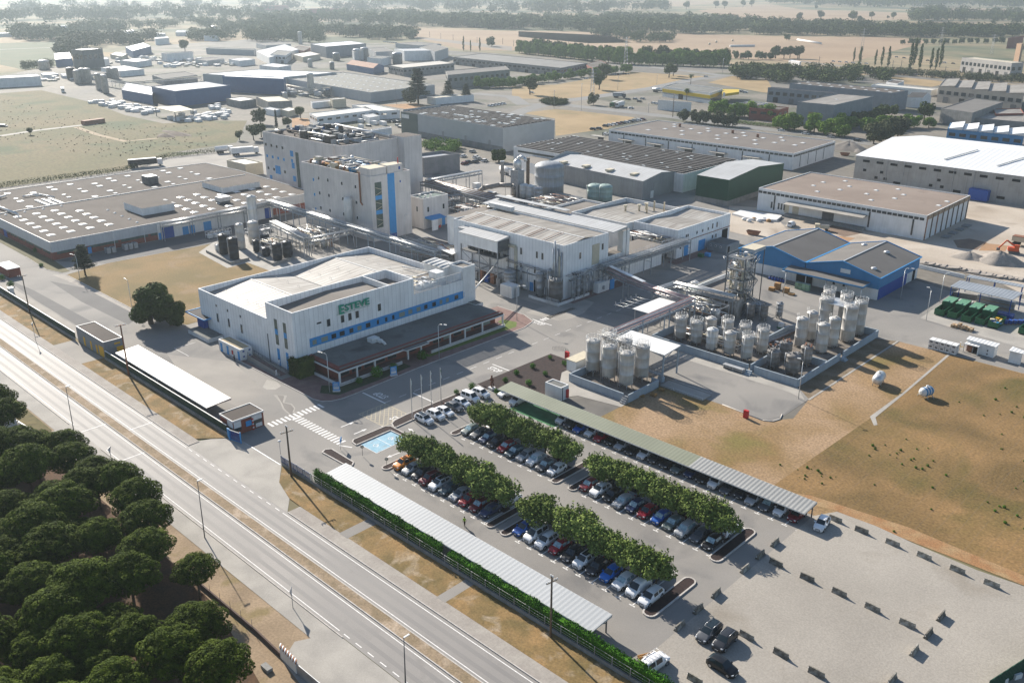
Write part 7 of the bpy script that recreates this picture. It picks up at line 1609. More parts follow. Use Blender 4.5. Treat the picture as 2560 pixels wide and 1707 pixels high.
x,y=A(1,2,215,220,1);person('person in white overalls on the access ramp by the blue doors',x,y,R(160),(0.7,0.7,0.7),(0.68,0.68,0.7),stride=.12,z=.9)
x,y=A(0,2,2155,185);person('person in dark clothes by the changing hut door',x,y,R(200),(0.02,0.02,0.03),(0.02,0.022,0.03),stride=.08)
# ------------------------------------------------------------------ near trees
random.seed(31)
for x0,x1,y,n,w_ in((-114.5,-91.5,92.9,9,'first left-hand row'),(-84.2,-60.2,92.9,9,'nearest right-hand row'),(-115.0,-92.6,110.7,9,'second left-hand row'),(-85.0,-60.2,110.7,10,'second right-hand row')):
 for i in range(n):
  x=x0+(x1-x0)*i/(n-1)
  if w_.startswith('nearest')and i in(1,2):x+=-1.1 if i==1 else 1.3
  tree('plane',x,y+random.uniform(-.3,.5),'leafy car-park shade tree, %s from the left in the %s'%(ORD[i],w_),'shade trees in the car park',random.uniform(1.25,1.5),random.uniform(1.12,1.38))
tree('oak',-219.5,93.0,'big dark evergreen oak at the left corner of the office building',None,1.8,1.6);tree('oak',-214.5,96.0,'smaller evergreen oak joined to the big one by the porch canopy',None,1.1,1.2)
x,y=A(0,1,785,960);tree('cedar',x,y,'dark layered cedar at the lawn corner by the production hall',None,.92,.9)
for i,p in enumerate([(1,2,1840,480),(1,2,2290,370),(2,2,350,160),(2,2,305,310),(2,2,155,400),(2,2,190,245),(2,2,40,305),(2,2,480,215),(1,2,1985,435),(1,2,2215,480)]):
 x,y=A(*p);tree('bush',x,y,'small green shrub, %s of the shrubs in the dark mulch garden'%ORD[i],'shrubs in the mulch garden',random.uniform(.9,1.6),name='shrub',cat='shrub',z=.1)
for i,(x,y,s)in enumerate([(-150.2,112.5,2.6),(-150.4,117.5,1.8),(-150.5,126.2,2.4),(-150.2,107.5,1.5)]):tree('bush',x,y,'dark bushy plant, %s from the left before the entrance colonnade'%ORD[[3,0,1,2][(i+1)%4]],'bushes before the colonnade',s,name='shrub',cat='shrub',z=.1)
for i,p in enumerate([(0,1,335,745),(0,1,20,1000),(0,1,100,1060),(0,1,380,880)]):x,y=A(*p);tree('bush',x,y,'small dark bush, %s near the left boundary'%ORD[i],'bushes on the left',1.8 if i!=3 else 1.3,name='shrub',cat='shrub')
# umbrella pines: edge trees placed one by one, the rest fill the wood
random.seed(8)
edge=[(0,2,560,930),(0,2,640,1060),(0,2,300,950),(0,2,80,960),(0,2,860,1180),(0,2,1080,1290),(0,2,780,1330),(0,2,1260,1450),(0,3,1330,60),(0,3,1330,290),(0,3,1780,420),(0,3,1180,590),(0,3,1800,1010),(0,3,2000,1420),(0,3,1560,1300)]
pts=[]
for p in edge:x,y=A(*p,7.4);pts.append((x,y,1.0 if p!=(0,3,1780,420)else .8))
for i in range(28):
 for j in range(18):
  x,y=-200+i*5.4+random.uniform(-1.5,1.5)+(j%2)*2.7,43-j*5.0+random.uniform(-1.4,1.4)
  lim=45 if x<-150 else 45-(x+150)*.05 if x<-108 else 43-(x+108)*.55
  if y>lim-2 or x>-70:continue
  if y<5 and x>-60:continue
  if all((x-a)**2+(y-b_)**2>16 for a,b_,_ in pts):pts.append((x,y,random.uniform(.78,1.15)))
def vis(x,y,z=7):
 v=Vector((x,y,z-CAM_H));k=v.dot(cd)
 if k<=0:return False
 u_,w_=FPX*v.dot(cr)/k,FPX*v.dot(cu)/k
 return-1280-130<u_<1280+130 and w_>-853-170
for i,(x,y,s)in enumerate(pts):
 if vis(x,y):
  near_edge=i<len(edge)
  tree('pine',x,y,('umbrella pine on the road edge of the wood, %s from the far end'%ORD[i])if near_edge else 'dark green umbrella pine inside the wood beside the road','umbrella pines in the roadside wood',s,s*random.uniform(.9,1.05),nvar=4)
# near-side wall and leftovers by the pines
t=thing('roadside_wall','low dark wall with wire posts along the pine wood','wall');mb=MB();wp=[A(0,3,1790,640),A(0,3,2350,1110),A(1,3,230,1330)]
for a,c_ in zip(wp,wp[1:]):mb.beam((*a,.35),(*c_,.35),.22,.7,mat('dark_block',(0.1,0.07,0.06),None,1,.95))
mb.build('wall',t);mb=MB();a,c_=Vector(wp[0]),Vector(wp[1])
for k in range(6):p=a+(c_-a)*(.1+k*.17);mb.tube((*p,.5),(*p,1.9),.03,metal_d,4)
mb.build('wire_post',t)
t=thing('gate_wall','tile-capped rendered gate wall with grey sliding gate at the bottom edge','wall');g0,g1,g2_=A(1,3,235,1330),A(1,3,380,1480),A(1,3,640,1700);mb=MB();mb.beam((*g0,.9),(*g1,.9),.3,1.8,wall_w2);mb.build('wall',t)
mb=MB();a,c_=Vector(g0),Vector(g1)
for k in range(14):p=a+(c_-a)*(k/13);mb.tube((p.x-.35,p.y+.3,1.85),(p.x+.35,p.y-.3,1.98),.09,rust if k%2 else wall_w2,6)
mb.build('tile_cap',t);mb=MB();mb.beam((*g1,.85),(*g2_,.85),.1,1.6,metal);mb.build('gate',t)
mb=MB();x,y=A(1,3,100,1440);mb.box(x-.8,x+.8,y-.4,y+.4,.05,.5,blockwall);tag(mb.build('concrete_block'),'square concrete block on orange soil at the pine wood gate','block')
t=thing('corner_house','small white box building with sand-coloured flat roof at the left edge','hut');P=[A(0,2,30,700,3.0),A(0,2,140,670,3.0)];c_,r_=Vector(P[0]),Vector(P[1]);dd=Vector((-6,-.2))
block(t,[tuple(c_),tuple(r_),tuple(r_+dd),tuple(c_+dd)],3.0,wall_w2,cream,.1,rim=mat('brown_rim',(0.1,0.06,0.05),None,1,.9));mb=MB();a,e_=A(0,2,150,760),A(0,2,290,850);mb.beam((*a,.6),(*e_,.6),.25,1.2,white);mb.build('yard_wall',t)
x,y=A(0,1,105,1120);t=thing('small_kiosk','tiny white brick kiosk by the left boundary wall','kiosk',(x,y,.05));mb=MB();mb.box(-.8,.8,-.6,.6,0,1.5,wall_w2);mb.build('body',t);mb=MB();mb.box(-.9,.9,-.7,.7,1.5,1.6,white);mb.build('cap',t)
t=thing('brick_shed','small red brick shed cut by the left edge of the picture','shed');P=[A(0,1,85,985),A(0,1,95,890,2.8)];x,y=P[0];mb=MB();mb.box(x-9,x,y-0,y+3.5,0,2.6,brick);mb.build('wall',t);mb=MB();mb.box(x-9.1,x+.15,y-.15,y+3.6,2.6,2.75,wall_w2);mb.build('roof',t)
# tufts on the dry field, one by one
random.seed(12)
for i in range(95):
 c_=random.choice(((-50,160,9),(-60,140,5),(-35,185,14),(-30,150,16),(-15,170,18)));x,y=random.gauss(c_[0],c_[2]*.5),random.gauss(c_[1],c_[2]*.5)
 t_=tree('bush',x,y,'small dark green weed tuft on the dry field','weed tufts on the dry field',random.uniform(.15,.6),name='weed_tuft',cat='plant',z=.02)if vis(x,y,0)else None
# ------------------------------------------------------------------ waste yard and building site (right)
def k4(a,b):return(2240+a/4.356,580+b/4.356)
patch('waste_yard',[at(k4(260,940)),at(k4(560,740)),at(k4(760,560)),(-20,262),(60,262),(60,226),(-30,228)],pale_conc,0.07)
for nm,pts_,h in(('grey corrugated waste-yard canopy on blue posts',[(590,590),(1270,740),(1390,660),(700,525)],5.0),('narrow grey canopy behind the waste yard',[(765,490),(1394,605),(1394,575),(800,462)],4.5)):
 cp=[at(k4(*p),h)for p in pts_];t=thing('yard_canopy',nm,'canopy');mb=MB();mb.prism(cp,h-.12,h,mat('zinc_sheet_roof',(0.3,0.32,0.34),(0.26,0.28,0.3),.2,.5,.2,stripe=('x',.9,.4)));mb.build('roof',t);mb=MB()
 q_=inset(cp,.3)
 for i in range(4):a,c_=Vector(q_[i]),Vector(q_[(i+1)%4]);k=max(1,int((c_-a).length/6));[mb.beam((*(a+(c_-a)*j/k),0),(*(a+(c_-a)*j/k),h-.1),.2,.2,dblue)for j in range(k)]
 mb.build('post',t)
t=thing('yard_wall','low concrete wall behind the waste yard canopy','wall');mb=MB();mb.beam((*at(k4(610,700)),.7),(*at(k4(1000,760)),.7),.25,1.4,blockwall);mb.beam((*at(k4(610,700)),.7),(*at(k4(560,780)),.7),.1,1.6,blue_f);mb.build('wall',t)
for i,(p,o_)in enumerate([((470,900),0),((610,930),0),((760,970),0),((910,1000),0),((1050,1040),1),((1385,1110),1)]):
 x,y=at(k4(*p));y+=4;x+=.2
 t=thing('compactor_skip' if not o_ else 'open_skip',('dark green compactor container with raised lid, %s from the left'%ORD[i])if not o_ else('open dark green skip filled with blue and yellow rubbish' if i==4 else 'open dark green skip at the right picture edge'),'container',(x,y,.08),R(90),'green waste containers')
 mb=MB();P=[(-5.2,-1.2),(-1.5,-1.2),(-1.5,1.2),(-5.2,1.2)]
 if o_ or True:
  shell(mb,[(-5.2 if not o_ else-5.0,-1.2),(0 if not o_ else 1.5,-1.2),(0 if not o_ else 1.5,1.2),(-5.2 if not o_ else-5.0,1.2)],.15,1.75,green_c,.1,.3);mb.box(-5.0,1.2,-1.1,1.1,.15,.3,dark)
 for k in range(6):mb.box(-4.9+k*1.0,-4.78+k*1.0,-1.26,-1.2,.2,1.7,green_c);mb.box(-4.9+k*1.0,-4.78+k*1.0,1.2,1.26,.2,1.7,green_c)
 mb.build('tub',t)
 if not o_:
  mb=MB();mb.prism([(0,-1.25),(5.2,-1.25),(5.2,1.25),(0,1.25)],.15,[2.6,2.7,2.7,2.6],green_c,mat('pale_green_lid',(0.12,0.27,0.17),None,1,.5));mb.build('compactor_body',t);mb=MB();mb.box(-.2,1.2,-.3,.7,2.65,2.8,mat('pale_green_lid',(0,0,0)));mb.build('hopper_lid',t)
 elif i==4:
  random.seed(2)
  for k in range(14):mb=MB();mb.box(0,random.uniform(.4,1.1),0,random.uniform(.4,1),0,random.uniform(.2,.6),random.choice([blue,yellow,white,plastic_b,cream,blue]));ob=mb.build('rubbish',t,(random.uniform(-4.6,.4),random.uniform(-1,.3),random.uniform(.7,1.3)),random.random()*3)
# containers of liquid and drums: one of each kind, then copies
def ibc(m_,cage=metal):
 t=thing('liquid_container','','container');mb=MB();mb.box(-.5,.5,-.58,.58,.16,1.12,m_);mb.build('bottle',t);mb=MB();mb.box(-.55,.55,-.6,.6,0,.15,pine_w if m_ is not tank_w else metal)
 for z in(.4,.75,1.1):
  for a,c_ in(((-.53,-.61),(.53,-.61)),((.53,-.61),(.53,.61)),((.53,.61),(-.53,.61)),((-.53,.61),(-.53,-.61))):mb.tube((*a,z),(*c_,z),.015,cage,4)
 mb.build('cage',t);return t
protos={'white':ibc(tank_w),'blue':ibc(plastic_b),'grey':ibc(metal)}
used=set()
def place_ibc(kind,x,y,z,label,group):
 if kind not in used:used.add(kind);o=protos[kind]
 else:o=copy_tree(protos[kind])
 o.location=(x,y,z);o.rotation_euler=(0,0,R(random.uniform(-4,4)));o['label']=label;o['group']=group
x0,y0=at(k4(690,790));
for i in range(3):
 for j in range(2):place_ibc('white',x0+i*1.25,y0+j*1.3,.08+0,'white plastic liquid container in the small white block of the waste yard','white containers in the waste yard')
a,c_=Vector(at(k4(800,860))),Vector(at(k4(1240,950)))
n=14
for i in range(n):
 p=a+(c_-a)*(i/(n-1))
 for j in range(2):place_ibc('blue',p.x,p.y+j*1.3,.08,'blue plastic container in the long row behind the green skips','blue containers behind the skips')
a,c_=Vector(at(k4(900,770))),Vector(at(k4(1260,850)))
for i in range(10):
 p=a+(c_-a)*(i/9)
 for k in range(2):place_ibc('grey',p.x,p.y,.08+k*1.15,'grey strapped container stacked two high under the waste-yard canopy','grey containers under the canopy')
a,c_=Vector(at(k4(1180,1010))),Vector(at(k4(1390,1010)))
for i in range(5):p=a+(c_-a)*(i/4);place_ibc('blue',p.x,p.y+.6,.08,'blue container in the jumble right of the open skip','blue containers beside the open skip')
random.seed(6);x0,y0=at(k4(700,1060));mbx=None
for i in range(14):
 t=copy_tree(bxp,(x0-2+(i%7)*.75,y0+(i//7)*.9+.2*(i%2),.08+(.5 if i in(2,4,9)else 0)),random.uniform(-.3,.3))if i else None
 if t is None:
  bxp=thing('cardboard_box','','box');mb=MB();mb.box(-.35,.35,-.35,.35,0,.75,mat('cardboard',(0.4,0.27,0.15),(0.32,0.21,0.12),2,.9,vary=.3));mb.build('carton',bxp);mb=MB();mb.box(-.05,.05,-.352,.352,.1,.756,cream);mb.build('tape',bxp);bxp.location=(x0-2,y0,.08);t=bxp
 t['label']='brown cardboard box in the heap before the green compactors';t['group']='cardboard boxes by the compactors'
for k in range(2):
 for i in range(5):
  if k or i or True:
   if(k,i)==(0,0):wc=thing('white_container','','container');mb=MB();mb.box(-.6,.6,-1.1,1.1,.05,1.15,white);mb.build('body',wc);mb=MB();mb.box(-.3,.3,-1.12,-1.1,.5,.9,metal_d);mb.box(.6,.62,-.6,.6,.3,.8,metal_l);mb.build('label_panel',wc);o=wc
   else:o=copy_tree(wc)
   o.location=(-66.7+i*1.3,216.6,.06+k*1.2);o['label']='white box container stacked by the field, %s from the left, %s tier'%(ORD[i],'lower' if k==0 else 'upper');o['group']='stack of white box containers'
for i,(P,lb)in enumerate([([(765,1165),(1090,1255),(1135,1215),(800,1130)],'white site cabin with corrugated roof and air-conditioning units'),([(1230,1290),(1394,1330),(1394,1290),(1270,1245)],'white site cabin with corrugated roof cut by the right edge')]):
 cp=[Vector(at(k4(*p),3.0))for p in P];t=thing('site_cabin',lb,'cabin');mb=MB();mb.prism([tuple(v)for v in inset([tuple(v)for v in cp],.25)],.1,2.9,wall_w2);mb.build('wall',t);mb=MB();mb.prism([tuple(v)for v in cp],2.9,3.02,mat('white_ribbed_x',(0.6,0.6,0.59),None,.2,.5,stripe=('x',.8,.35)));mb.build('roof',t)
 X0,Y0=cp[0].x+.3,cp[0].y+.3
 if i==0:
  mb=MB();mb.box(X0-.1,X0+3.1,Y0-1.9,Y0,2.25,2.35,MATS['white_ribbed_x']);mb.box(X0+3.0,X0+3.1,Y0-1.8,Y0,.1,2.3,wall_w2);mb.box(X0-.1,X0,Y0-1.8,Y0-1.7,.1,2.3,metal);mb.build('porch',t)
  plate(t,'locker','y',Y0-.1,X0+.3,X0+1.4,.2,2,rust,.5);plate(t,'doorway','y',Y0-.1,X0+1.7,X0+2.8,.2,2,dark,.4)
  for k in range(2):mb=MB();mb.box(X0+4.6,X0+5.6,Y0-.55,Y0-.1,.3+k*.85,1.05+k*.85,white);mb.tube((X0+5.0,Y0-.58,.67+k*.85),(X0+5.0,Y0-.54,.67+k*.85),.28,metal_d,12);mb.build('air_conditioner',t)
x,y=at(k4(690,1290));t=thing('safety_shower','yellow-topped emergency stand between the white boxes and the cabin','stand',(x,y,.06));mb=MB();mb.tube((0,0,0),(0,0,2),.05,yellow,6);mb.build('post',t);mb=MB();mb.box(-.7,.7,-.1,.1,1.0,1.1,yellow);mb.lathe(0,0,[(.15,2),(.2,2.1)],white,8);mb.build('basin',t)
# pallets and crates by the blue hall
for i,(p,n_)in enumerate([((3,1,35,1100),2),((3,1,85,1090),4),((3,1,165,1120),3),((3,1,215,1140),1)]):
 x,y=A(*p);t=thing('wooden_pallet_stack','orange wooden pallets, %s stack from the left before the blue hall'%ORD[i],'pallets',(x,y,.06),R(5),'pallet stacks before the blue hall')
 for k in range(n_):mb=MB();mb.box(-.8,.8,-.65,.65,k*.5+.1,k*.5+.48,pine_w);[mb.box(-.82,.82,-.66+j*.52,-.56+j*.52,k*.5,k*.5+.1,pine_w)for j in range(3)];mb.build('pallet',t)
for i in range(8):
 x,y=A(3,1,290,1090);o=thing('plastic_crate','','crate')if i==0 else copy_tree(cr0)
 if i==0:cr0=o;mb=MB();mb.box(-.5,.5,-.5,.5,0,.9,mat('pale_green_plastic',(0.2,0.32,0.2),None,1,.6,vary=.3));mb.build('tub',o);mb=MB();mb.box(-.53,.53,-.53,.53,.9,1.0,tank_g);mb.build('rim',o)
 o.location=(x+(i%4)*1.1-1,y+.3,.06+(i//4)*1.0);o['label']='pale green plastic crate in the stack under the blue canopy';o['group']='green crates under the blue canopy'
for i in range(12):
 x,y=A(3,1,70,1010);o=thing('storage_drum','','drum')if i==0 else copy_tree(dr0)
 if i==0:dr0=o;mb=MB();mb.lathe(0,0,[(.3,0),(.3,.9)],plastic_b,10);mb.build('drum_body',o);mb=MB();mb.lathe(0,0,[(.31,.88),(.31,.93),(.1,.94)],metal_d,10);mb.build('lid',o)
 o.location=(x-2+(i%6)*.9,y+(i//6)*.9,.06);o['label']='blue drum in the cluster left of the blue canopy';o['group']='blue drums left of the canopy'
# building site: big white roof hall under construction
t=thing('precast_hall','huge white-roofed grey precast hall with dark window slots','warehouse')
c=Vector(at(T(3,0,810,1430),11.5));e=Vector(at(T(3,1,2350,75),11.5));d=(e-c);d.y*=.0 if abs(d.y)<6 else 1;ux=d.normalized();uy=Vector((-ux.y,ux.x));LL,DD=150,78
P=[tuple(c+ux*LL),tuple(c),tuple(c+uy*DD),tuple(c+ux*LL+uy*DD)]
pc=mat('grey_precast_wall',(0.34,0.335,0.32),(0.28,0.275,0.26),.25,.9,seam=(('z',2.4,.05,.25),('auto',12,.25,.3)),streak=.25);mb=MB();shell(mb,P,0,11.5,pc,.3,11.0);mb.build('wall',t)
wr=mat('brilliant_white_roof',(0.72,0.72,0.71),(0.68,0.68,0.67),.1,.5,fine=.02,stripe=('x',2.2,.2));g_=DD/2;mb=MB()
for a,b_,za,zb in((0,g_,11.6,15.2),(g_,DD,15.2,11.6)):mb.face([(*(c+uy*a-ux*.5),za),(*(c+ux*LL+uy*a),za),(*(c+ux*LL+uy*b_),zb),(*(c+uy*b_-ux*.5),zb)],wr)
mb.build('roof',t);mb=MB();mb.face([(*(c-ux*.02),11.4),(*(c+uy*DD-ux*.02),11.4),(*(c+uy*g_-ux*.02),15.1)],pc);mb.build('gable',t)
for k in range(11):fac(t,'window',c,ux*LL,3.4+k*12.2/2.0,6.4+k*12.2/2.0,9.2,10.2,dark)
for a,z in((4,5.2),(11.6,5.2),(9.5,2.6),(13.5,2.6),(36,5.2),(33,2.6),(37.6,2.6),(43,1.6),(60,1.6),(18,1.5)):fac(t,'window',c,ux*LL,a,a+(1.4 if z>2 else 3),z,z+1.1,dark)
for a in(14.3,21.5,42,50,70):fac(t,'downpipe',c,ux*LL,a,a+.2,0,11.4,metal,.25)
bx=c+ux*50-uy*3.2;mb=MB();mb.prism([tuple(bx),tuple(bx+ux*7.5),tuple(bx+ux*7.5+uy*3),tuple(bx+uy*3)],.3,[4.8,4.6,4.6,4.8],dblue);tag(mb.build('blue_tarpaulin_box'),'bright blue tarpaulin-covered box against the precast hall','box')
mb=MB()
for k in(34,55):p=c+ux*k+uy*10;mb.beam((*p,12.9),(*(p+uy*22+ux*6),15),.5,.4,white)
mb.build('roof_bar',t)
# white heap of precast parts, machines, spoil heaps
def heap(name,label,p,rx,ry,h,m_,seed=1,kind='thing'):
 x,y=p;rng=random.Random(seed);mb=MB();n,k=26,7;i0=0
 for j in range(k):
  f_=1-j/(k-1)
  for a in range(n):t_=2*math.pi*a/n;w_=1+.16*math.sin(3*t_+seed)+.08*math.sin(7*t_)+rng.uniform(-.05,.05);z=h*(1-f_**1.3)*(1+rng.uniform(-.08,.08));mb.v.append((x+rx*f_*w_*math.cos(t_),y+ry*f_*w_*math.sin(t_),z+.05))
 for j in range(k-1):
  for a in range(n):mb.f.append((j*n+a,j*n+(a+1)%n,(j+1)*n+(a+1)%n,(j+1)*n+a));mb.m.append(mb.mi(m_));mb.sm.append(True)
 return tag(mb.build(name),label,'heap')
gh_=mat('grey_gravel_heap',(0.26,0.23,0.2),(0.32,0.28,0.24),.4,.95,fine=.25,fscale=3,bump=.5)
heap('gravel_heap','large grey gravel heap behind the waste yard',A(3,1,2120,840),7.5,5,3.6,gh_,1);heap('gravel_heap','low grey rubble heap left of the large gravel heap',A(3,1,1850,800),6,4,2.0,gh_,2);heap('soil_heap','grey-brown soil heap beside the trees behind the sheds',A(3,0,740,1370),11,9,4.2,mat('grey_soil_heap',(0.18,0.16,0.14),(0.22,0.195,0.17),.3,.95,fine=.2),3);heap('soil_heap','small pale heap beside the grey-brown soil heap',A(3,0,820,1395),4,3,1.6,gh_,4)
bank=thing('earth_bank','long rough earth bank along the site road','bank');mb=MB();pl=[A(3,1,1400,850),A(3,1,1700,900),A(3,1,2000,960),A(3,1,2350,1010)];rng=random.Random(3)
for a,c_ in zip(pl,pl[1:]):
 a,c_=Vector(a),Vector(c_)
 for k in range(10):p=a+(c_-a)*k/10;s_=rng.uniform(1.2,2.2);mb.prism([(p.x-s_,p.y-s_),(p.x+s_,p.y-s_*.8),(p.x+s_*.8,p.y+s_),(p.x-s_,p.y+s_)],.05,[rng.uniform(.1,.4),rng.uniform(.4,1),rng.uniform(.3,.8),rng.uniform(.1,.5)],gh_)
mb.build('soil',bank)
mb=MB();a,c_=A(3,1,1370,890),A(3,1,1800,990);mb.beam((*a,.6),(*c_,.6),.3,1.2,wall_w2);tag(mb.build('site_wall'),'white rendered wall between the works road and the building site','wall')
x,y=A(3,1,2255,760);t=thing('excavator','red-orange excavator beside the gravel heap','excavator',(x,y,.1),R(20));om=mat('machine_orange',(0.5,0.08,0.02),None,1,.5)
mb=MB();mb.box(-1.6,1.6,-1.3,-.7,0,.8,metal_d);mb.box(-1.6,1.6,.7,1.3,0,.8,metal_d);mb.build('track',t);mb=MB();mb.box(-2,1.2,-1.2,1.2,.9,2.0,om);mb.box(-.2,1.2,-1.1,-.1,2.0,3.0,om);mb.build('body',t);mb=MB();mb.box(-.1,1.25,-1.05,-.15,2.2,2.9,glass);mb.build('cab_glass',t);mb=MB();mb.beam((.8,.4,1.8),(-2.6,.4,4.0),.4,.5,om);mb.beam((-2.6,.4,4.0),(-4.6,.4,1.2),.3,.4,om);mb.box(-5.2,-4.2,0,.9,.4,1.2,metal_d);mb.build('boom',t)
x,y=A(3,1,2310,690);t=thing('dump_truck','rusty-bodied dump truck behind the excavator','truck',(x,y,.1),R(0));mb=MB();mb.prism([(-2.5,-1.3),(3.5,-1.3),(3.5,1.3),(-2.5,1.3)],1.5,3.2,cream,metal_d);mb.box(-2.4,3.4,-1.35,1.35,3.1,3.3,rust);mb.build('tipper_body',t)
for xx in(-1.8,-.6,2.4):
 for s_ in(-1,1):mb=MB();mb.tube((xx,s_*1.2-.2,.6),(xx,s_*1.2+.2,.6),.6,tyre_m,12);mb.build('wheel',t)
mb=MB();mb.box(3.6,5.5,-1.2,1.2,.8,3.0,om);mb.build('cab',t)
x,y=A(3,1,215,510);car('van','white',x,y,R(95),'white van standing alone on the building site')
x,y=A(3,1,480,550);t=thing('site_dumper','cream site dumper truck by the loading canopy','truck',(x,y,.1),R(-150));mb=MB();mb.box(-2.8,.2,-1,1,.9,2.1,cream,metal_d);mb.build('tub',t);mb=MB();mb.box(.4,2.0,-.9,.9,.6,2.4,cream);mb.box(1.0,2.05,-.8,.8,1.6,2.2,glass);mb.build('cab',t)
for xx in(-2,1.3):
 for s_ in(-1,1):mb=MB();mb.tube((xx,s_*1.0-.15,.5),(xx,s_*1.0+.15,.5),.5,tyre_m,12);mb.build('wheel',t)
t=thing('site_slab','round-cornered white slab and sacks on the site beside the warehouse','slab');mb=MB();P=[A(3,1,a,b_,.8)for a,b_ in((-330+0,390),(-250,360),(70,400),(130,410),(80,450),(-150,440))];mb.prism(P,.1,.8,white);mb.build('slab',t);mb=MB()
for k in range(6):x,y=A(3,1,-220+k*45,455+(k%2)*15);mb.lathe(x,y,[(.9,.1),(1.0,.6),(.5,1.1)],pine_w if k%3==2 else white,8)
mb.build('sack',t)
for i,p in enumerate([(2,1,2215,590),(3,0,705,1430)]):
 x,y=A(*p);t=thing('rusty_skip','rusty brown open skip, %s'%('near the pump house' if i==0 else 'far away beside the white sheds'),'skip',(x,y,.1),R(10));mb=MB();P0,P1=rect(-1.6,1.6,-.8,.8),rect(-2.4,2.4,-1.0,1.0)
 for k in range(4):j=(k+1)%4;mb.face([(*P0[k],0),(*P0[j],0),(*P1[j],1.4),(*P1[k],1.4)],rust);mb.face([(*P1[k],1.4),(*P1[j],1.4),(*P0[j],.1),(*P0[k],.1)],rust)
 mb.face([(*p_,.12)for p_ in P0],metal_d);mb.build('tub',t)
# ------------------------------------------------------------------ mid-distance sheds
def K(c_,r_):return lambda a,b_:T(c_,r_,a,b_)
T20,T10,T00,T30,T21=K(2,0),K(1,0),K(0,0),K(3,0),K(2,1)
dark_saw=mat('dark_sawtooth_roof',(0.085,0.076,0.07),(0.13,0.118,0.108),.2,.9,fine=.2,fscale=2,third=((0.24,0.22,0.2),.4,.66,.8))
def ribs(t,c,l_,r_,h,n,m_,wd=.9,hh=.55,wob=0,k0=.02):
 """raised roof ribs running from the near edge, parallel to C->L"""
 mb=MB()
 for k in range(n):
  f_=(k+.5)/n;a=c+(r_-c)*f_;b_=a+(l_-c);mb.beam((*(a+(b_-a)*k0),h+hh/2),(*(a+(b_-a)*(1-k0)),h+hh/2),wd,hh,m_)
 return mb.build('roof_rib',t)
t,c,l_,r_=warehouse('ribbed_roof_hall','wide low hall with dark ribbed roof behind the grey shed',T21(1650,0),T20(15,1345),T20(2080,1470),8.0,wall_w2,ribbed_dark)
bpy.data.objects.remove(t)if False else None
t2=t
for o in list(t2.children):bpy.data.objects.remove(o)
c,r_,l_=Vector(at(T20(15,1345),8)),Vector(at(T20(550,1250),8)),None
e=Vector(at(T20(2080,1470),8));q_=e-c
ux=Vector((1,-.02)).normalized();Lx=0
A0=Vector(at(T20(15,1345),8));B0=Vector(at(T20(550,1250),8));C0=Vector(at(T20(2080,1470),8));D0=A0+(C0-B0)
block(t2,[tuple(A0),tuple(D0),tuple(C0),tuple(B0)],8,wall_w2,ribbed_dark,.3)
mb=MB()
for k in range(13):f_=(k+.5)/13;a=A0+(B0-A0)*f_;b_=D0+(C0-D0)*f_;mb.beam((*(a+(b_-a)*.01),8.05),(*(a+(b_-a)*.99),8.05),1.3,.8,dark_saw)
mb.build('roof_rib',t2)
mb=MB();
for k in range(30):f_,g_=random.random(),random.random();p=A0+(B0-A0)*((int(f_*13)+.5)/13)+(D0-A0)*g_;mb.box(p.x-.8,p.x+.8,p.y-.4,p.y+.4,8.4,8.6,sky_w)
mb.build('rooflight',t2)
fac(t2,'window_strip',A0,D0-A0,3,40,5.6,6.5,glass,.08)
mb=MB();P=[at(T20(180,1435),5),at(T20(430,1470),5),at(T20(320,1540),5),at(T20(70,1465),5)];mb.prism(P,0,5,wall_w2,taupe_roof);tag(mb.build('flat_annex'),'low flat-roofed annex before the ribbed hall','building')
t,c,l_,r_=warehouse('flat_roof_warehouse','long white warehouse with brown flat roof, white domes and window strip',T30(235,1410),T20(890,1190),T30(620,1295),8.0,wall_w2,mat('dark_brown_roof',(0.13,0.11,0.097),(0.16,0.138,0.12),.06,.95,fine=.08,fscale=2),.35,rim=white)
d=l_-c;n_=int(d.length/2.4)
for k in range(min(n_,60)):fac(t,'window',c,d,.6+k*2.4,2.6+k*2.4,6.2,7.1,glass)
for k in range(8):fac(t,'glass_strip',c,d,12+k*14.5,12.5+k*14.5,1,6,glass)
for k in range(6):fac(t,'door_canopy',c,d,16+k*19,25+k*19,3.8,4.1,pale_conc,3.5);fac(t,'doorway',c,d,18+k*19,22+k*19,.2,3.4,metal_d if k%2 else grey_roof)
d=r_-c
for k in range(int(d.length/1.9)):fac(t,'window',c,d,.5+k*1.9,2.0+k*1.9,6.2,7.1,glass)
for k in range(4):fac(t,'glass_strip',c,d,8+k*9,8.5+k*9,.6,6,metal_d)
skylights(t,[tuple(at(T20(a,b_),7.7))for a,b_ in((1250,1195),(1490,1145),(1490,1165),(1405,1185),(1560,1205),(1645,1187),(1800,1183),(1802,1207),(1722,1225),(1560,1238),(1965,1227),(2122,1222),(2135,1248),(1885,1246),(2055,1268),(1888,1278),(2305,1270),(2230,1290),(2235,1325))]+[tuple(at(T30(a,b_),7.7))for a,b_ in((120,1265),(137,1292),(60,1312),(320,1315),(245,1335))],7.7,1.15)
for a,b_ in((1540,1165),(2025,1225),(2255,1262)):mb=MB();x,y=at(T20(a,b_),7.7);mb.box(x-.5,x+.5,y-.5,y+.5,7.7,9.4,rust);mb.build('chimney',t)
t,c,l_,r_=warehouse('white_hall','tall white metal hall with dark green end and patchy ribbed roof',T20(0,1150+0)if False else(980+1255/4.523,240+365/4.523),(980+100/4.523,240+175/4.523),(980+1840/4.523,240+275/4.523),12.5,grey_wall2,ribbed_dark,.6)
d=l_-c;ribs(t,c,l_,r_,12.0,13,ribbed_dark,1.1,.7)
mb=MB();rng=random.Random(4)
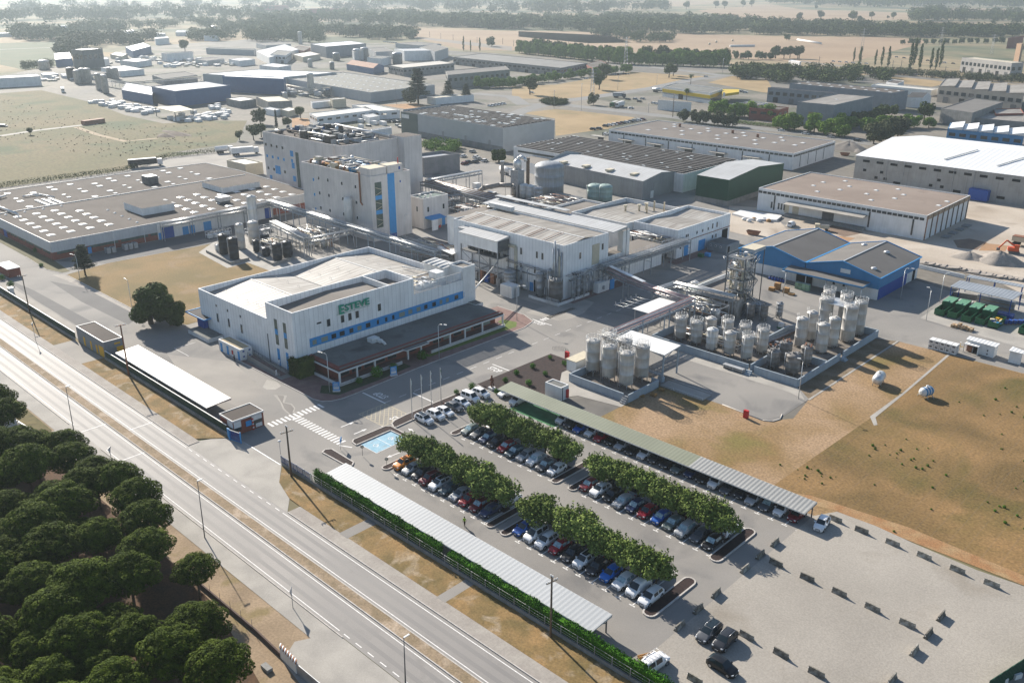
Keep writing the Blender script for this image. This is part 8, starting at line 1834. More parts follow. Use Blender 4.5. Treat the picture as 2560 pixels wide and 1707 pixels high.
for k in range(40):f_,g_=(rng.randrange(13)+.5)/13,rng.uniform(.03,.95);p=c+(r_-c)*f_+(l_-c)*g_;mb.box(p.x-rng.uniform(1,2.4),p.x+1.5,p.y-.6,p.y+.6,12.4,12.85,sky_w)
mb.build('rooflight',t)
fac(t,'green_end',c,d,d.length*.82,d.length,0,12.4,mat('grey_green_wall',(0.1,0.125,0.11),None,.3,.6,stripe=('auto',.5,.2)),.15);fac(t,'sign_panel',c,d,d.length*.91,d.length*.99,9,11.2,white,.3)
fac(t,'plinth',c,d,0,d.length*.82,0,2.8,blockwall,.12)
for k in range(3):fac(t,'door',c,d,10+k*20,11.6+k*20,2.8,5.2,grey_wall,.14)
mb=MB();mb.prism([(l_.x+1,l_.y+1),(l_.x+1,l_.y+30),(l_.x+1.3,l_.y+30),(l_.x+1.3,l_.y+1)],12,13.6,grey_wall2);mb.build('parapet',t)
pitch=warehouse
defs=[('service_station','yellow-banded petrol station with grey flat roof',T20(1820,855),T20(1385,795),T20(1935,815),7.8,white,grey_gravel,0),('white_kiosk','low white rectangular kiosk building on the petrol station yard',T20(1490,930),T20(1340,918),T20(1648,940),6.8,white,grey_gravel,0),('grey_hall','grey square hall with pale striped roof and a yellow poster',T30(610,965),T30(270,935),T30(970,885),14.0,mat('blue_grey_wall',(0.2,0.22,0.24),(0.17,0.19,0.21),.3,.7,stripe=('z',.6,.15)),sheet_wy,0),('long_grey_hall','long grey hall with two rows of white domes on its flat roof',T30(1140,855),T30(200,765),T30(1290,830),12.8,mat('blue_grey_wall',(0,0,0)),bitumen,0),('low_grey_hall','grey office-like hall behind the red brick house',T30(620,870)if False else T30(600,855),T30(0,805),T30(640,850),10.5,mat('blue_grey_wall',(0,0,0)),bitumen,0),('brick_house','small red brick flat-roofed house among the trees',T30(95,1010),T20(2180,990),T30(190,985),7.5,brick,bitumen,0),('white_house','small white house with dark windows before the hedge',T20(2170,975),T20(2000,960),T20(2350,945),5.0,wall_w2,grey_roof,0),('beige_row','long beige industrial row with dark ribbon windows',T30(2350,870),T30(1570,790),T30(2350,790),11.8,mat('beige_wall',(0.34,0.3,0.25),(0.3,0.27,0.23),.2,.9),sheet_wy,0),('brown_shed','brown-roofed grey block shed beyond the trees',T30(1880,1035),T30(1590,995),T30(2160,935),9.0,blockwall,grey_roof,0),('red_shed','red-walled shed with pale roof at the right edge',T30(2090,1045),T30(2070,1000),T30(2350,1040),6.0,brick,sheet_wy,0),('concrete_shed','grey concrete shed before the blue hall on the right',T30(2350,1120),T30(1800,1075),T30(2350,1060),5.0,blockwall,sheet_wy,0),('blue_sawtooth_hall','long blue hall with white sawtooth roofs at the right edge',T30(2350,1250),T30(1650,1180),T30(2350,1190),8.0,wall_blue,wr,0),('graffiti_hall','pale abandoned hall with ribbon window and graffiti',T30(2240,580),T30(1780,530),T30(2350,575),14.0,mat('faded_white_wall',(0.4,0.38,0.36),(0.34,0.325,0.31),.08,.9,streak=.3),cream,0),('railway_hall','very long dark-roofed hall beside the avenue of trees',T20(680,585)if False else T20(450,625),T10(1810,525),T20(690,580),8.0,blockwall,mat('slate_grey_roof',(0.16,0.155,0.145),(0.19,0.185,0.175),.05,.9),0),('brown_hall','brown block hall with dark pitched roof',T10(1960,715)if False else T10(1760,690),T10(1740,650),T10(2330,640),11.0,blockwall,grey_roof,0),('long_brick_hall','long grey-brown hall with pale roof and small windows',T10(1350,625),T10(1215,600),T10(1820,580),8.0,blockwall,mat('pale_roof',(0.45,0.42,0.37),None,.1,.9),0),('domed_roof_factory','large grey factory with white domes scattered over its flat roof',T10(1050,850),T10(240,715),T10(1640,780),7.5,grey_wall2,mat('sage_grey_roof',(0.19,0.185,0.165),(0.22,0.215,0.19),.05,.95),0),('bright_roof_hall','bright white-roofed hall joined to the grey factory',T10(240,710),T00(1860,680),T10(740,665),9.0,grey_wall2,wr,0),('navy_hall','dark blue metal hall with skylight stripes',T00(1605,838),T00(1390,795),T00(2110,785),11.0,wall_navy,mat('navy_striped_roof',(0.16,0.19,0.22),(0.13,0.16,0.19),.1,.6,stripe=('x',6,.4)),0),('navy_hall','low dark blue lean-to left of the navy hall',T00(1395,875),T00(1115,825),T00(1420,800),7.0,wall_navy,MATS['navy_striped_roof'],0),('blue_grey_hall','blue and pale metal hall behind the navy hall',T10(250,725),T00(2040,700),T10(270,710),12.5,wall_navy,wr,0),('white_arched_hall','white-roofed hall with red door at the far left edge',T00(370,700),T00(-300,735),T00(330,680),8.0,wall_w2,mat('cream_sheet',(0.5,0.48,0.43),None,.1,.7),0),('dark_tower_block','dark glass office block with pale lower wing in the hazy works',T00(752,462),T00(655,455),T00(940,447),19.0,mat('dark_glass_block',(0.05,0.07,0.08),(0.07,0.09,0.1),.2,.4),metal,0),('white_house_block','white two-storey building before the umbrella pine',T00(1720,470),T00(1480,490),T00(1770,475),9.0,wall_w2,bitumen,0),('grey_long_block','long grey block building on the hazy plain',T00(2330,460),T00(1890,445),T00(2350,450),7.0,grey_wall2,grey_gravel,0),('blue_roof_plant','blue-framed plant hall with white roof',T10(640,430),T10(500,405),T10(1010,400),13.0,mat('blue_grey_wall',(0,0,0)),wr,0),('concrete_plant','pale concrete plant block with dark tanks',T10(1150,540),T10(1020,530),T10(1240,520),8.0,wall_w2,grey_gravel,0),('white_plant_office','white office block with ribbon windows in the hazy works',T10(270,510),T10(130,500),T10(330,470),9.0,white,grey_gravel,0),('portable_offices','white portable office row with many small windows',T10(490,1065)if False else T10(560,1075),T10(490,1040),T10(1090,1010),5.5,wall_w2,mat('cream_sheet',(0,0,0)),0),('portable_offices','second white portable office row behind the first',T10(1120,1030)if False else T10(1130,1020),T10(880,965),T10(1320,1010),5.5,wall_w2,MATS['cream_sheet'],0),('block_outbuilding','grey block outbuilding with cream roof before the navy hall',T00(2200,930),T00(2075,905),T00(2350,910),5.0,blockwall,MATS['cream_sheet'],0),('block_outbuilding','low rendered outbuilding with earth-coloured roof',T10(110,935),T10(0,890),T10(330,925),6.0,blockwall,cream,0),('cream_house','cream service house behind the hall roof',T10(90,1440)if False else T00(2250,1510),T00(2080,1470),T10(60,1490),5.5,cream,mat('cream_sheet',(0,0,0)),0),('far_shed','small white gable shed in the haze',T00(1700,300),T00(1610,300),T00(1730,295),6.0,wall_w2,wall_w2,3),('far_shed','white building with dark door in the haze',T00(2000,330),T00(1870,330),T00(2010,325),8.0,wall_w2,grey_roof,0),('far_shed','pale long roof among hazy trees, upper left',T00(790,232),T00(530,240),T00(800,228),6.0,wall_w2,wr,0),('far_shed','pale long roof left of the hazy tree belt',T00(610,290),T00(470,296),T00(620,286),6.0,wall_w2,wr,0),('far_shed','grey flat building below the hazy tree belt',T00(900,300),T00(640,310),T00(910,296),8.0,blockwall,grey_roof,0),('far_shed','bright flat roof at the hazy left edge',T00(100,305),T00(-60,310),T00(110,300),6.0,wall_w2,wr,0),('far_shed','white roofs right of the hazy pine',T00(1510,312),T00(1320,305),T00(1520,305),6.0,wall_w2,wr,0),('far_shed','white strip roof in the upper haze',T00(1730,125),T00(1590,128),T00(1740,122),7.0,wall_w2,wr,0),('far_shed','second white strip roof in the upper haze',T00(2250,85),T00(2040,88),T00(2260,82),8.0,wall_w2,wr,0),('far_houses','pink apartment blocks on the hazy horizon, left',T10(290,50),T10(10,60),T10(300,46),16.0,brick,rust,0),('far_houses','pink apartment blocks on the hazy horizon, right',T10(820,80),T10(490,85),T10(830,76),16.0,brick,grey_roof,0),('orange_block','orange apartment block with balconies at the right edge',T30(2330,405),T30(2285,400),T30(2350,400),20.0,mat('beige_brick',(0.34,0.22,0.14),None,.3,.9),grey_roof,0),('red_apartments','red gable apartment block behind the orange one',T30(2290,335),T30(2205,350),T30(2350,330),14.0,brick,grey_roof,0),('white_gable_house','white twin-gabled house at the end of the long grey hall',T30(1440,870)if False else T30(1420,900),T30(1275,895),T30(1500,885),7.0,wall_w2,grey_roof,3),('low_white_row','low cream-roofed row behind the long grey hall',T30(1500,830),T30(950,780),T30(1560,815),5.0,wall_w2,mat('cream_sheet',(0,0,0)),0),('farm_store','small dark-roofed store at the straw plot',T30(1190,770),T30(1085,755),T30(1250,745),5.0,wall_w2,bitumen,0),('white_cabin','small white cabin beside the umbrella pines by the railway',T30(290,575),T30(190,560),T30(305,565),6.0,white,white,0),('canteen','low pale annex with canopy between the grey factory and the conifers',T10(1650,900),T10(1570,890),T10(2000,870),5.0,wall_w2,cream,0),]
for i,(a,C_,L_,R_,h,k,pt,lb)in enumerate([(0,(1215,470),(1150,432),(1385,425),9,1,0,'dark framed pavilion'),(0,(1425,358),(1415,346),(1550,348),9,0,0,'white hall with dark door'),(0,(505,548),(495,490),(660,535),8,1,0,'dark annex left of the glass block'),(0,(765,562),(740,550),(1000,540),7,0,0,'pale wing before the glass block'),(0,(1150,300),(1140,285),(1230,285),6,0,0,'tiny white house left of the hazy pine'),(0,(1930,262),(1915,255),(2000,250),8,0,3,'grey gabled house in the haze'),(1,(120,530),(0,470),(390,455),8,0,0,'long white hall left of the white office block'),(1,(430,525),(335,500),(590,498),6,2,0,'cream-roofed shed beside the pipe works'),(1,(705,440),(700,425),(880,425),11,3,0,'grey box hall under the white roof'),(1,(900,480),(880,465),(985,460),11,3,0,'grey tank block of the plant'),(1,(1100,480),(1020,445),(1265,470),8,3,0,'twin grey sheds behind the tanks'),(1,(1360,470),(1270,450),(1620,465),11,0,0,'white gabled plant hall'),(1,(1640,478),(1500,435),(1765,440),11,3,0,'grey hall at the end of the plant'),(1,(1075,630),(830,590),(1175,605),6,4,3,'low blue shed with brown roof'),(1,(1040,1080),(970,1055),(1135,1065),4,0,0,'white cube before the portable offices'),(1,(1062,1200),(1055,1190),(1245,1172),7,0,0,'white box behind the roof plant'),(1,(700,915),(680,905),(825,905),6,2,0,'pinkish control room'),(1,(515,945),(500,935),(690,928),4,0,0,'white low box by the control room'),(1,(170,1015),(65,995),(230,1003),4,0,0,'white shed beyond the meadow trees'),(1,(300,1022),(225,1005),(375,1000),4,2,0,'cream low roof beside the white shed'),(2,(740,625),(670,590),(880,585),7,5,0,'red-brown end of the railway hall'),(3,(1190,1120),(985,1095),(1230,1105),4,0,0,'pale low garage behind the street trees'),(1,(440,470),(330,450),(500,440),7,5,0,'brown brick hall in the haze'),(0,(400,690),(372,672),(520,680),4,0,0,'white canopy beside the dark tank'),(0,(1900,560),(1790,545),(2060,540),5,3,0,'grey yard shed in the haze'),(0,(2200,560),(2100,545),(2340,545),6,0,0,'white yard shed in the haze'),(0,(1120,520),(1010,500),(1170,495),5,2,0,'sandy shed beside the glass block'),(1,(200,620),(30,600),(320,600),5,0,0,'low white annex behind the bright roof'),(0,(900,690),(700,670),(1000,665),5,3,0,'grey roof among the hazy pipes'),(0,(1250,570),(1100,555),(1390,550),6,0,0,'white shed before the crowded yard'),(1,(1500,420),(1280,400),(1700,405),6,3,0,'grey field barn'),(1,(90,420),(0,400),(320,405),6,3,0,'long dim shed on the plain')]):
 f_=(T00,T10,T20,T30)[a];warehouse('works_shed',lb+', far off',f_(*C_),f_(*L_),f_(*R_),h,(wall_w2,wall_navy,cream,grey_wall2,wall_navy,brick)[k],(sheet_white,metal,MATS['cream_sheet']if 'cream_sheet' in MATS else cream,grey_roof,rust,bitumen)[k],.3,'building',pt)
BL={}
for nm,lb,C_,L_,R_,h,wm,rm,pt in defs:
 t,c,l_,r_=warehouse(nm,lb,C_,L_,R_,h,wm,rm,.4,'building',pt);BL[lb]=(t,c,l_,r_,h)
def B(s):return next(v for k,v in BL.items()if s in k)
t,c,l_,r_,h=B('petrol');ym=mat('bright_yellow_band',(0.55,0.38,0.01),None,1,.5)
fac(t,'yellow_band',c,l_-c,0,(l_-c).length,3.6,6.05,ym,.3);fac(t,'yellow_band',c,r_-c,0,(r_-c).length,3.6,6.05,ym,.3);fac(t,'glazing',c,r_-c,2,(r_-c).length-2,0,3.3,glass,.1);fac(t,'entrance',c,l_-c,(l_-c).length*.55,(l_-c).length*.64,0,4,dark,.4);fac(t,'grey_band',c,l_-c,0,(l_-c).length,2.4,3.6,metal,.1)
x,y=at(T20(1955,830),6);mb=MB();mb.prism([at(T20(1930,820),6.5),at(T20(1930,865),6.5),at(T20(2085,845),6.5),at(T20(2085,822),6.5)],4.6,6.5,ym);o=mb.build('forecourt_canopy',t);plate(t,'logo_panel','y',at(T20(1950,870),6.5)[1],at(T20(1930,870),6.5)[0],at(T20(1960,870),6.5)[0],5,8,white,.3)
for b_ in('grey office','beige industrial','pale abandoned','white portable office row with','long grey-brown','white office block','blue hall with white saw','white two-storey','dark glass','brown block','very long dark','small red brick','small white house','second white portable'):
 t,c,l_,r_,h=B(b_);d=l_-c;n_=max(3,min(24,int(d.length/5.5)))
 for k in range(n_):a=d.length*(k+.18)/n_;fac(t,'window',c,d,a,a+d.length/n_*.62,h*.52,h*.74,glass,.1)
 if h>=8:
  for k in range(n_//2):a=d.length*(k+.3)/(n_//2);fac(t,'doorway',c,d,a,a+d.length/n_*.7,.1,h*.38,dark if k%2 else metal_d,.1)
 d=r_-c;n_=max(2,min(14,int(d.length/6)))
 for k in range(n_):a=d.length*(k+.2)/n_;fac(t,'window',c,d,a,a+d.length/n_*.5,h*.5,h*.72,glass,.1)
for b_,nu,nv,s in(('long grey hall with two',2,9,1.15),('large grey factory',4,14,1.15),('grey square',1,1,.8)):
 t,c,l_,r_,h=B(b_);skylights(t,roof_pts(c,l_,r_,nu,nv),h-.4,s)
t,c,l_,r_,h=B('grey square');fac(t,'poster',c,l_-c,(l_-c).length*.38,(l_-c).length*.66,5,8.6,mat('ochre_poster',(0.25,0.2,0.1),None,1,.9),.2)
# sawtooth roof pieces
t,c,l_,r_,h=B('blue hall with white saw');d=l_-c
for k in range(5):a,b_=c+d*(k/5),c+d*((k+.9)/5);mb=MB();e=(r_-c)*.95;mb.prism([tuple(a),tuple(b_),tuple(b_+e),tuple(a+e)],h-.3,[h+1.6,h+.2,h+.2,h+1.6],wr);mb.build('sawtooth',t)
t,c,l_,r_,h=B('beige industrial');d=l_-c
for k in range(5):a,b_=c+d*(k/5),c+d*((k+.8)/5);mb=MB();e=(r_-c)*.95;mb.prism([tuple(a),tuple(b_),tuple(b_+e),tuple(a+e)],h-.3,[h+1.2,h+.2,h+.2,h+1.2],sheet_wy);mb.build('sawtooth',t)
# yard clutter and tanks of the hazy works: real vessels, sheds and stacks
random.seed(14)
for i,(a,b_,r_,h)in enumerate([(720,770,3,11),(770,765,3,12),(815,765,3,12),(915,830,2.4,13),(975,860,2.6,14),(1020,720,3.5,9),(1060,725,3.5,9),(660,735,3.8,10),(410,640,5.5,8)]):
 x,y=A(0,0,a,b_);vessel('storage_tank','hazy %s tank, %s from the left in the far works'%('dark' if i==7 else 'pale',ORD[i]),'tank',x,y,r_,.3,h,tank_k if i==7 else tank_m,legs=False,cone=False,n=14,group='tanks of the far works',seams=False)
for i,(a,b_,r_,h)in enumerate([(510,870,2.6,16),(740,560,4,8),(500,620,2.4,8),(700,640,2.4,7),(930,560,4.5,12),(1000,545,4.5,12),(270,915,1.8,5),(1300,590,5.5,11),(410,410,3,17),(655,885,2.6,5)]):
 x,y=A(1,0,a,b_);vessel('storage_tank','white or grey upright tank, %s of the tanks behind the towers'%ORD[i],'tank',x,y,r_,.3,h,tank_w if i%2==0 else metal,legs=False,cone=False,n=14,group='tanks behind the towers',seams=False)
rack('long white pipe bridge of the hazy works',[A(0,0,850,770,0),A(0,0,1190,830),A(0,0,1850,770)],6,3,5,.3,14,mats=[cream,rust,white])
rack('rusty pipe bridges beside the navy hall',[A(1,0,280,850),A(1,0,520,900),A(1,0,760,870)],6,3,5,.3,12,mats=[cream,rust,white])
t,c,l_,r_=warehouse('hazy_works_hall','low cream-roofed hall of the hazy works',T00(1100,655),T00(925,620),T00(1320,635),5.5,wall_w2,MATS['cream_sheet'],.3,'building')
t,c,l_,r_=warehouse('hazy_works_hall','dark low-pitched shed before the blue hall',T00(1500,725),T00(1395,690),T00(1810,690),6.0,grey_wall,grey_roof,.3,'building')
bxs={}
def clutter(label,group,poly,n,smin,smax,ms,hs=(1,2.6),name='storage_container',cat='container',seed=1):
 rng=random.Random(seed);(x0,y0),(x1,y1),(x2,y2)=poly;n=int(n*.62)
 for i in range(n):
  f_,g_=rng.random(),rng.random();x,y=x0+(x1-x0)*f_+(x2-x0)*g_,y0+(y1-y0)*f_+(y2-y0)*g_
  key=(name,id(ms[0]),rng.randrange(3))
  if key not in bxs:
   o=MB();a,b_,h=rng.uniform(smin,smax)/2,rng.uniform(smin,smax)/2,rng.uniform(*hs);m_=ms[key[2]%len(ms)];o.box(-a,a,-b_,b_,0,h,m_);o.box(-a*.96,a*.96,-b_*.96,b_*.96,h,h+.1,white);o=o.build(name);bxs[key]=o.data
  else:o=bpy.data.objects.new(name,bxs[key]);COL.objects.link(o)
  o.location=(x,y,.05);o.rotation_euler=(0,0,rng.choice([0,0,1.57])+rng.uniform(-.1,.1));tag(o,label,cat,group)
clutter('white wrapped block of containers in the long rows beside the meadow','white container rows beside the meadow',(A(0,0,830,950),A(0,0,1300,1060),A(0,0,1000,925)),90,2.4,4.5,[tank_w,white,wall_w2],(1.6,3),seed=1)
clutter('white wrapped container by the open-sided shed','white containers around the open shed',(A(0,0,1540,1110),A(0,0,1900,1130),A(0,0,1700,1040)),46,2.2,4,[tank_w,wall_w2,white],(1.5,3),seed=2)
clutter('blue and white stacked container right of the open shed','stacked containers right of the open shed',(A(0,0,1910,1000),A(0,0,2060,1100),A(0,0,2000,970)),26,2.2,4,[tank_w,plastic_b,white],(2,3.5),seed=3)
clutter('pale container or lorry body in the yard of the hazy works','yard clutter of the hazy works',(A(0,0,380,760),A(0,0,700,740),A(0,0,420,700)),26,2.5,7,[wall_w2,cream,metal],(1.5,3),seed=4)
clutter('parked vehicle or box in the crowded yard of the hazy works','crowded yard in the hazy works',(A(0,0,960,600),A(0,0,2000,620),A(0,0,1100,530)),110,2.2,5,[wall_w2,metal_d,rust],(1.2,2.6),seed=5)
clutter('white box in the long line along the far works fence','line of white boxes in the haze',(A(0,0,1500,640),A(0,0,2300,600),A(0,0,1520,600)),60,2.2,4,[wall_w2,white,metal],(1.2,2.2),seed=6)
clutter('white plant part or box in the works behind the towers','plant clutter behind the towers',(A(1,0,260,900),A(1,0,800,900),A(1,0,300,800)),34,2,5,[wall_w2,metal,plastic_b],(1.2,3),seed=7)
clutter('small grey box or pump near the white-roofed halls','plant clutter before the portable offices',(A(1,0,850,1180),A(1,0,1330,1180),A(1,0,900,1120)),22,1.5,4,[metal,wall_w2,metal_d],(1,2.4),seed=8)
clutter('grey plant box between the pipe bridges and the tower','plant clutter among the pipe bridges',(A(1,1,1500,330),A(2,1,100,330),A(1,1,1600,150)),46,1,3.5,[metal,metal_d,cream],(1,3.2),seed=9)
t=thing('open_shed','open-sided shed with cream gable roof among white containers','shed');P=[Vector(at(T00(*p),6))for p in((1520,1000),(1410,985),(1780,1010))];P=[at(T00(1415,985),6),at(T00(1600,1030),6),at(T00(1780,1008),6),at(T00(1650,968),6)];mb=MB();mb.prism(P,5.7,6,cream);mb.build('roof',t);mb=MB();[mb.beam((*p,0),(*p,5.8),.4,.4,metal_d)for p in inset(P,.6)];mb.build('post',t)
# lorries
def lorry(label,x,y,rz,box_m,L_=13,cab_m=white,kind='box'):
 t=thing('lorry',label,'lorry',(x,y,.06),rz);mb=MB()
 if kind=='box':mb.box(-L_/2,L_/2-2.6,-1.25,1.25,1.1,3.9,box_m,white)
 else:mb.tube((-L_/2,0,2.4),(L_/2-2.6,0,2.4),1.25,box_m,16);mb.box(-L_/2+.5,L_/2-3,-.8,.8,.9,1.4,metal_d)
 mb.build('trailer',t);mb=MB();mb.box(L_/2-2.3,L_/2,-1.2,1.2,.6,3.3,cab_m);mb.build('cab',t);mb=MB();mb.box(L_/2-.05,L_/2+.03,-1.1,1.1,1.9,2.9,glass);mb.build('windscreen',t)
 for xx in(-L_/2+1.2,-L_/2+2.4,-L_/2+3.6,L_/2-1.2):
  for s_ in(-1,1):w_=MB();w_.tube((xx,s_*1.05-.15,.5),(xx,s_*1.05+.15,.5),.5,tyre_m,12);w_.build('wheel',t)
x,y=A(0,0,1340,1530);lorry('dark-sided articulated lorry with white cab on the road behind the hall',x,y,R(73),mat('dark_tarp',(0.02,0.02,0.025),None,1,.6),15.5)
x,y=A(0,0,2250,1420);lorry('white box lorry parked behind the hall, right of the tanker',x,y,R(73),wall_w2,14);x,y=A(0,0,2060,1405);lorry('pale round tanker lorry behind the hall',x,y,R(75),wall_w2,9,kind='tank')
x,y=at(j2(1280,440));lorry('cream tanker trailer parked by the visitor cars behind the plant',x,y,R(-18),wall_w2,12,kind='tank')
x,y=A(2,0,935,985);lorry('lorry with tan cargo box, left of the pair on the station yard',x,y,R(-80),cream,9,green_c);x,y=A(2,0,990,985);lorry('white lorry, right of the pair on the station yard',x,y,R(-80),white,10);x,y=A(2,0,985,900);lorry('grey-green lorry crossing at the roundabout',x,y,R(25),metal,10,metal_d);x,y=A(2,0,1350,850);lorry('silver tanker behind the petrol station',x,y,R(15),metal_l,11,kind='tank')
x,y=A(0,0,580,850);lorry('pale lorry on the meadow edge road',x,y,R(-20),wall_w2,11)
# far parked cars: one simple body each
fcm={}
def far_car(x,y,rz,colour,label,group):
 if colour not in fcm:
  mb=MB();p_=paint(colour);mb.prism(rect(-2.1,2.1,-.88,.88),.3,.85,p_);i=len(mb.v)
  for a,c_ in zip(((-1.9,-.85),(1.3,-.85),(1.3,.85),(-1.9,.85)),((1.3,-.85),(1.3,.85),(-1.9,.85),(-1.9,-.85))):
   k=.72;mb.face([(*a,.85),(*c_,.85),(c_[0]*k-.1,c_[1]*.8,1.42),(a[0]*k-.1,a[1]*.8,1.42)],car_glass)
  mb.face([(-1.9*.72-.1,-.68,1.43),(1.3*.72-.1,-.68,1.43),(1.3*.72-.1,.68,1.43),(-1.9*.72-.1,.68,1.43)],p_)
  for xx in(-1.3,1.3):
   for s_ in(-1,1):mb.tube((xx,s_*.85-.1,.32),(xx,s_*.85+.1,.32),.32,tyre_m,10)
  o=mb.build('parked_car');fcm[colour]=o.data
 else:o=bpy.data.objects.new('parked_car',fcm[colour]);COL.objects.link(o)
 o.location=(x,y,.06);o.rotation_euler=(0,0,rz);tag(o,label,'car',group)
rows_=[((2,0,860,1165),(2,0,1200,1105),10,'far car in the slanting row beside the straw plot',R(20)),((2,0,745,1195),(2,0,800,1190),2,'dark far car of the pair beside the straw plot',R(20)),((2,0,860,1240),(2,0,870,1240),1,'white car alone on the lane before the ribbed hall',R(90)),((2,0,1065,920),(2,0,1200,915),3,'car near the lorries on the station yard',0),((2,0,1170,940),(2,0,1180,940),1,'silver car on the station yard',0),((2,0,1090,1000),(2,0,1095,1000),1,'white pickup on the station yard',R(60)),((2,0,1300,955),(2,0,1330,960),2,'car beside the white kiosk',0),((2,0,940,690),(2,0,1060,685),6,'car in the far shaded car park',R(30)),((2,0,1780,710),(2,0,1790,712),1,'white car on the far road before the avenue',R(10)),((2,0,680,728),(2,0,700,730),1,'white car beside the young trees',R(10)),((1,0,2150,980),(1,0,2270,960),5,'car under the canopies behind the white hall',R(10)),((2,0,1120,600),(2,0,1140,602),1,'small car in the avenue',0),((1,0,1180,390),(1,0,1290,400),7,'pale car in the far field car park',R(30)),((1,0,1150,1130),(1,0,1330,1125),4,'dark car before the portable offices',R(80)),((3,0,600,570),(3,0,900,590),6,'pale vehicle in the far railside yard',R(20)),((3,0,1180,530),(3,0,1700,590),8,'vehicle in the yard beside the poplars',R(10)),((3,0,1590,935),(3,0,1740,950),4,'car before the beige row',R(20)),((3,0,1080,1080),(3,0,1340,1120),7,'van or car in the yard behind the trees',R(10)),((3,0,120,1205),(3,0,820,1300),4,'car on the tree-lined street',R(-10)),((0,0,0,1165),(0,0,40,1165),3,'car at the left edge of the meadow track',R(30)),((2,0,180,858),(2,0,200,860),1,'white car under the round tree',R(10)),((2,0,2090,845),(2,0,2140,855),3,'car behind the petrol station',R(20))]
rng=random.Random(5)
for a,c_,n,lb,rz in rows_:
 a,c_=Vector(A(*a)),Vector(A(*c_));cols=['white','silver','dark grey','black','grey','white','silver','dark red']
 for i in range(n):p=a+(c_-a)*(i/max(1,n-1));far_car(p.x,p.y,rz+R(90)*0,'white' if 'white' in lb or 'pale' in lb else 'dark grey' if 'dark' in lb else cols[rng.randrange(8)],lb+(', %s from its left'%ORD[i]if n>1 else ''),lb.split(',')[0]if n>1 else None)
for i,(a,b_,c_)in enumerate([(660,185,'white'),(680,290,'dark red'),(730,270,'dark grey'),(830,265,'grey'),(870,225,'silver'),(960,250,'white'),(790,120,'silver'),(840,200,'white')]):x,y=at(j2(a,b_));far_car(x,y,R(100),c_,'%s car behind the plant, %s from the left of the visitor group'%(c_,ORD[i]),'cars behind the plant')
# ------------------------------------------------------------------ distant vegetation
random.seed(77)
def trees_along(p0,p1,n,kind,label,group,s=1.0,jit=2.0,sz=None,back=0):
 a,c_=Vector(at(p0)),Vector(at(p1))
 for i in range(n):
  p=a+(c_-a)*((i+random.uniform(-.25,.25))/max(1,n-1));q_=random.uniform(.85,1.15)*s
  tree(kind,p.x+random.uniform(-jit,jit),p.y+random.uniform(-jit,jit)+back,label+(', %s from its left end'%ORD[i]if n>1 else ''),group,q_,(sz or 1)*q_)
trees_along(T20(60,490),T20(960,590),26,'bright','tall leafy plane tree in the avenue by the railway','avenue trees by the railway',1.9,3,1.35)
trees_along(T20(130,480),T20(960,565),22,'far','tall leafy plane tree in the rear line of the avenue','avenue trees by the railway',1.9,3,1.35)
trees_along(T20(980,590),T20(1960,620),26,'bright','plane tree in the right half of the avenue','avenue trees by the railway',1.9,3,1.3)
trees_along(T20(1200,570),T20(1960,590),18,'far','plane tree in the rear right half of the avenue','avenue trees by the railway',2.0,4,1.3)
trees_along(T20(0,790),T20(380,745),9,'bright','young tree in the row beside the brown hall','young trees beside the brown hall',1.2);trees_along(T20(390,740),T20(1060,665),16,'bright','young tree in the row edging the far car park','young trees beside the brown hall',1.2)
trees_along(T10(2050,810),T10(2350,800),8,'bright','bright young tree before the brown hall','young trees beside the brown hall',1.4)
for i,(p,s,k,lb)in enumerate([(T20(165,870),2.2,'round','big round dark tree on the straw verge, left'),(T20(800,825),2.2,'round','big round dark tree on the straw verge, middle front'),(T20(850,730),2.3,'round','big round dark tree on the straw verge, middle back'),(T20(1440,715),2.2,'round','round dark tree before the avenue'),(T20(1480,700),1.7,'round','second round tree before the avenue'),(T20(745,965),1.3,'olive','small spreading tree by the roundabout'),(T10(1490,960),2.4,'cedar','dark conifer right of the grey factory'),(T10(1420,950),1.8,'olive','tree left of the dark conifer'),(T10(1765,930),1.4,'cedar','dark conifer in front of the canteen'),(T10(1930,930),1.2,'cedar','smaller dark conifer in front of the canteen'),(T10(410,1090),1.3,'round','dark bushy tree behind the cream pipe yard'),(T10(290,1180),1.1,'round','dark bushy trees behind the block building'),(T10(190,1180),1.6,'cypress','slim dark cypress left of the bushy trees'),(T10(40,1140),1.5,'olive','pale green tree at the meadow end'),(T10(50,1260),1.3,'round','dark round tree by the lorries'),(T00(2330,1290),1.4,'round','dark tree cluster beside the tanker lorry'),(T00(2200,1290),.9,'round','round bush at the meadow corner'),(T10(2230,1490),1.15,'oak','round dark oak behind the cream tanker'),(T20(1600,925),1.0,'palm','tall palm before the petrol station'),(T20(1640,780),1.0,'palm','palm behind the petrol station'),(T20(1690,1130),1.3,'olive','street tree by the flat-roof warehouse, left'),(T20(1570,1120),1.2,'olive','bushy shrub tree at the warehouse corner'),(T00(1700,480),2.6,'round','wide umbrella pine beside the white two-storey building'),(T00(280,1240),.7,'round','small tree beside the meadow track'),(T10(950,340),3.4,'far','tall spreading tree in the hazy plain'),(T30(170,370),1.6,'far','lone tree at the edge of the straw field'),(T10(2160,430),2.2,'far','tall rounded tree by the railway'),(T30(1430,1120),2.0,'round','dark tree behind the crossing yard')]):
 x,y=at(p);tree(k,x,y,lb,None,s)
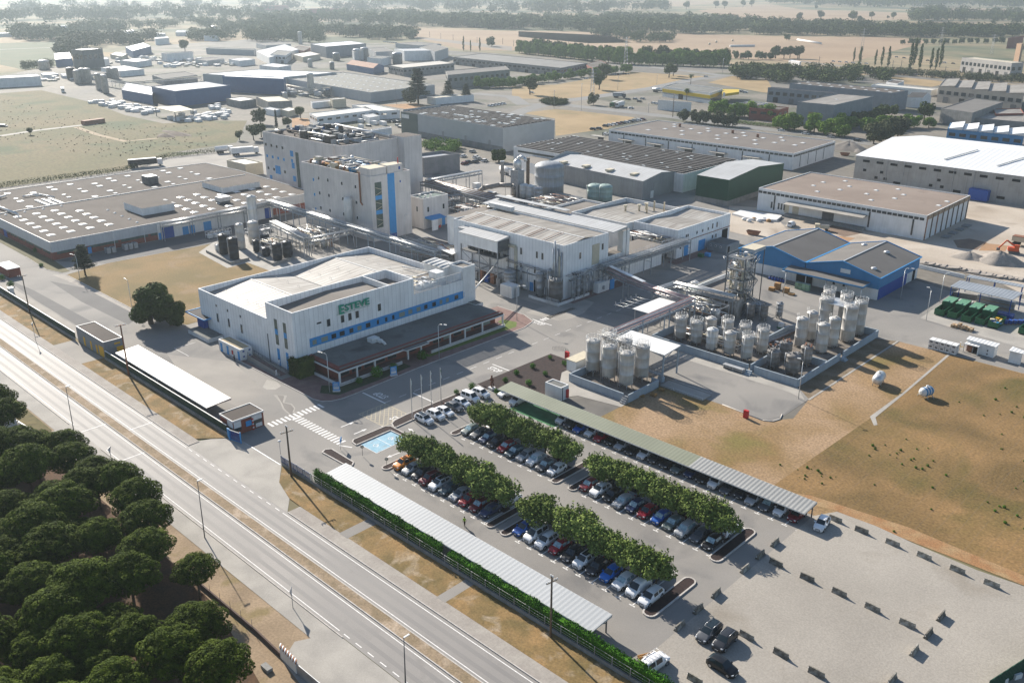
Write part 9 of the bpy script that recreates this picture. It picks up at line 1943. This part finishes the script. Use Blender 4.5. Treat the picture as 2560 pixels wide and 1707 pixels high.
for i,(p,s)in enumerate([(T10(1905,470),1.3),(T10(1970,475),1.0),(T10(2055,475),1.2),(T30(785,570),1.1),(T30(835,620),1.5),(T30(980,610),1.2),(T30(1040,610),1.4),(T30(1100,620),1.5),(T30(1300,640),1.9),(T30(1335,600),2.0),(T30(1385,640),1.8),(T30(1490,640),1.5),(T30(1535,640),1.5),(T30(1575,620),1.9)]):
 x,y=at(p);tree('poplar',x,y,'slender poplar, %s from the left along the railway'%ORD[i],'poplars along the railway',s)
for i,(a,b_,s)in enumerate([(285,195,3.2),(440,90,2.4),(480,185,3.6),(770,205,4),(840,210,2.4),(950,175,2.8),(1148,180,2.9),(1100,178,1.4)]):x,y=A(3,0,a,b_);tree('round',x,y,'round field tree, %s from the left on the far stubble'%ORD[i],'lone trees on the far fields',s)
for i,(a,b_)in enumerate([(1600,90),(1870,80),(1950,82),(2120,70),(2200,66)]):x,y=A(2,0,a,b_);tree('round',x,y,'hazy tree on the top far field, %s from the left'%ORD[i],'trees on the top far field',4.5)
trees_along(T30(1240,410),T30(2130,400),14,'far','small tree in the line beyond the straw field','small trees along the far lane',1.3)
trees_along(T30(100,1180),T30(700,1260),8,'bright','bright street tree behind the flat-roof warehouse','street trees behind the warehouse',1.5,3)
trees_along(T20(1750,1140),T20(2050,1160),5,'olive','dull green street tree behind the warehouse','street trees behind the warehouse',1.2,2);trees_along(T20(1860,1060),T20(2350,1100),9,'bright','bright green tree around the brick house','trees around the brick house',1.5,3);trees_along(T30(600,1190),T30(780,1180),4,'bright','bright tree beside the grey hall','trees beside the grey hall',1.5,2);trees_along(T30(860,1200),T30(1440,1170),10,'bright','bright green tree beside the crossing street','trees beside the crossing street',1.4,2);trees_along(T30(960,1330),T30(1180,1250),4,'olive','feathery grey-green tree behind the white-roofed hall','feathery trees',1.7,1);trees_along(T30(780,1130),T30(1130,1070),8,'far','dark shrub tree along the grey hall','shrub trees along the grey hall',1.2,2)
trees_along(T30(40,540),T30(300,540),6,'round','umbrella pine in the clump on the straw field','pine clump on the straw field',2.2,3);trees_along(T20(2060,545),T20(2350,550),6,'far','small tree beside the railway fence','trees by the railway fence',1.4,3)
trees_along(T20(380,945),T20(390,950),1,'olive','low planting on the roundabout',None,.01)
def woodland(label,poly_rows,n,kind_s=(2.2,3.4),m_=None,seed=1,density=1.0,name='woodland',hgt=1.0):
 """far-off wood as one mass: crowns of many leaf clumps standing on the ground"""
 rng=random.Random(seed);mb=MB();m_=m_ or lf_far
 for _ in range(n):
  k=rng.random()*(len(poly_rows)-1);i=int(k);f_=k-i;g_=rng.random()
  (a0,b0),(a1,b1)=poly_rows[i],poly_rows[i+1];lo=(a0[0]+(a1[0]-a0[0])*f_,a0[1]+(a1[1]-a0[1])*f_);hi=(b0[0]+(b1[0]-b0[0])*f_,b0[1]+(b1[1]-b0[1])*f_)
  x,y=at((lo[0]+(hi[0]-lo[0])*g_,lo[1]+(hi[1]-lo[1])*g_));s=rng.uniform(*kind_s)
  for q_ in range(4):a=rng.random()*6.28;leaves(mb,x+s*math.cos(a),y+s*math.sin(a),s*hgt*rng.uniform(1.0,1.9),s*1.25,s*1.25,s*.95*hgt,int(30*density),s*.55,m_,.55,.35,rng=rng)
  mb.tube((x,y,0),(x,y,s*1.4*hgt),.3,bark,5)
 o=mb.build(name);return tag(o,label,'woodland',None,'stuff')
woodland('dark umbrella-pine wood beside the railway on the right',[(T30(-330,720),T30(-280,640)),(T30(0,760),T30(0,640)),(T30(500,770),T30(560,640)),(T30(1090,750),T30(1100,690))],120,(2.8,4),lf_dark,2,1.6)
woodland('long dark wood belt behind the stubble fields',[(T10(1700,250),T10(1700,215)),(T20(0,280),T20(0,195)),(T20(900,295),T20(900,170)),(T20(1600,315),T20(1500,190)),(T20(2350,322),T20(2350,235))],520,(6,9),lf_far,3,1.2,hgt=1.0)
woodland('long dark wood belt behind the straw field',[(T30(0,325),T30(0,225)),(T30(700,335),T30(700,250)),(T30(1200,345),T30(1200,270)),(T30(1500,355),T30(1600,290)),(T30(2350,340),T30(2350,300))],330,(5,7.5),lf_dark,4,1.2)
woodland('hazy wood on the far plain, centre',[(T10(560,220),T10(560,150)),(T10(1200,245),T10(1200,130)),(T10(1700,250),T10(1700,180)),(T10(2350,275),T10(2350,220))],170,(7,10),lf_far,5)
woodland('hazy wood on the far plain, left of the stubble',[(T10(0,220),T10(0,140)),(T10(300,280),T10(300,170)),(T10(560,300),T10(560,200))],70,(7,10),lf_far,6)
woodland('hazy tree belts near the horizon, upper middle',[(T10(900,100),T10(900,70)),(T10(2350,130),T10(2350,60)),(T20(600,140),T20(600,80)),(T20(1400,105),T20(1400,70))],95,(10,16),lf_far2,7)
woodland('hazy tree belt on the horizon',[(T10(1100,60),T10(1100,30)),(T20(0,45),T20(0,10)),(T20(1240,20),T20(1240,4))],130,(16,28),lf_far,8)
woodland('hazy trees of the upper left plain',[(T00(0,240),T00(0,100)),(T00(800,210),T00(800,130)),(T00(1500,190),T00(1500,120)),(T00(2350,200),T00(2350,100))],105,(8,13),lf_far,9)
woodland('hazy tree belt behind the hazy works',[(T00(640,330),T00(640,260)),(T00(1100,300),T00(1100,230)),(T00(1900,270),T00(1900,200)),(T00(2350,300),T00(2350,230)),(T10(600,360),T10(600,290))],150,(5,8),lf_far,10)
woodland('dark trees around the dark glass block',[(T00(560,530),T00(560,430)),(T00(800,440),T00(800,370)),(T00(1450,440),T00(1450,350))],90,(4.5,7),lf_dark,11)
woodland('hedge-like trees left of the works by the crop field',[(T00(120,370),T00(120,300)),(T00(640,400),T00(640,320))],60,(5,8),lf_far,12)
woodland('orchard-like trees before the far stubble field',[(T10(660,330),T10(660,290)),(T10(1100,370),T10(1100,290)),(T10(1450,370),T10(1450,320))],80,(5,7),lf_far,13)
woodland('trees among the hazy plain villages',[(T00(1700,380),T00(1700,340)),(T00(2350,390),T00(2350,300)),(T10(100,380),T10(100,330)),(T10(600,400),T10(600,340))],90,(4.5,7),lf_far,14)
woodland('tree groups on the far right fields',[(T30(1330,205),T30(1330,150)),(T30(1600,205),T30(1600,110)),(T30(2350,220),T30(2350,150))],110,(7,11),lf_dark,15)
woodland('dark tree belt at the top right',[(T30(0,40),T30(0,0)),(T30(700,70),T30(700,30)),(T30(1300,80),T30(1300,20)),(T30(1700,60),T30(1700,10)),(T30(2350,110),T30(2350,0))],200,(13,22),lf_dark,16)
woodland('scrub along the railway cutting',[(T30(1150,690),T30(1150,660)),(T30(1700,740),T30(1700,700)),(T30(2350,770),T30(2350,720))],120,(1.5,2.4),lf_far2,17)
woodland('scrub thicket on the ploughed field',[(T20(730,330),T20(730,310)),(T20(1150,395),T20(1150,320)),(T20(1480,392),T20(1480,350))],60,(3.5,6),lf_far,18)
woodland('green strip of vines or reeds by the crop field',[(T00(230,640),T00(230,600)),(T00(500,620),T00(500,590))],30,(2,3),lf_far,19)
woodland('low shrubs covering the roundabout island',[(T20(265,960),T20(265,935)),(T20(390,975),T20(390,925)),(T20(500,962),T20(500,940))],110,(.8,1.3),lf_dark,20,.8)
woodland('garden shrubs behind the service block',[(T10(1540,1400),T10(1540,1320)),(T10(1700,1440),T10(1700,1340)),(T10(1850,1400),T10(1850,1350))],34,(1.2,2.0),lf_bright,21)
woodland('meadow scrub and tussocks',[(T00(0,1300),T00(0,900)),(T00(1000,1450),T00(1000,1130)),(T00(1900,1340),T00(1900,1160))],330,(.1,.26),lf_far2,22,.5)
woodland('far scrub over the hazy plain',[(T00(0,130),T00(0,60)),(T10(0,110),T10(0,20)),(T10(1000,120),T10(1000,40))],60,(9,15),lf_far2,23)
# hedge between meadow and works road
hg=thing('hedge','long dark hedge between the meadow and the road behind the hall','hedge');mb=MB();rng=random.Random(2);hp=[A(0,1,0,155),A(0,1,1150,5),A(0,0,1530,1450),A(0,0,2000,1400)]
for a,c_ in zip(hp,hp[1:]):
 a,c_=Vector(a),Vector(c_);k=int((c_-a).length/1.2)
 for i in range(k):p=a+(c_-a)*i/k;leaves(mb,p.x,p.y,1.3,.9,.9,1.3,45,.5,lf_dark,.6,.3,rng=rng)
mb.build('foliage',hg)
hg=thing('hedge','clipped street hedge before the brick house','hedge');mb=MB();a,c_=Vector(A(2,0,2050,1135)),Vector(A(3,0,250,1190))
for i in range(70):p=a+(c_-a)*i/70;leaves(mb,p.x,p.y,1.2,.9,.9,1.2,40,.5,lf_bright,.6,.3,rng=rng)
mb.build('foliage',hg)
for i,(p,rx,ry)in enumerate([(A(0,0,1620,1230),16,4),(A(0,0,1520,1250),8,4)]):heap('earth_mound','dark ploughed earth mound on the meadow, %s one'%('longer' if i==0 else 'shorter'),p,rx,ry,1.3,mat('dark_earth_mound',(0.13,0.1,0.075),(0.1,0.075,0.06),.3,.95,fine=.3),5+i)
mb=MB();a,c_=Vector(A(0,0,765,1150)),Vector(A(0,0,950,1125));mb.beam((*a,1.3),(*c_,1.3),4,2.6,rust);tag(mb.build('brick_stack'),'long dark brick stack at the end of the meadow track','stack')
# hay rolls
for i,(a,b_)in enumerate([((3,0,270,375),(3,0,485,410)),((2,0,2000,435),(2,0,2225,432))]):p,q_=A(*a),A(*b_);mb=MB();mb.tube((*p,1.4),(*q_,1.4),1.5,white,12);tag(mb.build('bale_line'),'long white wrapped bale tube, %s one on the straw field'%('right' if i==0 else 'left'),'bales')
for i,(a,b_)in enumerate([(1875,395),(2025,382),(1812,415)]):x,y=A(2,0,a,b_);mb=MB();mb.tube((x-1,y,1.5),(x+1,y,1.5),1.5,cream,14);tag(mb.build('hay_bale'),'round hay bale on the stubble, %s of three'%('middle','right','left')[i],'hay bale','round hay bales')
# railway masts, pylons, lamp masts
for i,(a,b_,c_)in enumerate([(1,1480,400),(1,1595,345),(1,1697,360),(1,1810,375),(1,1905,385),(1,2030,400),(1,2265,410),(2,15,430),(2,262,400),(2,520,430),(2,697,450),(2,1288,490),(2,1388,490),(2,2052,540),(3,465,600),(3,1140,640),(3,1218,640),(3,1620,700),(3,1985,710)]):
 x,y=A(a,0,b_,c_);t=thing('railway_mast','catenary mast beside the railway, %s from the left'%ORD[i],'mast',(x,y,0),0,'railway masts');mb=MB();mb.beam((0,0,0),(0,0,9 if i else 14),.35,.35,metal_d);mb.build('mast',t);mb=MB();mb.beam((0,0,7.5),(3.5,-2.5,7.8),.2,.2,metal_d);mb.build('bracket',t)
for i,(a,b_,c_,h)in enumerate([(2,1040,640,32),(2,735,900,22),(3,860,470,28),(3,1580,430,26),(3,2050,500,24),(2,1620,90,40)]):
 x,y=A(a,0,b_,c_);t=thing('lattice_pylon','lattice power pylon, %s of the six across the fields'%ORD[i],'pylon',(x,y,0),R(20),'lattice pylons');mb=MB();s=h*.07
 for sx in(-1,1):
  for sy in(-1,1):mb.tube((sx*s,sy*s,0),(sx*.3,sy*.3,h),.14,metal,4)
 for k in range(9):z0,z1=h*k/9,h*(k+1)/9;f0,f1=s+(.3-s)*k/9,s+(.3-s)*(k+1)/9;[mb.tube((-f0,sy*f0,z0),(f1,sy*f1,z1),.07,metal,3)or mb.tube((sy*f0,-f0,z0),(sy*f1,f1,z1),.07,metal,3)for sy in(-1,1)]
 mb.build('lattice',t);mb=MB();[mb.beam((-h*.13,0,h*z),(h*.13,0,h*z),.25,.25,metal)for z in(.72,.84,.95)];mb.build('crossarm',t)
for i,(a,b_,c_,tpx)in enumerate([(2,385,1000,830),(2,635,1020,770),(2,970,830,700),(2,1328,780,690),(2,1475,1075,870),(1,1290,960,810),(1,307,1170,1105),(2,1250,1040,950),(2,1930,680,540)]):
 x,y=A(a,0,b_,c_);h=height(T(a,0,b_,c_),T(a,0,b_,tpx));t=thing('street_lamp','thin distant lamp post, %s of those by the far roads'%ORD[i],'street lamp',(x,y,0),0,'distant lamp posts');mb=MB();mb.tube((0,0,0),(0,0,h),.14 if i!=4 else .25,metal if i!=4 else wood,5);mb.build('pole',t);mb=MB();mb.box(-.2,1.0,-.15,.15,h-.1,h+.1,white);mb.build('lamp_head',t)
# ------------------------------------------------------------------ haze: closed box of even air
def haze():
 m=bpy.data.materials.new('haze_air');m.use_nodes=True;n,l=m.node_tree.nodes,m.node_tree.links;n.remove(n['Principled BSDF']);v=n.new('ShaderNodeVolumePrincipled')
 v.inputs['Color'].default_value=(0.42,0.49,0.54,1);v.inputs['Density'].default_value=HAZE;v.inputs['Anisotropy'].default_value=HAZE_G
 l.new(v.outputs[0],n['Material Output'].inputs['Volume'])
 mb=MB();mb.box(-12500,2000,-2000,12500,-1,95,m);o=mb.build('haze');o['kind']='stuff';o['label']='thin summer haze over the plain'
HAZE,HAZE_G=0.00016,0.4
haze()
